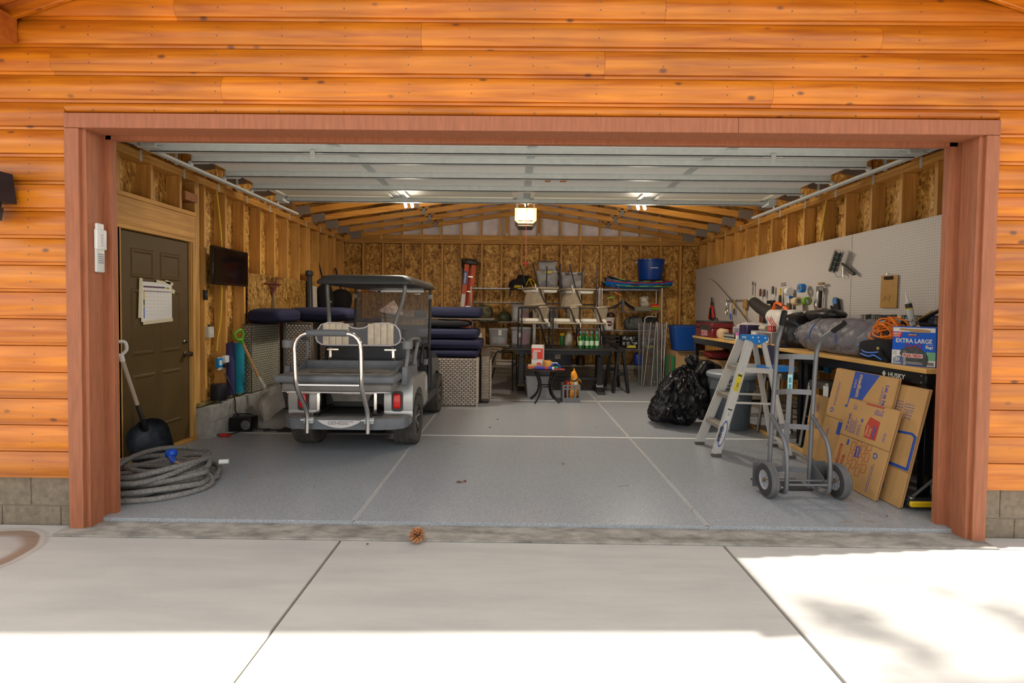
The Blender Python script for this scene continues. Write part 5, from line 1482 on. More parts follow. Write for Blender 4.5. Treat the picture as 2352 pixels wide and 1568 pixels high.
one('paper_roll', MB().lathe([(0, 0), (.035, 0), (.035, .33), (.02, .33), (.02, .30), (0, .3)], seg=14), M('brown_paper', (.46, .27, .12), .8), 'brown paper roll standing beside the white bucket', 'roll', loc=(2.03, 10.05, 1.067))
for nm, lab_, x, d, col, l2 in (('duffel', 'grey canvas bag slumped on the third right shelf', 2.34, (.36, .32, .26), (.10, .105, .10), None), ('duffel', 'black bag with white straps at the right end of the third shelf', 2.65, (.30, .32, .27), (.015, .015, .015), 1)):
    t = thing(nm, lab_, 'bag', (x, 10.0, 1.067 + d[2] / 2))
    obj('bag_body', MB().sup((0, 0, 0), d, .5, .6).noise(.035, 6, x), M('bag_%d' % (x * 100), col, .85, var=.4, vs=9), t, smooth=60)
    obj('strap', MB().tube(smoothpts([(-.12, -.16, 0), (-.13, -.18, .10), (-.05, -.17, .14), (.06, -.16, .13)], 4), .010, 6), labw if l2 else bk, t)
# fourth tray: crates
def crate(label, x0, x1, m, fill=None, tagm=None):
    t = thing('milk_crate', label, 'crate', ((x0 + x1) / 2, 10.0, .697))
    w = (x1 - x0) / 2
    for y in (-.165, .165):
        for k in range(4): obj('slat', MB().b2((-w, y - .006, .01 + k * .072), (w, y + .006, .045 + k * .072), .002), m, t)
    for x in (-w + .006, w - .006): obj('end_panel', MB().b2((x - .006, -.165, 0), (x + .006, .165, .265), .002), m, t)
    obj('crate_floor', MB().b2((-w, -.165, 0), (w, .165, .01)), m, t)
    if fill:
        mm = MB()
        rr_ = random.Random(int(x0 * 100))
        for k in range(26): mm.sup((rr_.uniform(-w * .8, w * .8), rr_.uniform(-.2, -.1), rr_.uniform(.07, .23)), (.06, .05, .045), .7, nu=8, nv=5, rot=(rr_.random() * 3, rr_.random() * 3, 0))
        obj('scrap_metal', mm, fill, t, kind='stuff')
    if tagm: obj('paper_label', MB().b2((-.05, -.175, .03), (w * .8, -.172, .075)), tagm, t, smooth=0)
scrap = M('scrap_silver', (.5, .5, .5), .35, .8, var=.5, vs=20)
crate('black milk crate on the fourth right shelf, behind the saw horse', 1.70, 2.04, black)
crate('black milk crate of silver scraps with a yellow label', 2.075, 2.385, black, scrap, laby)
crate('black milk crate of silver scraps behind the loose wire shelves', 2.45, 2.74, black, scrap, laby)
one('jug', MB().sup((0, 0, 0), (.16, .2, .25), .5, .5), M('jug_blue', (.01, .05, .35), .4), 'blue jug on the lowest right shelf beside the loose wire shelves', 'jug', loc=(2.44, 10.0, .485))

# loose wire shelf panels leaning upright against the right shelving unit
for i, (x, y, w, a, lab_) in enumerate(((2.57, 9.63, .40, 4, 'loose wire shelf panel leaning upright on the right shelving, front one'), (2.66, 9.72, .42, 3, 'loose wire shelf panel leaning upright on the right shelving, rear one'))):
    t = thing('loose_wire_shelf', lab_, 'wire shelf', (x, y, .0), (R(-a), R(1.5 * i), R(2)))
    for s in (-1, 1): obj('edge_rod', MB().cyl((s * w / 2, 0, 0), (s * w / 2, 0, 1.22), .006, seg=6), steel, t)
    for s in (-1, 1): obj('edge_rod', MB().cyl((s * w / 2 - s * .03, .03, 0), (s * w / 2 - s * .03, .03, 1.22), .006, seg=6), steel, t)
    for z in (0.006, 1.214): obj('end_rod', MB().cyl((-w / 2, 0, z), (w / 2, 0, z), .005, seg=6), steel, t)
    m = MB()
    for k in range(1, 62): m.bar((-w / 2, 0, k * .0196), (w / 2, 0, k * .0196), .0045, .0045)
    for k in (-.25, .0, .25): m.bar((k * w, .0, 0), (k * w, .0, 1.22), .005, .005)
    obj('panel_wires', m, steel, t, kind='stuff', smooth=0)
for i, (x0, x1) in enumerate(((2.40, 2.47), (2.44, 2.60), (2.585, 2.70), (2.70, 2.725), (2.80, 2.90), (2.775, 2.80))):
    one('shelf_post', MB().cyl((x0, 9.53, .012), (x1, 9.68, 1.24), .008, seg=8), M('dull_chrome', (.34, .34, .34), .35, .9), ('first', 'second', 'third', 'fourth', 'fifth', 'sixth')[i] + ' loose chrome shelf post from the left among the leaning wire shelves', 'post', 'loose shelf posts')

# dining table
tbl = M('black_table_top', (.016, .015, .015), .35, var=.2, vs=5)
t = thing('dining_table', 'black trestle dining table carrying the stacked patio chairs', 'table', (.81, 8.93, 0))
obj('table_top', MB().b2((-.92, -.46, .755), (.92, .46, .795), .006), tbl, t)
obj('apron', MB().b2((-.80, -.40, .69), (.80, -.37, .756)), blackm, t); obj('apron', MB().b2((-.80, .37, .69), (.80, .40, .756)), blackm, t)
for x in (-.70, .68):
    obj('trestle_post', MB().b2((x - .055, -.10, .06), (x + .055, .10, .70), .012).b2((x - .04, -.34, .64), (x + .04, .34, .70), .008), tbl, t)
    obj('trestle_foot', MB().prism([(-.36, 0), (.36, 0), (.34, .05), (.12, .10), (.08, .16), (-.08, .16), (-.12, .10), (-.34, .05)], .12, (x - .06, 0, 0), (0, 1, 0), (0, 0, 1), bev=.008), tbl, t)
obj('stretcher', MB().b2((-.66, -.03, .20), (.64, .03, .27), .006), tbl, t)

# rope patio chairs
rope = M('beige_rope', (.36, .29, .20), .8, var=.25, vs=40)
cush_m = M('ivory_cushion', (.66, .62, .53), .85, bump=.1, bs=200)
def patio_chair(label, loc, rot):
    t = thing('patio_chair', label, 'chair', loc, rot, 'rope patio chairs')
    for s in (-1, 1):
        obj('leg', MB().tube([(-.26, s * .27, 0), (-.255, s * .27, .45), (-.25, s * .275, .685)], .0125, 8), blackm, t)
        obj('leg', MB().tube([(.265, s * .27, 0), (.14, s * .27, .42), (.03, s * .285, .685)], .0125, 8), blackm, t)
        obj('arm_tube', MB().tube([(-.25, s * .275, .685), (.03, s * .285, .690)], .0135, 8), blackm, t)
    # seat ring
    ring = [Vector((x, y, .425)) for x, y in rrect(.50, .54, .10, 4)]
    obj('seat_frame', MB().tube(ring, .016, 8, True).b2((-.24, -.25, .405), (.24, .25, .425), .004), rope, t)
    top = [Vector((.03 + .235 * math.sin(R(a)), -.285 * math.cos(R(a)), .69 + .03 * math.sin(R(a)))) for a in range(0, 181, 10)]
    obj('back_rail', MB().tube(top, .019, 8), rope, t)
    m = MB()
    n = 64
    for i in range(n + 1):
        a = 180 * i / n
        p = Vector((.03 + .235 * math.sin(R(a)), -.285 * math.cos(R(a)), .685 + .03 * math.sin(R(a))))
        q = Vector((.05 + .15 * math.sin(R(a)), -.25 * math.cos(R(a)), .43))
        m.tube([p, (p + q) / 2 + Vector((.008, 0, 0)), q], .0052, 4)
    obj('rope_strands', m, rope, t, kind='stuff', smooth=50)
    obj('seat_cushion', MB().sup((-.01, 0, .468), (.48, .48, .075), .25, .4, nu=28).noise(.003, 9), cush_m, t, smooth=70)
    for s in (-1, 1): obj('cushion_tie', MB().tube(smoothpts([(.16, s * .26, .46), (.20, s * .285, .44), (.22, s * .28, .36)], 3), .009, 6).sup((.18, s * .275, .45), (.04, .03, .035), .8, nu=8, nv=5), cush_m, t)
    return t
TZ = .796
p0 = patio_chair('upright rope chair at the left end of the black table top', (.33, 8.86, TZ), R(6))
for loc, rot, lab_ in (((.88, 8.88, TZ), (0, 0, R(3)), 'upright rope chair in the middle of the black table top'),
                       ((1.37, 8.96, TZ), (0, 0, R(-2)), 'upright rope chair at the right end of the black table, beside the green bottles'),
                       ((-.26, 9.25, 0), (0, 0, R(172)), 'rope chair standing on the floor left of the black table'),
                       ((.42, 8.86, TZ + .71 + .735), (0, PI, R(22)), 'rope chair turned upside down on the left and middle table chairs'),
                       ((1.06, 8.92, TZ + .71 + .725), (0, PI, R(20)), 'rope chair turned upside down on the middle and right table chairs')):
    c = dup(p0, loc, rot, lab_)
gl = M('green_glass', (.005, .20, .03), .08, trans=.45, coat=.5)
lbw = M('bottle_label_white', (.42, .58, .40), .5)
for i, (x, y) in enumerate(((1.115, 8.62), (1.18, 8.70), (1.225, 8.60), (1.305, 8.61), (1.395, 8.62))):
    bottle('glass_bottle', 'green glass bottle with a blue cap, %s from the left on the table' % ('first', 'second', 'third', 'fourth', 'fifth')[i], (x, y, TZ), [(0, 0), (.035, 0), (.036, .15), (.030, .19), (.014, .22), (.013, .265), (0, .265)], gl, (.262, .016, .285), M('cap_blue', (.10, .38, .62), .4), 'green bottles on the table', (.0368, .05, .13, lbw))

# small round table with its clutter
t = thing('side_table', 'small round black iron table with bowed legs in front of the black table', 'table', (.475, 7.92, 0))
obj('table_top', MB().lathe([(0, .50), (.29, .50), (.30, .507), (.30, .52), (.285, .527), (0, .527)], seg=40), M('dark_bronze_top', (.035, .028, .024), .4), t)
for k in range(4):
    a = R(45 + 90 * k + 8)
    pr = smoothpts([(.24, .50), (.17, .42), (.115, .27), (.15, .13), (.27, .012)], 5)
    obj('leg', MB().tube([Vector((p.x * math.cos(a), p.x * math.sin(a), p.y)) for p in [Vector((q[0], q[1], 0)) for q in pr]], .017, 8, flat=(.6, 1.2)), blackm, t)
obj('ring', MB().tube([Vector((.115 * math.cos(R(b)), .115 * math.sin(R(b)), .25)) for b in range(0, 360, 18)], .010, 6, True), blackm, t)
ZT = .528
t = thing('product_box', 'red and white product carton standing on the small round table', 'box', (.36, 8.0, ZT), R(-12))
obj('carton', MB().b2((-.09, -.075, 0), (.09, .075, .36), .003), M('carton_white', (.66, .62, .58), .6), t)
rb = M('carton_red', (.62, .04, .02), .55)
obj('red_panel', MB().b2((-.0905, -.0765, .14), (.0905, -.075, .31)).b2((-.0915, -.0765, .14), (-.09, .0755, .34)), rb, t, smooth=0)
obj('red_foot', MB().lathe([(0, 0), (.045, 0), (.045, .002), (0, .002)], (.03, -.075, .045), rot=(R(90), 0, 0)), rb, t)
obj('picture', MB().b2((-.07, -.078, .13), (.0, -.0766, .25)), M('carton_grey', (.42, .42, .43), .6), t, smooth=0)
for k in range(4): obj('print_line', MB().b2((-.06, -.0785, .275 - k * .018 if k < 2 else .09 - k * .02), (.06, -.0767, .285 - k * .018 if k < 2 else .098 - k * .02)), M('carton_white') if k < 2 else M('carton_grey'), t, smooth=0)
t = thing('caulking_tube', 'blue and red tube lying across the front of the small round table', 'tube', (.43, 7.68, ZT + .026), R(-10))
obj('tube_body', MB().cyl((-.13, 0, 0), (.14, 0, 0), .026, seg=14), M('tube_violet', (.04, .045, .30), .4), t); obj('tube_band', MB().cyl((.03, 0, 0), (.075, 0, 0), .0266, seg=14), redp, t)
obj('tube_end', MB().cyl((.14, 0, 0), (.165, 0, 0), .027, seg=14), labw, t); obj('nozzle', MB().cyl((-.13, 0, 0), (-.26, .0, .01), .012, .004, seg=8), redp, t)
t = thing('wood_block', 'yellow wooden block on the small round table beside the red carton', 'block', (.52, 7.87, ZT), R(25))
obj('block_body', MB().b2((-.05, -.045, 0), (.05, .045, .11), .004), wood('yellow_wood', (.55, .27, .05), (.70, .38, .09), 2, 0), t); obj('block_slip', MB().b2((-.06, .05, 0), (.07, .07, .125), .003), M('plain_orange', (.55, .25, .06), .6), t)
one('tape_measure', MB().b2((-.06, -.03, 0), (.06, .03, .03), .006), M('tape_blue', (.02, .06, .35), .4), 'blue flat item lying behind the wooden block', 'tool', loc=(.47, 8.08, ZT + .0))
t = thing('clamp_saw', 'blue bowed hand tool with a green base on the small round table', 'tool', (.625, 7.80, ZT))
obj('bow', MB().tube(arc((0, 0, .01), .075, 0, 180, 12), .012, 8), M('tool_blue', (.03, .08, .42), .4), t); obj('tool_base', MB().sup((0, 0, .022), (.10, .05, .04), .6), M('tool_green', (.03, .22, .12), .5), t); obj('white_top', MB().b2((-.04, .01, .07), (.04, .05, .10), .006), labw, t)
one('red_strip', MB().bar((-.12, 0, 0), (.14, 0, .0), .03, .014, bev=.003), M('strip_red', (.62, .05, .05), .5), 'red flat strip at the front edge of the small round table', 'strip', loc=(.625, 7.705, ZT + .008))
one('paper_packet', MB().b2((-.07, -.05, 0), (.07, .05, .07), .01), kraft, 'brown paper packet at the left rim of the small round table', 'packet', loc=(.27, 7.80, ZT))
tote('storage_tote', 'large translucent tote with a charcoal lid behind the small round table', 'tote', (.17, 8.24, 0), (.60, 8.86, .36), M('milky_plastic', (.62, .61, .62), .35, trans=.3, alpha=.85), lidk, [((0, .9, .4), cw), ((0, .8, .75), cg)], taper=.86)

# grey crate of snack bags
gc = M('crate_grey', (.17, .18, .185), .5)
t = thing('stacking_crate', 'grey lattice crate with snack bags on the floor by the round table', 'crate', (.885, 8.0, 0))
for y in (-.145, .145):
    for x in (-.125, -.06, .06, .125): obj('upright', MB().b2((x - .014, y - .008, .01), (x + .014, y + .008, .27), .002), gc, t)
    for z0, z1 in ((.0, .075), (.20, .225), (.25, .275)): obj('rail', MB().b2((-.138, y - .006, z0), (.138, y + .006, z1), .002), gc, t)
for x in (-.132, .132):
    obj('end_wall', MB().b2((x - .006, -.145, 0), (x + .006, .145, .275), .002), gc, t)
obj('crate_floor', MB().b2((-.135, -.145, 0), (.135, .145, .012)), gc, t)
foil = M('orange_foil', (.80, .30, .01), .3, coat=.4)
t = thing('snack_bag', 'crumpled orange foil bag sticking up out of the grey crate', 'bag', (.93, 7.96, .02))
def foilbag(p):
    k = max(0, p.z / .40 + .2)
    return Vector((p.x * (1 - .75 * min(1, k)) + .06 * max(0, k - .6), p.y * (1 - .5 * min(1, k)), p.z))
obj('bag_body', MB().sup((0, 0, .235), (.19, .14, .46), .7, .8, nu=22, nv=16, f=foilbag).noise(.028, 12, 2), foil, t, smooth=30)
obj('torn_corner', MB().quad((.0, -.03, .42), (.10, -.05, .33), (.13, -.05, .27), (.05, -.04, .36)).quad((.0, -.02, .42), (-.03, -.03, .40), (.0, -.02, .52), (.03, -.01, .46)), foil, t, smooth=0)
obj('dark_band', MB().tube(smoothpts([(-.06, -.075, .33), (.0, -.085, .315), (.07, -.07, .36)], 4), .014, 6), M('band_black', (.03, .03, .03), .5), t)
obj('bag_label', MB().b2((.0, -.085, .255), (.045, -.078, .30)), labw, t, smooth=0)
one('snack_bag', MB().sup((0, 0, 0), (.13, .16, .30), .7, .8).noise(.03, 12, 7), M('red_black_foil', (.36, .02, .02), .35, var=.9, vs=18, col2=(.02, .015, .015)), 'red and black foil bag in the left half of the grey crate', 'bag', loc=(.82, 7.97, .18))

# plastic saw horse
t = thing('saw_horse', 'black plastic saw horse at the right end of the black table', 'saw horse', (1.86, 9.22, 0))
obj('beam', MB().b2((-.06, -.40, .72), (.06, .40, .80), .01), black, t)
for y in (-.34, .34):
    for s in (-1, 1): obj('leg', MB().bar((s * .04, y, .76), (s * .13, y + (.06 if y > 0 else -.06), .0), .05, .085, up=(0, 1, 0), bev=.008), black, t)
    obj('leg_brace', MB().b2((-.09, y - .02, .30), (.09, y + .02, .36), .006), black, t)

# right corner: totes and cartons
t = thing('cardboard_box', 'large plain carton with dark open flaps carrying the blue tote in the right corner', 'box', (3.31, 9.55, 0))
obj('carton', MB().b2((-.36, -.33, 0), (.33, .36, .70), .004), kraft, t)
obj('flap', MB().box((-.02, -.36, .705), (.66, .12, .006), (R(-12), 0, 0)), M('flap_dark', (.22, .13, .06), .85), t)  # flap coloured darker than the carton
tote('storage_tote', 'blue plastic storage tote on the large carton in the right corner', 'tote', (2.96, 9.42, .712), (3.50, 9.82, 1.17), M('tote_blue', (.006, .07, .33), .4), M('tote_lid_navy', (.015, .05, .16), .5), taper=.82)  # lid a deeper blue than the tub
t = thing('cardboard_box', 'plain carton under the far end of the workbench', 'box', (3.36, 8.35, 0))
obj('carton', MB().b2((-.24, -.28, 0), (.24, .20, .66), .004), kraft, t); obj('flap', MB().box((-.26, 0, .64), (.14, .5, .006), (0, R(35), 0)), kraft, t)
one('duffel', MB().sup((0, 0, 0), (.44, .42, .13), .6, .7).noise(.025, 7, 8), M('maroon_bag', (.16, .012, .015), .8), 'dark maroon bag lying on the carton under the far workbench end', 'bag', loc=(3.36, 8.35, .735))
t = thing('seed_box', 'narrow green and red box standing beside the large carton', 'box', (2.88, 9.35, 0))
obj('carton', MB().b2((-.05, -.10, 0), (.05, .10, .62), .003), M('box_green', (.02, .20, .06), .6), t); obj('red_panel', MB().b2((-.051, -.101, .20), (-.02, -.0995, .60)), M('box_red_brown', (.25, .05, .03), .6), t, smooth=0)
# ================================================================= WORKBENCHES
maple = wood('bench_maple', (.60, .33, .09), (.74, .45, .15), 1, 0, .4, .15, .05)
bsteel = M('bench_black_steel', (.012, .012, .014), .25, .3)
BZ = 1.035
by = [3.745, 5.392, 7.042, 8.69]
for i in range(3):
    a, b = by[i] + .002, by[i + 1] - .002
    c = (a + b) / 2
    t = thing('workbench', ('black steel workbench with a maple top nearest the right jamb', 'black steel workbench with a maple top, middle of the three by the pegboard', 'black steel workbench with a maple top, farthest of the three')[i], 'workbench', (3.352, c, 0))
    h = (b - a) / 2
    obj('bench_top', MB().b2((-.302, -h, BZ - .038), (.302, h, BZ), .004), maple, t)
    obj('front_rail', MB().b2((-.285, -h + .02, BZ - .128), (-.265, h - .02, BZ - .038), .003), bsteel, t)
    for y in (-h + .03, h - .03): obj('end_rail', MB().b2((-.28, y - .012, BZ - .128), (.28, y + .012, BZ - .038), .003), bsteel, t)
    for y in (-h + .055, h - .055):
        for x in (-.245, .265):
            obj('leg', MB().b2((x - .03, y - .03, .02), (x + .03, y + .03, BZ - .1), .003), bsteel, t)
            obj('foot', MB().cyl((x, y, 0), (x, y, .02), .022, seg=10), bsteel, t)
        obj('foot_rail', MB().b2((-.24, y - .02, .16), (.26, y + .02, .21), .003), bsteel, t)
    if i == 0:
        lm = M('bench_lettering', (.55, .56, .50), .5)
        text('lettering', 'HUSKY', lm, t, (-.2858, -.42, BZ - .108), .05, (0, -1, 0), (0, 0, 1), bold=.0012, sx=1.15)
        obj('emblem', MB().prism([(0, .0), (.022, .026), (.044, 0), (.022, -.026)], .001, (-.2856, -.355, BZ - .09), (0, -1, 0), (0, 0, 1)), lm, t, smooth=0)
        for z in (-.11, -.06): obj('bolt', MB().lathe([(0, .004), (.006, .003), (.007, 0)], (-.285, -h + .06, BZ + z), rot=(0, R(-90), 0), seg=8), steel, t)
one('floor_board', MB().b2((2.955, 5.12, 0), (2.995, 6.5, .035), .002), maple, 'loose pine strip lying on the floor in front of the workbench legs', 'board')

# flattened moving boxes
kr = M('box_kraft', (.50, .285, .105), .75, var=.08, vs=4, bump=.08, bs=220)
kre = M('box_kraft_edge', (.42, .24, .10), .85)
pb = M('print_blue', (.02, .07, .36), .6)
pr_ = M('print_red', (.45, .045, .025), .6)
pv = M('print_violet', (.10, .09, .30), .7)
prust = M('print_rust', (.40, .075, .03), .7)
pd = M('crease_dark', (.13, .07, .03), .9)
def flatbox(label, xb, y0, y1, L, a, thick=.012, crease=.52):
    t = thing('moving_box', label, 'cardboard box', (xb, (y0 + y1) / 2, .004), (R(-a), 0, R(-90)), 'flattened moving boxes')
    w = abs(y1 - y0) / 2
    c = L * crease
    obj('lower_panel', MB().b2((-w, -thick / 2, 0), (w, thick / 2, c - .002), .002), kr, t)
    obj('upper_panel', MB().b2((-w, -thick / 2 - .002, c + .002), (w, thick / 2 - .002, L), .002), kr, t)
    obj('back_layer', MB().b2((-w + .005, thick / 2 + .001, .01), (w + .008, thick / 2 + .008, L + .006), .001), kre, t)
    return t, w, -thick / 2 - .0024
def stamp(t, y, x0, z0, x1, z1, m, name='print_block'):
    return obj(name, MB().b2((x0, y - .0008, z0), (x1, y + .0006, z1)), m, t, smooth=0)
def lines(t, y, x0, z0, n, ln, vert, m, gap=.016, th=.005):
    mm = MB()
    rr_ = random.Random(int(x0 * 1000 + z0 * 77))
    for k in range(n):
        l = ln * rr_.uniform(.6, 1)
        q = 0
        while q < l:
            e = min(l, q + rr_.uniform(.012, .04))
            if vert: mm.b2((x0 + k * gap, y - .0006, z0 + q), (x0 + k * gap + th, y + .0004, z0 + e))
            else: mm.b2((x0 + q, y - .0006, z0 - k * gap), (x0 + e, y + .0004, z0 - k * gap + th))
            q = e + .006
    obj('fine_print', mm, m, t, kind='stuff', smooth=0)
def recycle(t, y, x, z, r=.022):
    mm = MB()
    for k in range(3):
        a = R(90 + 120 * k); b = R(90 + 120 * k + 85)
        mm.bar((x + r * math.cos(a), y, z + r * math.sin(a)), (x + r * math.cos(b), y, z + r * math.sin(b)), .001, .011, up=(math.cos((a + b) / 2), 0, math.sin((a + b) / 2)))
    obj('recycling_mark', mm, pb, t, smooth=0)
# big one, nearest the jamb
t, w, y = flatbox('tall flattened box with a blue border, nearest the right jamb', 2.852, 4.28, 3.70, .90, 12.5, crease=.30)
obj('blue_line', MB().bar((w - .012, y, .28), (w - .012, y, .545), .001, .024, up=(1, 0, 0)).bar((w - .02, y, .29), (-w + .2, y, .40 - .11), .001, .022, up=(0, 0, 1)).bar((w - .015, y, .54), (w - .05, y, .555), .001, .02).bar((w - .05, y, .555), (-w + .22, y, .525), .001, .018), pb, t, kind='stuff', smooth=0)
for k, (xx, zz) in enumerate(((.02, .70), (.02, .77), (.13, .70), (.11, .76))): lines(t, y, xx, zz, 3, .10, False, pv, .022, .006)
lines(t, y, .06, .09, 4, .05, True, pv, .014, .005)
# medium
t, w, y = flatbox('flattened box printed medium behind the smaller one', 2.818, 4.72, 3.96, .945, 12.3, crease=.52)
stamp(t, y, -w + .26, .62, -w + .40, .945, pb)
obj('print_block', MB().prism([(-w + .40, .66), (-w + .47, .79), (-w + .56, .945), (-w + .40, .945)], -.001, (0, y, 0)), pb, t, smooth=0)
stamp(t, y, -w + .235, .62, -w + .26, .64, pb)
text('lettering', 'medium', M('print_kraft', (.56, .36, .16), .7), t, (-w + .335, y - .0016, .925), .062, (0, 0, -1), (1, 0, 0), bold=.002)
lines(t, y - .001, -w + .29, .80, 2, .12, True, M('print_kraft'), .014)
text('lettering', 'Let us help', pv, t, (-w + .655, y - .001, .88), .046, (0, 0, -1), (1, 0, 0), bold=.0016)
lines(t, y, -w + .62, .68, 2, .20, True, pv, .016)
recycle(t, y, -w + .075, .56)
lines(t, y, -w + .085, .60, 2, .25, True, pv, .014)
stamp(t, y + .002, -w + .205, .36, -w + .275, .475, pb)
obj('blue_line', MB().bar((-w + .27, y + .002, .08), (-w + .27, y + .002, .345), .001, .012, up=(1, 0, 0)).bar((-w + .264, y + .002, .345), (-w + .30, y + .002, .35), .001, .012), pb, t, smooth=0)
lines(t, y + .002, -w + .31, .10, 2, .26, True, pv, .02)
lines(t, y + .002, -w + .07, .30, 3, .10, True, pv, .012)
# leftmost
t, w, y = flatbox('narrow flattened box deepest under the bench, left of the medium one', 2.945, 5.12, 4.74, .62, 8)
lines(t, y, -w + .10, .05, 3, .08, True, pv, .012); lines(t, y, -w + .12, .46, 3, .1, True, pv, .012); lines(t, y, -w + .14, .30, 3, .12, True, pv, .012)
# small, in front
t, w, y = flatbox('flattened box printed small, front of the leaning stack', 2.768, 4.41, 3.836, .715, 14, crease=.55)
lo = y + .002
text('lettering', 'Let us help.', pv, t, (-w + .075, y - .001, .44), .034, (0, 0, 1), (-1, 0, 0), bold=.001)
lines(t, y, -w + .09, .43, 6, .17, True, pv, .015)
lines(t, y, -w + .085, .63, 3, .05, True, pv, .016)
lines(t, y, -w + .20, .43, 2, .10, True, pv, .016); stamp(t, y, -w + .21, .545, -w + .235, .575, pv)
obj('print_block', MB().prism([(-w + .285, .435), (-w + .42, .435), (-w + .42, .59), (-w + .30, .61), (-w + .275, .525)], -.001, (0, y, 0)), pr_, t, smooth=0)
kx = M('print_kraft')
text('lettering', 'Heavy', kx, t, (-w + .315, y - .0016, .45), .036, (0, 0, 1), (-1, 0, 0), bold=.0008)
text('lettering', 'Duty', kx, t, (-w + .35, y - .0016, .45), .036, (0, 0, 1), (-1, 0, 0), bold=.0008)
text('lettering', 'small', pv, t, (-w + .395, y - .0016, .445), .05, (0, 0, 1), (-1, 0, 0), bold=.0014)
lines(t, y, -w + .335, .635, 8, .055, True, pv, .012)
lines(t, y, -w + .49, .45, 2, .08, True, pv, .015)
stamp(t, y - .002, -w + .22, .700, -w + .42, .713, pr_, 'edge_print')
text('lettering', 'welcome', prust, t, (-w + .075, lo - .001, .085), .064, (0, 0, 1), (-1, 0, 0), bold=.002)
text('lettering', 'home.', prust, t, (-w + .135, lo - .001, .085), .064, (0, 0, 1), (-1, 0, 0), bold=.002)
stamp(t, lo, -w + .075, .005, -w + .265, .105, pr_)
text('lettering', 'small', pv, t, (-w + .12, lo - .0016, .04), .055, (1, 0, 0), (0, 0, 1), bold=.0016)
mm = MB()
hexo = lambda cx, cz, r: [(cx - .022, cz - r), (cx + .022, cz - r + .01), (cx + .022, cz + r - .01), (cx, cz + r), (cx - .022, cz + r - .012)]
for r_ in range(3):
    for c_ in range(4):
        cx, cz = -w + .20 + c_ * .060, .15 + r_ * .092 + (.046 if c_ % 2 else 0)
        q = hexo(cx, cz, .040)
        for i in range(5):
            a, b = q[i], q[(i + 1) % 5]
            mm.bar((a[0], lo - .0004, a[1]), (b[0], lo - .0004, b[1]), .001, .0045, up=(b[1] - a[1], 0, a[0] - b[0]))
obj('house_pattern', mm, prust, t, kind='stuff', smooth=0)
obj('print_block', MB().prism([(-w + .235, .255), (-w + .29, .255), (-w + .29, .335), (-w + .262, .355), (-w + .235, .335)], -.0012, (0, lo, 0)), pb, t, smooth=0)
text('lettering', "LOWE'S", M('print_kraft'), t, (-w + .275, lo - .002, .262), .022, (0, 0, 1), (-1, 0, 0), bold=.0006)
obj('print_block', MB().prism([(-w + .115, .325), (-w + .14, .325), (-w + .14, .365), (-w + .125, .38), (-w + .115, .37)], -.0012, (0, lo, 0)), pb, t, smooth=0)
recycle(t, lo, -w + .46, .325, .024); lines(t, lo, -w + .455, .03, 2, .24, True, pv, .016)

# platform truck by the jamb
t = thing('dolly', 'black cart plate with a yellow front edge on the floor by the right jamb', 'dolly', (3.20, 3.965, 0))
obj('deck', MB().b2((-.30, -.30, .05), (.30, -.215, .075), .004), M('deck_black', (.03, .03, .03), .6), t)
obj('edge_bumper', MB().b2((-.31, -.325, .035), (.31, -.30, .075), .006), yelp, t)
obj('side_bumper', MB().b2((-.315, -.30, .03), (-.30, -.215, .06), .004), black, t)
for x in (-.22, .22):
    for yy in (-.25,): obj('caster', MB().cyl((x - .012, yy, .025), (x + .012, yy, .025), .025, seg=12), rubber, t)
obj('strut_rod', MB().cyl((-.24, -.24, .08), (.04, -.24, .32), .011, seg=8), M('rod_grey', (.10, .10, .10), .5), t)
obj('pivot_cap', MB().sup((-.26, -.26, .082), (.04, .04, .02), .8), M('pivot_silver', (.5, .5, .48), .3, .8), t)
obj('yellow_knob', MB().sup((-.02, -.26, .17), (.08, .06, .13), .5), yelp, t)
obj('fold_handle', MB().tube([(.2, -.24, .07), (.2, -.23, .85)], .012, 8), blackm, t)

# ================================================================= HAND TRUCK
ht_m = M('hammered_grey', (.17, .175, .185), .38, .4, bump=.15, bs=200)
t = thing('hand_truck', 'grey steel hand truck standing in front of the workbench with its wheels to the door', 'hand truck', (2.24, 4.05, 0))
def lx(x): return x - 2.24
for s, xb, xt in ((-1, 2.062, 2.098), (1, 2.385, 2.415)):
    top = [(lx(xt), 0, 1.06), (lx(xt) + .008 * s, -.02, 1.18)]
    if s < 0: top += [(lx(xt) + .0, -.05, 1.29), (lx(xt) - .01, -.09, 1.35)]
    else: top += [(lx(xt) + .01, -.07, 1.245), (lx(xt) + .03, -.16, 1.305)]
    obj('side_tube', MB().tube(smoothpts([(lx(xb), 0, .03), (lx(xb) + .01, 0, .5)] + top, 4), .017, 12), ht_m, t, smooth=60)
    p = Vector(top[-1]); q = p + ((Vector(top[-1]) - Vector(top[-2])).normalized() * .12)
    obj('rubber_grip', MB().tube([p, (p + q) / 2, q], [.022, .0225, .021], 12), black, t)
for z, k in ((1.085, 1), (.80, .93), (.515, .9), (.165, .85)):
    xa, xb = lx(2.062 + .036 * z / 1.3), lx(2.385 + .03 * z / 1.3)
    m = MB()
    n = 8
    pts = [Vector((xa + (xb - xa) * i / n, .045 * math.sin(PI * i / n), z)) for i in range(n + 1)]
    for a, b in zip(pts, pts[1:]): m.bar(a, b, .006, .042)
    obj('cross_bar', m, ht_m, t)
obj('centre_bar', MB().bar((lx(2.215), .05, .16), (lx(2.25), .05, 1.085), .04, .006, up=(0, 1, 0)), ht_m, t)
obj('maker_label', MB().b2((lx(2.218), .043, .80), (lx(2.255), .0465, .94)), M('label_cyan', (.36, .62, .66), .5), t, smooth=0)
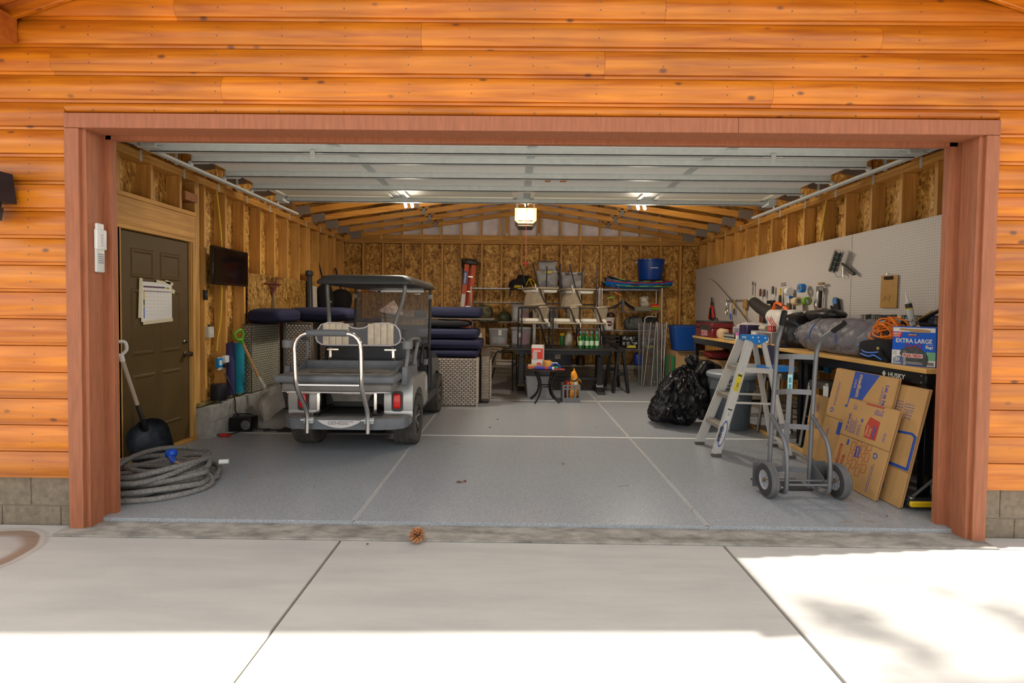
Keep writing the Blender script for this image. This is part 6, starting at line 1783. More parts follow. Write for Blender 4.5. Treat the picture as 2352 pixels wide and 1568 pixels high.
for z in (.815, .87): obj('label_print', MB().b2((lx(2.226), .0415, z), (lx(2.247), .0432, z + .045)), M('label_teal', (.08, .25, .30), .6), t, smooth=0)
for s, x in ((-1, 2.066), (1, 2.392)):
    obj('guard_tube', MB().tube(smoothpts([(lx(x), .0, .62), (lx(x) + .002, -.08, .56), (lx(x) + .008, -.19, .46), (lx(x) + .010, -.235, .33), (lx(x) + .010, -.24, .15), (lx(x) + .010, -.22, .07), (lx(x) + .005, -.10, .045), (lx(x), .0, .05)], 5), .0155, 12), ht_m, t, smooth=60)
    obj('axle_bracket', MB().prism([(0, .06), (0, .22), (-.12, .16), (-.20, .11), (-.20, .08)], .012, (lx(x) + s * .02, 0, 0), (0, 1, 0), (0, 0, 1)), ht_m, t)
obj('axle', MB().cyl((lx(1.94), -.14, .132), (lx(2.58), -.14, .132), .009, seg=8), ht_m, t)
obj('lower_rod', MB().cyl((lx(2.07), -.235, .13), (lx(2.40), -.235, .13), .009, seg=8), ht_m, t)
obj('toe_plate', MB().b2((lx(2.04), .0, .002), (lx(2.43), .27, .012), .003), M('toe_black', (.04, .04, .042), .5), t)
obj('toe_label', MB().b2((lx(2.10), .03, .012), (lx(2.20), .08, .0135)), labw, t, smooth=0)
for x0, x1 in ((1.945, 2.045), (2.405, 2.555)): obj('wheel_guard', MB().prism([(0, 0), (x1 - x0, 0), (x1 - x0, .19), (x1 - x0 - .03, .215), (.03, .215), (0, .19)], .004, (lx(x0), .03, .025)), ht_m, t)
tyr = M('grey_tyre', (.13, .13, .13), .75, var=.2, vs=12); tyk = M('tyre_side', (.045, .045, .045), .8)
hub = M('hub_grey', (.40, .40, .43), .45)
for x in (1.985, 2.53):
    m = MB().lathe([(.075, -.03), (.10, -.036), (.125, -.03), (.135, -.018), (.131, -.010), (.136, -.004), (.132, 0), (.136, .004), (.131, .010), (.135, .018), (.125, .03), (.10, .036), (.075, .03)], (lx(x), -.14, .136), 'X', 40)
    wl_ = obj('tyre', m, tyr, t)
    obj('tyre_wall', MB().lathe([(.074, -.034), (.10, -.0375), (.124, -.032)], (lx(x), -.14, .136), 'X', 40), tyk, wl_)
    m = MB().lathe([(0, -.012), (.055, -.014), (.07, -.034), (.078, -.034), (.078, .034), (.07, .034), (.055, .014), (0, .012)], (lx(x), -.14, .136), 'X', 28)
    obj('rim', m, hub, wl_)
    m = MB()
    for k in range(10):
        a = 2 * PI * k / 10
        m.bar((lx(x) - .020, -.14 + .018 * math.cos(a), .136 + .018 * math.sin(a)), (lx(x) - .024, -.14 + .07 * math.cos(a), .136 + .07 * math.sin(a)), .006, .012, up=(1, 0, 0))
    obj('rim_ribs', m, hub, wl_)
    obj('hub_cap', MB().lathe([(0, -.036), (.013, -.034), (.016, -.015)], (lx(x), -.14, .136), 'X', 14), M('hub_brass', (.36, .24, .08), .35, .8), wl_)

# ================================================================= STEPLADDER
la = M('ladder_alloy', (.64, .63, .59), .42, .35, var=.12, vs=18, stretch=(3, 3, 30))
la2 = M('tread_alloy', (.33, .30, .26), .55, .4, var=.3, vs=20)
lb = M('ladder_cap_blue', (.01, .20, .62), .38)
t = thing('stepladder', 'aluminium stepladder with a blue cap standing open before the grey bin', 'ladder', (2.42, 5.20, 0))
def rail(p, q, w_, th, nv, m, name):
    p, q = Vector(p), Vector(q)
    d = (q - p).normalized(); n = Vector(nv); n = (n - d * n.dot(d)).normalized(); a = d.cross(n)
    mm = MB().bar(p, q, w_, th, up=n)
    for k in (-1, 1): mm.bar(p + a * k * w_ / 2 - n * .012 * (1 if n.y < 0 else 1), q + a * k * w_ / 2 - n * .012, .004, .028, up=n)
    o = obj(name, mm, m, t, smooth=0)
    for k in (-.22, 0, .22): obj('rail_rib', MB().bar(p + a * k * w_ + n * (th / 2 + .001), q + a * k * w_ + n * (th / 2 + .001), .006, .003, up=n), m, o, smooth=0)
    return p, d, n, a
P0 = rail((-.404, -.205, .02), (-.045, -.10, 1.15), .082, .004, (0, -1, 0), la, 'front_rail')
rail((-.404, .25, .02), (-.045, .10, 1.15), .082, .004, (0, -1, 0), la, 'front_rail')
rail((.316, -.232, .02), (.09, -.10, 1.15), .040, .012, (0, -1, 0), la, 'rear_rail')
rail((.364, .20, .02), (.09, .10, 1.15), .040, .012, (0, -1, 0), la, 'rear_rail')
for (x, yy) in ((-.404, -.205), (-.404, .25), (.316, -.232), (.364, .20)):
    obj('foot', MB().b2((x - .05, yy - .018, 0), (x + .05, yy + .018, .028), .004), M('foot_grey', (.10, .09, .08), .7), t)
for z in (.30, .60, .89):
    k = z / 1.15
    x = -.404 + .359 * k; y0, y1 = -.205 + .105 * k, .25 - .15 * k
    obj('step', MB().b2((x - .045, y0 + .003, z - .045), (x + .05, y1 - .003, z), .003), la2, t)
    for j in range(4): obj('tread_rib', MB().b2((x - .035 + j * .024, y0 + .004, z), (x - .022 + j * .024, y1 - .004, z + .003)), la2, t, smooth=0)
obj('top_cap', MB().prism([(-.06, -.13), (.12, -.13), (.12, .10), (-.06, .10)], .055, (0, 0, 1.155), (1, 0, 0), (0, 1, 0), bev=.008).prism([(-.05, 0), (.11, 0), (.09, -.02), (.055, -.028), (.035, -.05), (.0, -.045), (-.03, -.02)], .014, (0, -.115, 1.162), bev=.003), lb, t)
for x, z in ((-.035, 1.19), (.02, 1.19), (.09, 1.185), (.03, 1.15)): obj('rivet', MB().lathe([(0, .004), (.008, .003), (.009, 0)], (x, -.131, z), rot=(R(90), 0, 0), seg=10), M('rivet_white', (.75, .75, .74), .4), t)
obj('key_slot', MB().b2((-.0615, -.03, 1.178), (-.060, .05, 1.19)).cyl((-.0615, -.03, 1.184), (-.060, -.03, 1.184), .013), M('slot_white', (.66, .70, .72), .5), t)
# labels on the near rail
p, d, n, a = P0
def rl(s0, s1, w0, w1, m, off, nm):
    c = p + d * (s0 + s1) / 2 + a * (w0 + w1) / 2 + n * off
    mm = MB().bar(c - d * (s1 - s0) / 2, c + d * (s1 - s0) / 2, abs(w1 - w0), .001, up=n)
    return obj(nm, mm, m, t, smooth=0)
grey_l = M('label_grey', (.42, .42, .41), .6)
rl(.86, 1.13, -.028, .028, labw, .006, 'instruction_label')
for k in range(12): rl(.875 + k * .02, .88 + k * .02, -.022, .018, grey_l, .007, 'print_line')
rl(.66, .84, -.026, .024, laby, .006, 'warning_label'); rl(.815, .835, -.02, .018, M('warn_black', (.06, .05, .02), .6), .0075, 'label_heading')
rl(.70, .75, -.01, .014, M('warn_olive', (.36, .30, .05), .6), .0075, 'label_picture'); rl(.68, .687, -.02, .016, M('warn_olive'), .0075, 'print_line')
rl(.36, .475, -.024, .024, labw, .006, 'notice_label'); rl(.46, .475, -.022, .022, M('warn_black'), .0075, 'label_heading'); rl(.40, .44, -.008, .01, grey_l, .0075, 'label_picture')
c0 = p + d * .215 + n * .006
mm = MB()
el = lambda sx, sz, o: [c0 + n * o + d * sz * math.cos(2 * PI * i / 28) + a * sx * math.sin(2 * PI * i / 28) for i in range(28)]
mm.quad(*el(.033, .135, 0)); obj('badge', mm, pb, t, smooth=0)
mm = MB(); mm.quad(*el(.027, .122, .001)); obj('badge', mm, labw, t, smooth=0)
mm = MB(); mm.quad(*el(.024, .114, .002)); obj('badge_line', mm, pb, t, smooth=0)
mm = MB(); mm.quad(*el(.022, .110, .003)); obj('badge_field', mm, labw, t, smooth=0)
text('lettering', 'WERNER', M('badge_black', (.02, .02, .05), .5), t, c0 + n * .0105 - d * .088 - a * (.013 if a.x < 0 else -.013) * -1, .042, d, -a if d.cross(-a).dot(n) > 0 else a, bold=.0012, sx=.95)
for yy, z in ((-.165, .535), (.13, .58)):
    k = z / 1.15
    obj('spreader', MB().bar((-.404 + .359 * k, yy, z), (.33 - .24 * k, yy * 1.0, z - .01), .006, .02), la, t)
obj('shelf_arm', MB().bar((-.13, -.135, .865), (.16, -.13, .85), .02, .05).bar((-.13, .12, .885), (.16, .11, .87), .02, .05).bar((.0, -.13, .86), (.0, .11, .875), .04, .02), la, t)
obj('pail_shelf', MB().prism([(.12, -.14), (.40, -.12), (.46, -.02), (.46, .02), (.40, .12), (.12, .14)], .045, (0, 0, .845), (1, 0, 0), (0, 1, 0), bev=.008), lb, t)
for x in (.17, .33): obj('rivet', MB().lathe([(0, .004), (.010, .003), (.011, 0)], (x, -.138 + .08 * (x - .12), .862), rot=(R(90), 0, 0), seg=10), M('rivet_white'), t)
obj('rear_rung', MB().bar((.32, -.20, .25), (.35, .18, .28), .02, .03), la, t); obj('rear_rung', MB().bar((.29, -.19, .12), (.36, .19, .12), .02, .03), la, t)

# grey bin and the black rubbish bag
bg = M('bin_grey', (.105, .125, .145), .5, var=.1, vs=6)
t = thing('trash_can', 'round grey lidded trash can behind the stepladder', 'trash can', (2.70, 6.28, 0))
obj('can_body', MB().lathe([(0, .01), (.205, 0), (.215, .02), (.245, .45), (.25, .46), (.275, .56), (.275, .60), (.28, .645), (.262, .65), (.24, .45), (.20, .03), (0, .03)], seg=40), bg, t)
obj('lid', MB().lathe([(.29, .635), (.297, .65), (.297, .68), (.275, .70), (.26, .692), (.10, .705), (0, .71)], seg=40), M('bin_lid', (.22, .25, .275), .5), t)
for s in (-1, 1):
    a0 = R(-62 if s > 0 else -150)
    ca, sa = math.cos(a0), math.sin(a0)
    obj('handle', MB().prism([(-.08, .5), (-.055, .60), (.055, .60), (.08, .5)], .035, (.262 * ca - 0, .262 * sa, 0), (-sa, ca, 0), (0, 0, 1), bev=.008), bg, t)
bo = obj('maker_plate', MB().prism(rrect(.17, .10, .01, 2), .003, (-.12, -.248, .56), (.90, -.436, 0), (0, 0, 1)), M('plate_navy', (.03, .035, .045), .5), t, smooth=0)
text('lettering', 'BRUTE', labw, t, (-.187, -.2235, .566), .043, (.90, -.436, 0), (0, 0, 1), bold=.001)
text('lettering', '32 GAL', labw, t, (-.16, -.2365, .53), .026, (.90, -.436, 0), (0, 0, 1), bold=.0006)
blk = M('bin_bag', (.007, .007, .008), .3, bump=.5, bs=22, stretch=(1, 1, .35))
t = thing('trash_bag', 'full shiny black rubbish bag slumped on the floor left of the bin', 'trash bag', (2.055, 6.40, 0))
def lump(p):
    k = (p.z + .37) / .74
    w_ = 1.06 - .16 * k - .50 * max(0, k - .62) / .38
    return Vector((p.x * w_ + .16 * k - .05, p.y * w_, p.z))
m = MB().sup((0, 0, .372), (.70, .62, .76), .8, .72, nu=110, nv=64, f=lump)
m.bm.normal_update()
for v in m.bm.verts:
    q = v.co
    a_ = math.atan2(q.y, q.x - .05)
    h1 = noise.noise(Vector((a_ * 3.2 + q.z * 2.2, q.z * 2.4 - a_ * .8, 1)))
    h2 = noise.noise(Vector((a_ * 8 - q.z * 7, q.z * 6 + a_ * 2, 5)))
    h3 = noise.noise(Vector((a_ * 17 + q.z * 16, q.z * 9 - a_ * 4, 8)))
    v.co += v.normal * (.055 * noise.noise(q * 3.6) - .045 * (1 - min(1, abs(h1) * 3.4)) - .022 * (1 - min(1, abs(h2) * 3)) - .010 * (1 - min(1, abs(h3) * 2.5)))
    v.co.z = max(.003, v.co.z)
obj('bag_body', m, blk, t, smooth=35)
m = MB().sup((.20, .02, .77), (.20, .18, .24), .7, .8, nu=48, nv=24, f=lambda p: Vector((p.x * (.65 + 1.6 * max(0, p.z)), p.y * (.65 + 1.6 * max(0, p.z)), p.z)))
m.noise(.05, 11, 4).noise(.02, 26, 2)
obj('bag_neck', m, blk, t, smooth=35)
t = thing('trash_bag', 'slack black bag draped on the rim of the grey bin', 'trash bag', (2.60, 6.80, .0))
obj('bag_body', MB().sup((0, 0, .39), (.40, .26, .78), .7, .6, nu=30, nv=20).noise(.05, 8, 9), blk, t, smooth=60)

# metal stools
sg = M('stool_gunmetal', (.27, .26, .24), .3, .85, var=.1, vs=6)
for i, (x, y) in enumerate(((3.13, 5.86), (3.22, 5.12))):
    t = thing('stool', ('brushed metal stool under the bench, behind the blue pail shelf', 'brushed metal stool under the bench, next to the leaning boxes')[i], 'stool', (x, y, 0))
    obj('seat', MB().prism(rrect(.31, .31, .05), .012, (0, 0, .735), (1, 0, 0), (0, 1, 0), bev=.004).prism(rrect(.325, .325, .055), .055, (0, 0, .682), (1, 0, 0), (0, 1, 0), bev=.006), sg, t)
    for sx in (-1, 1):
        for sy in (-1, 1):
            obj('leg', MB().bar((sx * .135, sy * .135, .72), (sx * .195, sy * .195, 0), .055, .03, up=(sx, sy, 0), bev=.006), sg, t)
    for z, q in ((.24, .178), (.36, .168)):
        obj('foot_rung', MB().tube([(-q, -q, z), (q, -q, z), (q, q, z), (-q, q, z)], .009, 6, True), sg, t)
t = thing('outlet', 'outlet with black plug and blue adapter on the right wall under the bench', 'outlet', (3.664, 5.95, .80))
obj('cover_plate', MB().b2((-.02, -.08, -.06), (0, .08, .07), .003), white, t); obj('adapter', MB().b2((-.06, -.14, -.05), (-.01, -.05, .05), .006), M('blue_adapter'), t, 'blue adapter'); obj('plug', MB().b2((-.07, -.01, -.04), (-.015, .09, .04), .008), black, t)
t = thing('cloth', 'navy cloth hanging over the front edge of the middle workbench', 'cloth', (3.035, 5.98, 0))
def drape(u, v):
    return Vector((.0 - .02 * v + .018 * math.sin(u * 14 + v * 2) * v - .006, (u - .5) * .26 * (1 - .2 * v), BZ + .012 - .42 * v))
m = MB(); m.grid(drape, 18, 14); m.grid(lambda u, v: drape(u, v) + Vector((.004, 0, 0)), 18, 14); m.grid(lambda u, v: Vector((-.006 + .22 * v, (u - .5) * .26, BZ + .012 + .01 * math.sin(u * 9))), 18, 4)
obj('drape', m, navy, t, smooth=70)

# ================================================================= ON THE BENCHES
t = thing('toolbox', 'dark red plastic toolbox with a black lid at the far end of the benches', 'toolbox', (3.235, 8.24, BZ))
rd = M('maroon_plastic', (.16, .016, .018), .42)
obj('box_body', MB().b2((-.165, -.36, 0), (.165, .36, .15), .012).b2((-.175, -.37, .15), (.175, .37, .235), .012), rd, t)
obj('lid', MB().b2((-.17, -.365, .235), (.17, .365, .262), .008), M('toolbox_lid', (.05, .05, .048), .5), t)
obj('front_tray', MB().b2((-.178, -.30, .12), (-.16, .14, .205), .004), M('tray_black', (.05, .045, .035), .5, var=.5, vs=20), t)
obj('sticker', MB().b2((-.180, -.18, .02), (-.165, .06, .115)), M('sticker_mix', (.5, .42, .38), .6, var=.8, vs=22, col2=(.35, .03, .05)), t, smooth=0)
obj('handle', MB().tube(smoothpts([(0, -.15, .262), (0, -.13, .30), (0, .13, .30), (0, .15, .262)], 3), .010, 6), black, t)
film = M('plastic_film', (.66, .62, .60), .22, alpha=.85, bump=.6, bs=26)
m = MB().sup((0, 0, 0), (.24, 1.0, .20), .6, .7, nu=40, nv=20).noise(.03, 9, 3)
one('plastic_bundle', m, film, 'crinkled clear plastic wrapped bundle lying behind the small boxes on the far bench', 'bundle', loc=(3.42, 7.22, BZ + .155))
one('paper_bag', MB().sup((0, 0, .075), (.16, .2, .16), .6, .6).noise(.015, 14, 3), M('bag_tan', (.55, .38, .22), .75), 'small tan bag beside the red toolbox', 'bag', loc=(3.16, 7.68, BZ))
t = thing('organizer', 'clear plastic organiser box on the far bench behind the chevron pack', 'box', (3.24, 7.20, BZ))
obj('organizer_shell', MB().b2((-.07, -.17, 0), (.06, .17, .20), .006), clearp, t)
for k in range(3): obj('inner_bin', MB().b2((-.06, -.15 + k * .1, .06), (.05, -.07 + k * .1, .18), .004), M('bin_mauve', (.20, .18, .26), .5), t)
t = thing('drill_bit_set', 'black and white chevron-striped tool pack at the front of the far bench', 'tool pack', (3.10, 7.25, BZ))
obj('case', MB().b2((-.03, -.19, 0), (.03, .19, .10), .006), M('case_black', (.03, .028, .025), .4), t)
mm = MB()
for r_, z in enumerate((.02, .07)):
    for k in range(8):
        y = -.17 + k * .045
        mm.prism([(y, z - .012), (y + .018, z - .012), (y + .030, z + .003), (y + .018, z + .018), (y, z + .018), (y + .012, z + .003)], -.002, (-.0305, 0, 0), (0, 1, 0), (0, 0, 1))
obj('chevrons', mm, M('chevron_white', (.66, .62, .58), .5), t, kind='stuff', smooth=0)
for y in (-.2, .2): obj('end_cap', MB().b2((-.032, y - .02, 0), (.032, y + .02, .03), .004), yelp, t)
t = thing('glue_tube', 'small white bottle with a pink cap beside the chevron pack', 'bottle', (3.09, 7.0, BZ))
obj('bottle_body', MB().lathe([(0, 0), (.03, 0), (.03, .09), (0, .10)], seg=12), labw, t); obj('cap', MB().lathe([(.031, .085), (.031, .115), (0, .117)], seg=12), M('cap_pink', (.62, .12, .42), .5), t)
t = thing('parts_bin', 'dark purple plastic bin beside the stepladder cap on the bench', 'bin', (3.16, 6.83, BZ))
obj('bin_shell', MB().b2((-.08, -.12, 0), (.10, .12, .235), .008), M('bin_purple', (.028, .018, .055), .4), t); obj('bin_divider', MB().b2((-.083, -.01, .02), (-.078, .0, .225)), M('divider', (.08, .06, .13), .5), t)
t = thing('organizer', 'clear organiser case with printed labels right behind the stepladder cap', 'box', (3.24, 6.38, BZ))
obj('organizer_shell', MB().b2((-.14, -.27, 0), (.14, .27, .17), .006), M('case_clear_grey', (.36, .34, .33), .3, alpha=.9), t)
for k, (c_, y0, y1) in enumerate((((.62, .6, .58), .12, .25), ((.16, .14, .20), -.08, .08), ((.12, .09, .08), -.25, -.10))): obj('printed_card', MB().b2((-.143, y0, .02), (-.1405, y1, .15)), M('card_%d' % k, c_, .6, var=.4, vs=30), t, smooth=0)
obj('oval_label', MB().lathe([(0, 0), (.04, 0), (.04, .002), (0, .002)], (-.1435, -.175, .07), rot=(0, R(-90), 0), seg=20), labw, t)
t = thing('tape_roll', 'red roll of tape lying on the clear organiser case', 'tape', (3.16, 6.22, BZ + .172))
obj('roll', MB().lathe([(.03, 0), (.045, 0), (.045, .07), (.03, .07), (.03, 0)], seg=20), redp, t); obj('roll_label', MB().lathe([(.0455, .015), (.0455, .055)], seg=10), labw, t)
one('putty_roll', MB().cyl((0, -.08, 0), (0, .08, 0), .033, seg=14), M('roll_khaki', (.40, .36, .27), .7), 'khaki roll lying on the clear organiser case beside the red tape', 'roll', loc=(3.16, 6.42, BZ + .206))
for i, y in enumerate((6.62, 6.30)):
    t = thing('jug', 'clear jug with a white cap at the back of the middle bench, %s one' % ('farther', 'nearer')[i], 'jug', (3.46, y, BZ))
    obj('jug_body', MB().lathe([(0, 0), (.09, 0), (.09, .18), (.04, .25), (.03, .26), (0, .26)], seg=18), M('jug_smoke', (.36, .33, .30), .3, alpha=.8), t); obj('cap', MB().lathe([(0, .25), (.036, .25), (.036, .285), (0, .285)], seg=14), white, t)
one('wood_offcuts', MB().b2((-.03, -.12, 0), (.03, .12, .022), .002), maple, 'short pine offcut on the bench edge behind the stepladder', 'wood', loc=(3.10, 6.06, BZ + .002))
one('tool_case', MB().b2((-.13, -.15, 0), (.13, .15, .20), .012), M('case_charcoal', (.03, .03, .033), .5), 'charcoal tool case between the organiser and the black bag', 'case', loc=(3.42, 6.0, BZ))

# fishing rod
t = thing('fishing_rod', 'thin bent fishing rod rising from the bench across the pegboard', 'fishing rod')
obj('blank', MB().tube(smoothpts([(3.42, 6.95, BZ + .02), (3.46, 7.30, 1.18), (3.50, 7.9, 1.47), (3.53, 8.6, 1.80), (3.55, 9.05, 1.99), (3.56, 9.35, 2.06)], 6), [.010 - .0075 * i / 30 for i in range(31)], 6), M('rod_black', (.03, .022, .014), .4), t)
obj('reel_seat', MB().tube([(3.42, 6.95, BZ + .02), (3.44, 7.1, BZ + .08)], .014, 8), M('cork', (.40, .26, .14), .8), t)

# leaf blower
t = thing('leaf_blower', 'white and orange leaf blower with a black nozzle propped on the bench', 'leaf blower')
wh = M('blower_white', (.60, .57, .52), .45); og = M('blower_orange', (.70, .12, .01), .45)
obj('nozzle', MB().tube([(3.38, 7.18, 1.585), (3.37, 6.95, 1.50), (3.36, 6.72, 1.44), (3.35, 6.60, 1.40)], [.075, .082, .088, .09], 16), M('nozzle_black', (.022, .019, .017), .6), t)
obj('fan_housing', MB().sup((3.36, 6.42, 1.33), (.22, .34, .30), .6, .7).tube([(3.35, 6.60, 1.40), (3.36, 6.45, 1.36)], [.092, .12], 16), wh, t)
obj('motor_housing', MB().sup((3.36, 6.15, 1.36), (.22, .36, .24), .55, .7), wh, t)
obj('handle', MB().tube(smoothpts([(3.34, 6.55, 1.44), (3.33, 6.48, 1.55), (3.33, 6.36, 1.54), (3.34, 6.2, 1.47)], 4), .026, 8), og, t)
obj('handle_grip', MB().tube([(3.33, 6.44, 1.555), (3.335, 6.28, 1.51)], .028, 8), black, t)
for k in range(3): obj('vent_line', MB().bar((3.245, 6.52 - k * .05, 1.38), (3.245, 6.40 - k * .05, 1.28), .004, .008, up=(0, 0, 1)), redp, t)
obj('stand', MB().b2((3.30, 6.1, BZ + .2), (3.44, 6.5, 1.24), .02), black, t)

# grey tent roll and black bag
tg = M('tent_nylon', (.175, .165, .18), .5, var=.15, vs=6, bump=.5, bs=14, stretch=(1, .35, 1))
t = thing('tent_roll', 'fat grey nylon tent roll lying along the benches under the pegboard', 'tent roll', (3.30, 5.10, BZ))
def roll(u, v):
    a = 2 * PI * u; s = v
    R_ = .185 * (1 - .30 * max(0, .14 - s) / .14 - .45 * max(0, .22 - (1 - s)) / .22 + .08 * math.sin(s * 5))
    cx_, cz_ = math.cos(a), math.sin(a)
    R_ *= 1 + .08 * noise.noise(Vector((cx_ * 1.3, s * 3, cz_ * 1.3)))
    f1 = noise.noise(Vector((a * .5 + s * 5, s * 6 - a * .9, 4)))
    f2 = noise.noise(Vector((a * .8 - s * 14, s * 16 + a * 1.6, 9)))
    R_ -= .020 * (1 - min(1, abs(f1) * 4)) ** 2 + .008 * (1 - min(1, abs(f2) * 3)) ** 2
    return Vector((R_ * cx_ * 1.15, -.66 + 1.36 * s, max(.004, .165 + R_ * cz_ * (1.08 - .10 * (1 - s)))))
m = MB(); m.grid(roll, 90, 110, cu=True)
for v_ in (0, 1): m.quad(*[roll(i / 90, v_) for i in range(90)])
obj('roll_body', m, tg, t, smooth=70)
for s in (.30, .62): obj('blue_seam', MB().tube([roll(.38 + .16 * k / 8, s + .02 * k / 8) * 1.0 + Vector((-.004, 0, .003)) for k in range(9)], .005, 5), M('seam_blue', (.03, .10, .45), .6), t)
obj('end_tie', MB().tube([roll(i / 24, .93) for i in range(24)], .010, 6, True), M('tie_grey', (.10, .10, .12), .7), t)
t = thing('duffel_bag', 'black plastic sack heaped behind the far end of the grey tent roll', 'bag', (3.34, 5.92, BZ))
obj('sack', MB().sup((0, 0, .19), (.44, .36, .42), .7, .7, nu=48, nv=30).noise(.05, 7, 2).noise(.02, 18, 5), M('sack_black', (.018, .017, .018), .35), t, smooth=60)
obj('sack_fold', MB().sup((.06, -.35, .385), (.26, .56, .12), .8, .8, nu=40, nv=16).noise(.035, 10, 6), M('sack_black'), t, smooth=60)
t = thing('gear_bag', 'black gear bag with blue piping on the bench beside the orange cord', 'bag', (3.22, 4.36, BZ))
obj('bag_body', MB().sup((0, 0, .085), (.30, .46, .19), .5, .6, nu=40, nv=20).noise(.02, 8, 3), bk, t, smooth=60)
for k, pts in enumerate(([(-.12, .20, .13), (-.15, .08, .07), (-.152, -.06, .075), (-.13, -.14, .10)], [(-.14, .14, .05), (-.155, .02, .035), (-.152, -.04, .05), (-.15, -.13, .02)])): obj('piping', MB().tube(smoothpts(pts, 5), .007, 6), M('piping_blue', (.03, .16, .62), .5), t)
obj('clip', MB().b2((-.155, -.10, .10), (-.135, -.07, .125), .004), M('clip_brass', (.4, .32, .08), .5), t)
obj('strap', MB().tube(smoothpts([(-.13, -.1, .12), (-.165, -.14, .07), (-.15, -.2, .01)], 4), .016, 6), bk, t)
t = thing('power_cable', 'orange extension cord coiled on top of the black gear bag', 'cord', (3.26, 4.36, BZ + .15))
rs = random.Random(11)
pts = []
for i in range(13):
    rx, rz_, cx, cz = .155 + rs.uniform(-.07, .03), .098 + rs.uniform(-.055, .015), rs.uniform(-.02, .02), .10 + rs.uniform(-.025, .025)
    tl = rs.uniform(-.35, .35)
    for k in range(18):
        a = 2 * PI * k / 18
        u_, w_ = rx * math.cos(a), rz_ * math.sin(a)
        pts.append(Vector((-.10 + .012 * i + .03 * math.sin(a * 2 + i) - .1 * (w_ + .1) * 0, u_ * math.cos(tl) - w_ * math.sin(tl) + cx, max(.0, cz + u_ * math.sin(tl) * .5 + w_))))
sp = [(pts[i - 1] + 2 * pts[i] + pts[i + 1]) / 4 for i in range(1, len(pts) - 1)]
obj('cord_coil', MB().tube(sp, .0082, 6), M('cord_orange', (.80, .19, .005), .4), t, smooth=70)
obj('grey_cord', MB().tube(smoothpts([(.0, .33, -.02), (-.02, .27, .08), (.0, .18, .17), (.05, .05, .20), (.08, -.1, .2)], 5), .012, 6), M('cord_grey', (.42, .42, .42), .5), t)
one('pouch', MB().sup((0, 0, .16), (.16, .20, .34), .5, .6).noise(.02, 9, 1), bk, 'black pouch behind the orange cord', 'bag', loc=(3.44, 4.22, BZ))

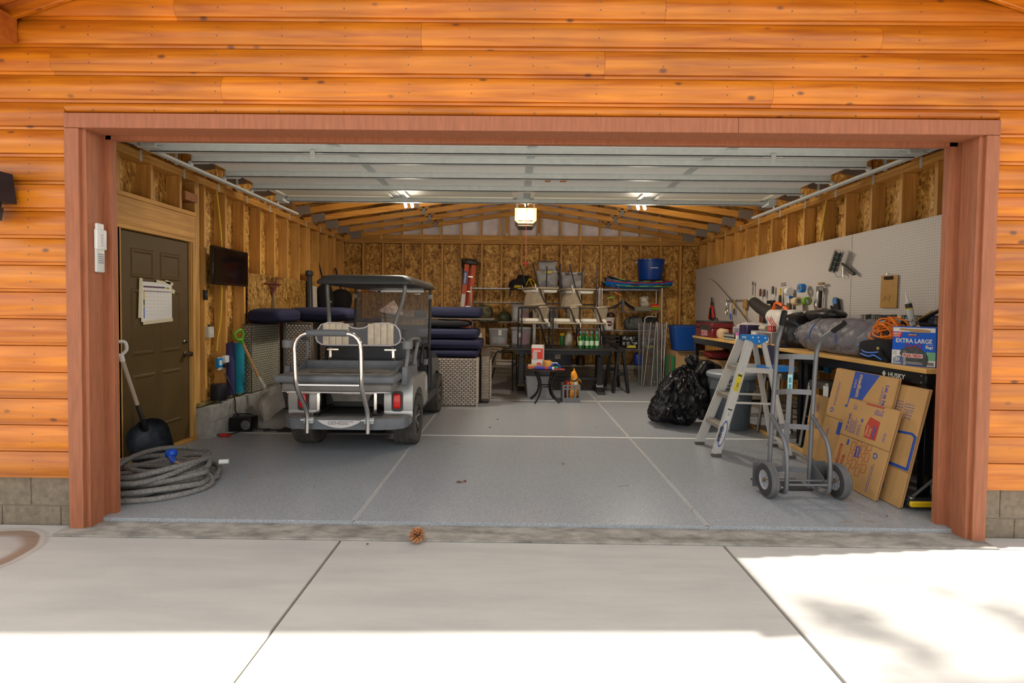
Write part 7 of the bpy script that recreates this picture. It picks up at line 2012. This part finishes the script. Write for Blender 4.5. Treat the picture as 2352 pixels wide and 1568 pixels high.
# rubbish bag carton, with its double behind
def bagbox(label, loc, rz_, detail):
    t = thing('bag_carton', label, 'box', loc, rz_)
    w, d, h = .15, .10, .305
    blue = M('carton_blue', (.006, .10, .55), .4); cwh = M('carton_ivory', (.68, .66, .62), .5)
    obj('carton', MB().b2((-w, -d, 0), (w, d, h), .002), blue, t)
    y = -d - .001
    q = lambda x0, z0, x1, z1, m, nm, o=0: obj(nm, MB().b2((x0, y - .0006 - o, z0), (x1, y + .001, z1)), m, t, smooth=0)
    q(-w + .006, .265, w - .006, .298, cwh, 'white_band')
    obj('torn_kraft', MB().prism([(-.105, .283), (-.09, .275), (-.04, .272), (.0, .262), (.11, .262), (.115, .28), (.06, .288), (-.02, .290), (-.09, .294)], -.001, (0, y - .001, 0)), kraft, t, smooth=0)
    obj('torn_flap', MB().prism([(-.02, .29), (.05, .29), (.02, .325)], .002, (0, y + .02, 0)), kraft, t, smooth=0)
    q(-w, .005, -.05, .118, cwh, 'white_panel')
    q(.09, .005, w, .05, cwh, 'white_panel')
    q(.09, .05, w, .115, M('carton_green', (.16, .40, .22), .5), 'green_panel')
    if not detail: return t
    obj('red_flash', MB().prism([(-w, .222), (-.088, .222), (-.075, .262), (-w, .262)], -.001, (0, y - .0008, 0)), redp, t, smooth=0)
    text('lettering', 'NEW!', cwh, t, (-w + .006, y - .003, .245), .017, (1, 0, 0), (0, 0, 1), bold=.0005, sx=1.3)
    for k in range(3): q(-w + .006, .226 + k * .006, -.095, .228 + k * .006, cwh, 'print_line', .0016)
    q(-.04, .235, .03, .252, M('carton_black', (.03, .02, .02), .5), 'name_bar'); q(-.04, .233, .03, .237, redp, 'name_bar', .001)
    text('lettering', 'KIRKLAND', cwh, t, (-.005, y - .003, .240), .0125, (1, 0, 0), (0, 0, 1), bold=.0003, align='CENTER')
    text('lettering', 'EXTRA LARGE', cwh, t, (.002, y - .003, .180), .046, (1, 0, 0), (0, 0, 1), bold=.0012, align='CENTER', sx=.86)
    text('lettering', 'Bags', cwh, t, (.084, y - .003, .142), .030, (1, 0, 0), (0, 0, 1), bold=.0008, sx=.95)
    q(.085, .168, .135, .1705, cwh, 'print_line', .001)
    bag = [(-.075, .008), (.095, .008), (.105, .045), (.10, .085), (.075, .118), (.03, .150), (-.005, .155), (-.045, .145), (-.085, .125), (-.095, .09), (-.07, .05)]
    obj('pictured_bag', MB().prism(bag, -.0012, (0, y - .0006, 0)), M('carton_bag_grey', (.075, .078, .08), .35, var=.3, vs=30), t, smooth=0)
    for s in (-1, 1): obj('pictured_tie', MB().tube([Vector((-.0 + s * (.005 + .05 * math.sin(R(a))), y - .003, .155 + .016 * math.sin(R(2 * a)) * 1.0)) for a in range(0, 181, 15)], .0026, 5), redp, t)
    q(-.072, .064, .066, .095, cwh, 'logo_field', .0012)
    text('lettering', 'FLEX-TECH', redp, t, (-.003, y - .0042, .069), .030, (1, 0, 0), (0, 0, 1), bold=.0011, align='CENTER', sx=.83)
    obj('gallon_badge', MB().prism([(-.142, .006), (-.068, .006), (-.068, .05), (-.085, .07), (-.122, .07), (-.142, .05)], -.0018, (0, y - .0006, 0)), blue, t, smooth=0)
    text('lettering', '33', cwh, t, (-.105, y - .0045, .04), .030, (1, 0, 0), (0, 0, 1), bold=.001, align='CENTER')
    text('lettering', 'GALLON', cwh, t, (-.105, y - .0045, .032), .0075, (1, 0, 0), (0, 0, 1), bold=.0003, align='CENTER')
    text('lettering', '90 BAGS', cwh, t, (-.105, y - .0045, .012), .0135, (1, 0, 0), (0, 0, 1), bold=.0005, align='CENTER', sx=1.0)
    for k in range(3): q(-.05 - .003 * k, .028 - k * .007, .06 + .006 * k, .030 - k * .007, cwh, 'print_line', .002)
    mm = MB()
    for k in range(9): mm.b2((.10 + k * .0045, y - .002, .014), (.10 + k * .0045 + .0022, y + .001, .036))
    obj('bar_code', mm, M('carton_black'), t, kind='stuff', smooth=0)
    for k in range(4): q(-w + .01, .105 - k * .008, -.115, .107 - k * .008, M('carton_bag_grey'), 'print_line', .001)
    return t
bagbox('blue and white carton of extra large rubbish bags facing the door on the near bench', (3.20, 3.99, BZ), R(-65.3), True)
bagbox('second blue rubbish bag carton, mostly behind the right jamb', (3.42, 3.92, BZ), R(-65.3), False)

# ================================================================= ON THE PEGBOARD
XP = 3.655
def pegthing(name, label, cat, y, z, rot=(0, 0, 0), x=XP): return thing(name, label, cat, (x, y, z), rot)
t = pegthing('clipboard', 'brown hardboard clipboard with a dark clip hung on the pegboard', 'clipboard', 4.955, 1.50)
obj('board', MB().box((-.009, 0, .157), (.004, .222, .318), (R(1), 0, 0), .0015), M('hardboard', (.42, .22, .045), .5, var=.12, vs=12), t)
obj('clip', MB().b2((-.024, -.055, .275), (-.010, .055, .305), .004).cyl((-.022, -.05, .300), (-.022, .05, .300), .007), M('clip_black', (.03, .02, .015), .3, .6), t)
obj('hook', MB().tube([(.0, .01, .335), (-.025, .01, .335), (-.028, .01, .315)], .003, 6), steel, t)
for k in range(4): obj('scribble', MB().tube(smoothpts([(-.0115, .08 - .03 * k, .05 + .03 * (k % 3)), (-.0115, .07 - .03 * k, .09 + .03 * (k % 2)), (-.0115, .06 - .02 * k, .07)], 3), .0012, 4), M('ink_dark', (.10, .06, .03), .7), t)
# heat lamp
t = pegthing('work_light', 'silver caged work lamp with a dark handle hung high on the pegboard', 'lamp', 5.62, 1.90)
ax0, ax1 = Vector((-.09, .08, .02)), Vector((-.09, -.02, .225))
obj('lamp_tube', MB().tube([ax0, ax1], .042, 16), M('lamp_dark_glass', (.03, .04, .035), .2, coat=.4), t)
m = MB()
dv_ = (ax1 - ax0).normalized(); e1 = dv_.orthogonal().normalized(); e2 = dv_.cross(e1)
for k in range(5):
    c = ax0 + (ax1 - ax0) * k / 4
    m.tube([c + (e1 * math.cos(R(a)) + e2 * math.sin(R(a))) * .047 for a in range(0, 360, 24)], .003, 5, True)
for k in range(8):
    a = 2 * PI * k / 8; o = (e1 * math.cos(a) + e2 * math.sin(a)) * .048
    m.tube([ax0 + o, ax1 + o], .0025, 5)
obj('cage', m, chrome, t, kind='stuff')
for c in (ax0, ax1): obj('end_ring', MB().tube([c - dv_ * .008, c + dv_ * .008], .05, 16), chrome, t)
obj('hook_wire', MB().tube([(-.07, .09, .01), (-.06, .06, -.05), (-.04, -.01, -.06), (-.05, -.02, .08)], .004, 5), chrome, t)
obj('handle', MB().tube([(-.06, -.02, .09), (-.05, -.08, .04), (-.045, -.15, -.01), (-.04, -.20, -.04)], [.012, .018, .022, .018], 10), M('handle_dark', (.05, .055, .04), .5), t)
# wire baskets
for i, (y, lab_) in enumerate(((4.90, 'black wire basket hung on the pegboard above the orange cord'), (4.36, 'black wire basket on the pegboard nearest the right jamb'))):
    t = pegthing('wire_basket', lab_, 'basket', y, 1.325)
    m = MB()
    w_, d_, h_ = .235, .15, .10
    for z in (0, .035, .07, h_):
        r_ = .004 if z in (0, h_) else .002
        m.tube([(-.005, -w_, z), (-d_, -w_, z), (-d_, w_, z), (-.005, w_, z)], r_, 5, True)
    for k in range(17):
        y0 = -w_ + 2 * w_ * k / 16
        m.bar((-d_, y0, 0), (-d_, y0, h_), .003, .003, up=(1, 0, 0)); m.bar((-.005, y0, 0), (-d_, y0, 0), .003, .003)
    for k in range(5):
        for s in (-1, 1): m.bar((-.005 - d_ * k / 5, s * w_, 0), (-.005 - d_ * k / 5, s * w_, h_), .003, .003, up=(1, 0, 0))
    obj('basket_wires', m, blackm, t, smooth=0)
    rs = random.Random(40 + i)
    for k in range(6):
        c_ = [(.03, .03, .03), (.25, .23, .20), (.05, .08, .14), (.10, .07, .05), (.35, .34, .30), (.02, .02, .02)][k]
        one('hardware_packet', MB().b2((-.035, -.03, 0), (.035, .03, rs.uniform(.05, .10)), .006), M('packet_%d' % k, c_, .6), 'small %s hardware packet in the %s wire basket' % (('black', 'tan', 'slate', 'brown', 'pale', 'jet')[k], ('farther', 'nearer')[i]), 'packet', loc=(XP - .085, y - .18 + k * .072, 1.335), rot=(R(rs.uniform(-6, 6)), R(rs.uniform(-8, 8)), R(rs.uniform(-20, 20))))
t = thing('caulk_tube', 'white caulking tube with a cone nozzle standing in the nearer basket', 'tube', (3.50, 4.45, 1.335), (R(-12), R(-6), 0))
obj('tube_body', MB().cyl((0, 0, 0), (0, 0, .215), .026, seg=16), labw, t); obj('cone_nozzle', MB().cyl((0, 0, .215), (0, 0, .31), .012, .004, seg=10), white, t)
obj('band', MB().lathe([(.0265, .16), (.0265, .20)], seg=16), M('band_black'), t); obj('band', MB().lathe([(.0265, .148), (.0265, .16)], seg=16), laby, t)
text('lettering', 'DAP', M('caulk_blue', (.02, .25, .45), .5), t, (-.0272, .008, .06), .028, (0, 0, 1), (0, 1, 0), bold=.0006)
one('wood_shim', MB().box((0, 0, .07), (.012, .05, .16), (R(14), 0, 0), .002), M('shim_tan', (.62, .45, .27), .7), 'pale wooden shim standing between the two wire baskets', 'wood', loc=(3.50, 4.63, 1.28))
t = thing('caulking_gun', 'black caulking gun lying over the nearer wire basket', 'tool', (3.50, 4.18, 1.40))
obj('frame', MB().tube([(0, .20, -.02), (0, -.05, .10), (0, -.16, .13)], .016, 8), black, t); obj('trigger', MB().bar((0, -.08, .1), (0, -.16, .03), .02, .014), black, t); obj('plunger_rod', MB().cyl((-.02, .22, -.02), (-.02, .05, .07), .005, seg=6), M('rod_amber', (.45, .26, .02), .5), t)
one('mesh_disc', MB().lathe([(0, 0), (.07, 0), (.075, .02), (.06, .03), (0, .03)], rot=(0, R(-80), 0), seg=20), M('mesh_grey', (.06, .06, .06), .6), 'round dark mesh disc in the nearer basket', 'disc', loc=(3.52, 4.02, 1.41))
# gloves and pipe wrench
t = pegthing('pipe_wrench', 'red pipe wrench hung on the pegboard beside the work glove', 'wrench', 5.80, 1.36, (R(16), 0, 0))
obj('shank', MB().bar((-.02, 0, -.05), (-.02, 0, .20), .022, .036, up=(0, 1, 0), bev=.004), redp, t); obj('jaw', MB().b2((-.035, -.01, .19), (-.006, .05, .24), .006).b2((-.034, -.025, .23), (-.008, .055, .26), .006), M('jaw_steel', (.12, .10, .10), .4, .7), t)
t = pegthing('work_glove', 'black work glove with blue fingers hung on the pegboard', 'glove', 5.70, 1.40, (R(-10), 0, 0))
obj('palm', MB().sup((-.03, 0, .08), (.035, .10, .16), .6).tube([(-.03, .01, .02), (-.03, .01, -.02)], [.045, .048], 12), M('glove_black', (.02, .02, .022), .85), t)
for k in range(4): obj('finger', MB().tube([(-.03, .035 - k * .024, .14), (-.032, .04 - k * .026, .19), (-.034, .042 - k * .027, .225 - .012 * abs(k - 1.5))], [.014, .0135, .011], 8), M('glove_blue', (.10, .24, .52), .8) if k < 3 else M('glove_black'), t)
obj('thumb', MB().tube([(-.03, .05, .08), (-.035, .075, .11), (-.035, .085, .14)], [.015, .014, .011], 8), M('glove_black'), t)
# tapes
for y, z, r_, w_, col, lab_ in ((6.32, 1.75, .055, .06, (.02, .20, .58), 'blue masking tape roll hung on the pegboard'), (6.42, 1.585, .052, .10, (.60, .46, .25), 'wide tan masking tape roll hung below the blue one'), (6.20, 1.585, .050, .06, (.16, .34, .02), 'green masking tape roll beside the tan one')):
    t = pegthing('tape_roll', lab_, 'tape', y, z)
    xx = -.09
    obj('roll', MB().lathe([(r_ * .62, -w_ / 2), (r_, -w_ / 2), (r_, w_ / 2), (r_ * .62, w_ / 2), (r_ * .62, -w_ / 2)], (xx, 0, 0), 'X' if w_ == .06 and y > 6.3 else 'Y', 28), M('tape_%d' % (y * 100), col, .6), t)
    obj('core', MB().lathe([(r_ * .55, -w_ / 2 - .001), (r_ * .62, -w_ / 2 - .001), (r_ * .62, w_ / 2 + .001), (r_ * .55, w_ / 2 + .001), (r_ * .55, -w_ / 2 - .001)], (xx, 0, 0), 'X' if w_ == .06 and y > 6.3 else 'Y', 24), M('core_grey', (.42, .38, .34), .7), t)
    obj('peg_hook', MB().cyl((0, 0, r_ * .5), (-.14, 0, r_ * .5), .003, seg=6), steel, t)
# tape gun
t = pegthing('tape_dispenser', 'white tape dispenser gun hung upside down on the pegboard', 'tape gun', 6.65, 1.60)
obj('roll', MB().lathe([(0, -.035), (.05, -.035), (.052, -.03), (.052, .03), (.05, .035), (0, .035)], (-.07, 0, .12), 'Y', 24), white, t); obj('neck', MB().bar((-.06, .0, .09), (-.06, -.01, -.05), .03, .035), labw, t); obj('peg_hook', MB().cyl((0, 0, .10), (-.10, 0, .10), .003, seg=5), steel, t)
obj('blue_plate', MB().b2((-.09, -.06, .03), (-.04, -.03, .06), .004), bluep, t); obj('grip', MB().sup((-.06, 0, -.09), (.05, .08, .13), .6), M('grip_brown', (.10, .07, .04), .7), t); obj('blade', MB().tube(smoothpts([(-.06, .05, -.13), (-.06, .02, -.16), (-.06, -.05, -.15)], 4), .008, 6), black, t)
# caulk / riveter tool cluster
t = pegthing('staple_gun', 'chrome and black staple gun hung on the pegboard left of the glove', 'tool', 6.0, 1.60)
obj('body', MB().bar((-.05, -.01, .10), (-.05, .0, -.10), .03, .035, bev=.006), black, t); obj('lever', MB().tube(smoothpts([(-.06, .03, .12), (-.06, .05, .02), (-.06, .06, -.08), (-.06, .02, -.11)], 4), .010, 6), chrome, t)
obj('head', MB().b2((-.075, -.035, .10), (-.03, .05, .16), .006), M('head_steel', (.45, .43, .42), .3, .8), t); obj('knob', MB().sup((-.05, -.02, .19), (.04, .12, .03), .8), M('knob_brown', (.30, .17, .06), .6), t)
# hand tools farther along
def handled(name, label, y, z, L1, hm, L2, bm_, hw=.014, bw=.006, flat=None, cat='tool'):
    t = pegthing(name, label, cat, y, z)
    obj('peg_hook', MB().cyl((.0, .0, L1 * .6), (-.045, .0, L1 * .6), .003, seg=5), steel, t)
    obj('handle', MB().tube([(-.04, 0, 0), (-.04, 0, L1 * .5), (-.04, 0, L1)], [hw * .85, hw, hw * .8], 10), hm, t)
    if flat: obj('head', MB().b2((-.04 - flat[1] / 2, -flat[0] / 2, L1 if L2 > 0 else L2), (-.04 + flat[1] / 2, flat[0] / 2, L1 + L2 if L2 > 0 else 0), .003), bm_, t)
    else: obj('shaft', MB().cyl((-.04, 0, 0 if L2 < 0 else L1), (-.04, 0, L2 if L2 < 0 else L1 + L2), bw, seg=8), bm_, t)
    return t
tan = M('bristle_tan', (.38, .22, .07), .8, var=.3, vs=30); yh = M('handle_amber', (.62, .36, .03), .45)
handled('screwdriver', 'amber-handled file hung on the metal strip of the pegboard', 8.36, 1.40, .10, black, .13, yh, .013, .011)
handled('paint_brush', 'wide tan paint brush hung bristles up on the pegboard', 7.97, 1.36, .14, yh, .15, tan, .011, flat=(.11, .03), cat='brush')
handled('paint_brush', 'thin white rod with a blue handle hung on the pegboard', 8.50, 1.32, .10, bluep, .16, labw, .012, .008)
handled('wrench', 'long steel wrench hung upright beside the pegboard seam', 7.72, 1.70, .16, M('wrench_steel', (.22, .19, .18), .4, .6), .05, M('wrench_steel'), .010, flat=(.04, .014))
for i, (y, z, c_) in enumerate(((7.48, 1.68, (.14, .02, .02)), (7.36, 1.67, (.06, .06, .05)), (7.12, 1.70, (.05, .045, .045)))):
    handled('screwdriver', ('dark red', 'olive black', 'charcoal')[i] + ' handled screwdriver hung in the row on the pegboard', y, z, .11, M('screw_%d' % i, c_, .45), -.12, steel, .018, .004)
handled('screwdriver', 'red-shafted screwdriver below the charcoal one on the pegboard', 7.16, 1.50, .12, redp, .05, labw, .010, .007)
t = pegthing('tool_rack', 'thin metal hook strip running along the far pegboard', 'rack', 8.15, 1.63)
obj('rack_bar', MB().b2((-.012, -.6, -.008), (-.004, .6, .010)), steel, t)
for k in range(9): obj('rack_clip', MB().sup((-.025, -.55 + k * .135, .012), (.03, .035, .035), .7, nu=8, nv=6), labw if k < 4 else steel, t)
t = pegthing('lopper', 'long pruning lopper with red handles hung at the far end of the pegboard', 'lopper', 9.30, 1.34)
for s in (-1, 1): obj('handle', MB().tube([(-.05, s * .02, .22), (-.05, s * .07, .10), (-.05, s * .10, -.03)], [.012, .020, .024], 8), redp, t)
obj('cutting_head', MB().b2((-.06, -.035, .21), (-.035, .035, .28), .006).b2((-.058, -.015, .27), (-.04, .02, .37), .004), M('lopper_black', (.05, .045, .04), .4, .4), t); obj('black_sleeve', MB().sup((-.055, .0, .05), (.05, .11, .26), .6), black, t)
t = pegthing('stud_finder', 'small pair of white hooks beside the lopper', 'hook', 8.98, 1.62)
obj('hook_plate', MB().b2((-.012, -.03, -.01), (0, .03, .01), .003), labw, t)
t = pegthing('pliers', 'steel shears hung beside the metal strip', 'shears', 8.66, 1.46)
for s in (-1, 1): obj('shear_arm', MB().tube(smoothpts([(-.04, s * .02, -.06), (-.04, s * .04, .0), (-.04, 0, .07), (-.04, -s * .015, .14)], 4), .007, 6), steel, t)
t = pegthing('spray_bottle', 'lime green bottle with a black trigger behind the blower nozzle', 'bottle', 7.06, 1.30)
obj('bottle_body', MB().lathe([(0, 0), (.05, 0), (.052, .24), (.02, .30), (.018, .33), (0, .33)], (-.10, 0, -.08), seg=16), M('lime_plastic', (.45, .62, .02), .4), t); obj('trigger_head', MB().b2((-.13, -.11, .26), (-.08, .05, .31), .008).b2((-.12, -.06, .19), (-.09, -.03, .27), .005), black, t); obj('dark_half', MB().lathe([(.0525, .02), (.0525, .14)], (-.10, 0, -.08), seg=16), M('label_dark_green', (.03, .09, .10), .5), t)
handled('utility_knife', 'yellow and black knife hung beside the lime bottle', 6.92, 1.52, .16, black, .09, yelp, .020, .012)
one('hook_set', MB().b2((-.008, -.06, -.02), (0, .06, .0)).b2((-.008, -.06, .012), (0, .06, .02)), M('slot_grey', (.28, .25, .22), .6), 'two thin dark slotted strips on the pegboard above the knife', 'hook', loc=(XP, 6.92, 1.83))
t = pegthing('leather_holster', 'brown leather sheath hung behind the blower nozzle', 'sheath', 7.42, 1.30)
obj('sheath_body', MB().b2((-.06, -.05, -.10), (-.02, .05, .16), .015), M('leather_brown', (.09, .035, .015), .6), t); obj('sheath_handle', MB().tube([(-.04, 0, .16), (-.04, .10, .20)], .012, 6), M('wood_dark', (.12, .07, .03), .5), t)

# ================================================================= LOOSE THINGS ON THE GROUND
t = thing('pine_cone', 'brown open pine cone lying on the concrete sill', 'pine cone', (-.605, 3.12, -.022))
pcm = M('cone_scale', (.55, .25, .10), .7, var=.4, vs=60); core_m = M('cone_core', (.06, .025, .012), .9)
obj('core', MB().sup((0, 0, .038), (.04, .04, .075), .9, nu=10, nv=8), core_m, t)
for k in range(64):
    f_ = k / 64
    a = k * 2.399
    ph = -.95 + 2.2 * f_
    rr_ = .024 + .016 * math.cos(ph * .9)
    d_ = Vector((math.cos(a) * math.cos(ph), math.sin(a) * math.cos(ph), math.sin(ph)))
    c = Vector((0, 0, .04)) + Vector((d_.x, d_.y, d_.z * 1.0)) * rr_
    if c.z < .006: c.z = .006
    sd_ = d_.cross(Vector((0, 0, 1)));
    if sd_.length < .01: sd_ = Vector((1, 0, 0))
    sd_.normalize(); up_ = sd_.cross(d_)
    o = Vector((0, 0, .04)) + d_ * .010
    m = MB(); L_ = .018
    e_ = c + d_ * L_ * .5 + up_ * .004
    e_.z = max(e_.z, .002)
    m._new([o - sd_ * .003, o + sd_ * .003, e_ + sd_ * .0085, e_ - sd_ * .0085, e_ + d_ * .006 - up_ * .001, e_ - up_ * .005], [(0, 1, 2, 3), (3, 2, 4), (0, 5, 1), (1, 5, 2), (5, 4, 2), (0, 3, 5), (3, 4, 5)])
    obj('scale', m, pcm, t, smooth=0)
lf = M('dry_leaf', (.20, .05, .025), .8); lf2 = M('tan_leaf', (.42, .28, .10), .8)
for i, (x, y, s, mm_) in enumerate(((-.454, 4.14, .030, lf), (-.41, 4.16, .022, lf), (.459, 4.69, .022, lf2), (-.30, 6.1, .02, lf), (-.22, 6.55, .02, lf), (1.0, 6.2, .016, lf2), (-.9, 3.06, .010, lf), (2.65, 3.55, .010, lf))):
    m = MB().grid(lambda u, v: Vector(((u - .5) * s * 1.6, (v - .5) * s * (1.2 - 1.6 * abs(u - .5)), .004 + .008 * abs(math.sin(u * 5 + v * 3)))), 5, 3)
    one('leaf', m, mm_, ('dark red dry leaf on the floor slab before the cart, larger of the two', 'dark red dry leaf curled beside the larger one', 'single tan leaf in the middle of the open floor', 'brown leaf on the far slab beside the wicker sofa', 'brown leaf farther back beside the wicker sofa', 'tan leaf in front of the round table', 'reddish leaf speck on the concrete sill left of the pine cone', 'red leaf speck on the floor by the dolly')[i], 'leaf', loc=(x, y, .0 if y > 3.3 else -.022), rot=(0, 0, i * 1.1))
nd = M('dry_needle', (.36, .22, .09), .8)
for i, (x, y, a) in enumerate(((-2.2, 4.2, .6), (-1.6, 4.0, 1.9), (.9, 4.1, .3), (2.3, 3.45, .1), (2.45, 3.47, -.4), (-.62, 5.35, 2.3), (1.3, 3.62, 1.2))):
    one('pine_needle', MB().tube(smoothpts([(-.05, 0, .003), (0, .008, .003), (.05, 0, .003)], 3), .0016, 4), nd, ('dry pine needle left of the first floor joint', 'dry pine needle near the left floor joint, before the cart', 'dry pine needle on the open floor right of the middle', 'dry pine needle at the floor edge near the right jamb', 'second dry pine needle at the floor edge near the right jamb', 'dry pine needle beside the cart rear wheel', 'dry pine needle near the right floor joint')[i], 'needle', 'pine needles on the floor', (x, y, 0), (0, 0, a))

# a pine beyond the right side of the house: its shade touches the driveway
t = thing('pine_tree', 'tall pine beyond the right side of the garage, shading the driveway edge', 'tree', (11.9, 3.0, -.1))
obj('trunk', MB().tube([(0, 0, 0), (.05, .02, 4), (.0, .05, 10.5)], [.16, .13, .03], 10), M('pine_bark', (.16, .10, .06), .9, var=.4, vs=8), t)
m = MB(); rs = random.Random(3)
for k in range(16):
    z = 6.2 + .26 * k; a = k * 2.4; L_ = 1.5 * (1 - (z - 6.2) / 5.2) + .25
    e = Vector((math.cos(a) * L_, math.sin(a) * L_, z - .15))
    m.tube([(0, .03, z), e], [.025, .008], 5)
    for j in range(34):
        c = Vector((0, .03, z)).lerp(e, rs.uniform(.35, 1.02)) + Vector((rs.gauss(0, .09), rs.gauss(0, .09), rs.gauss(0, .06)))
        d = Vector((rs.gauss(0, 1), rs.gauss(0, 1), rs.gauss(.3, .7))).normalized() * .11
        s_ = d.orthogonal().normalized() * .035
        m.quad(c - d - s_, c + d * .2 - s_ * 1.6, c + d, c + d * .2 + s_ * 1.6)
obj('needles', m, M('pine_needles', (.03, .07, .02), .7), t, kind='stuff', smooth=0)
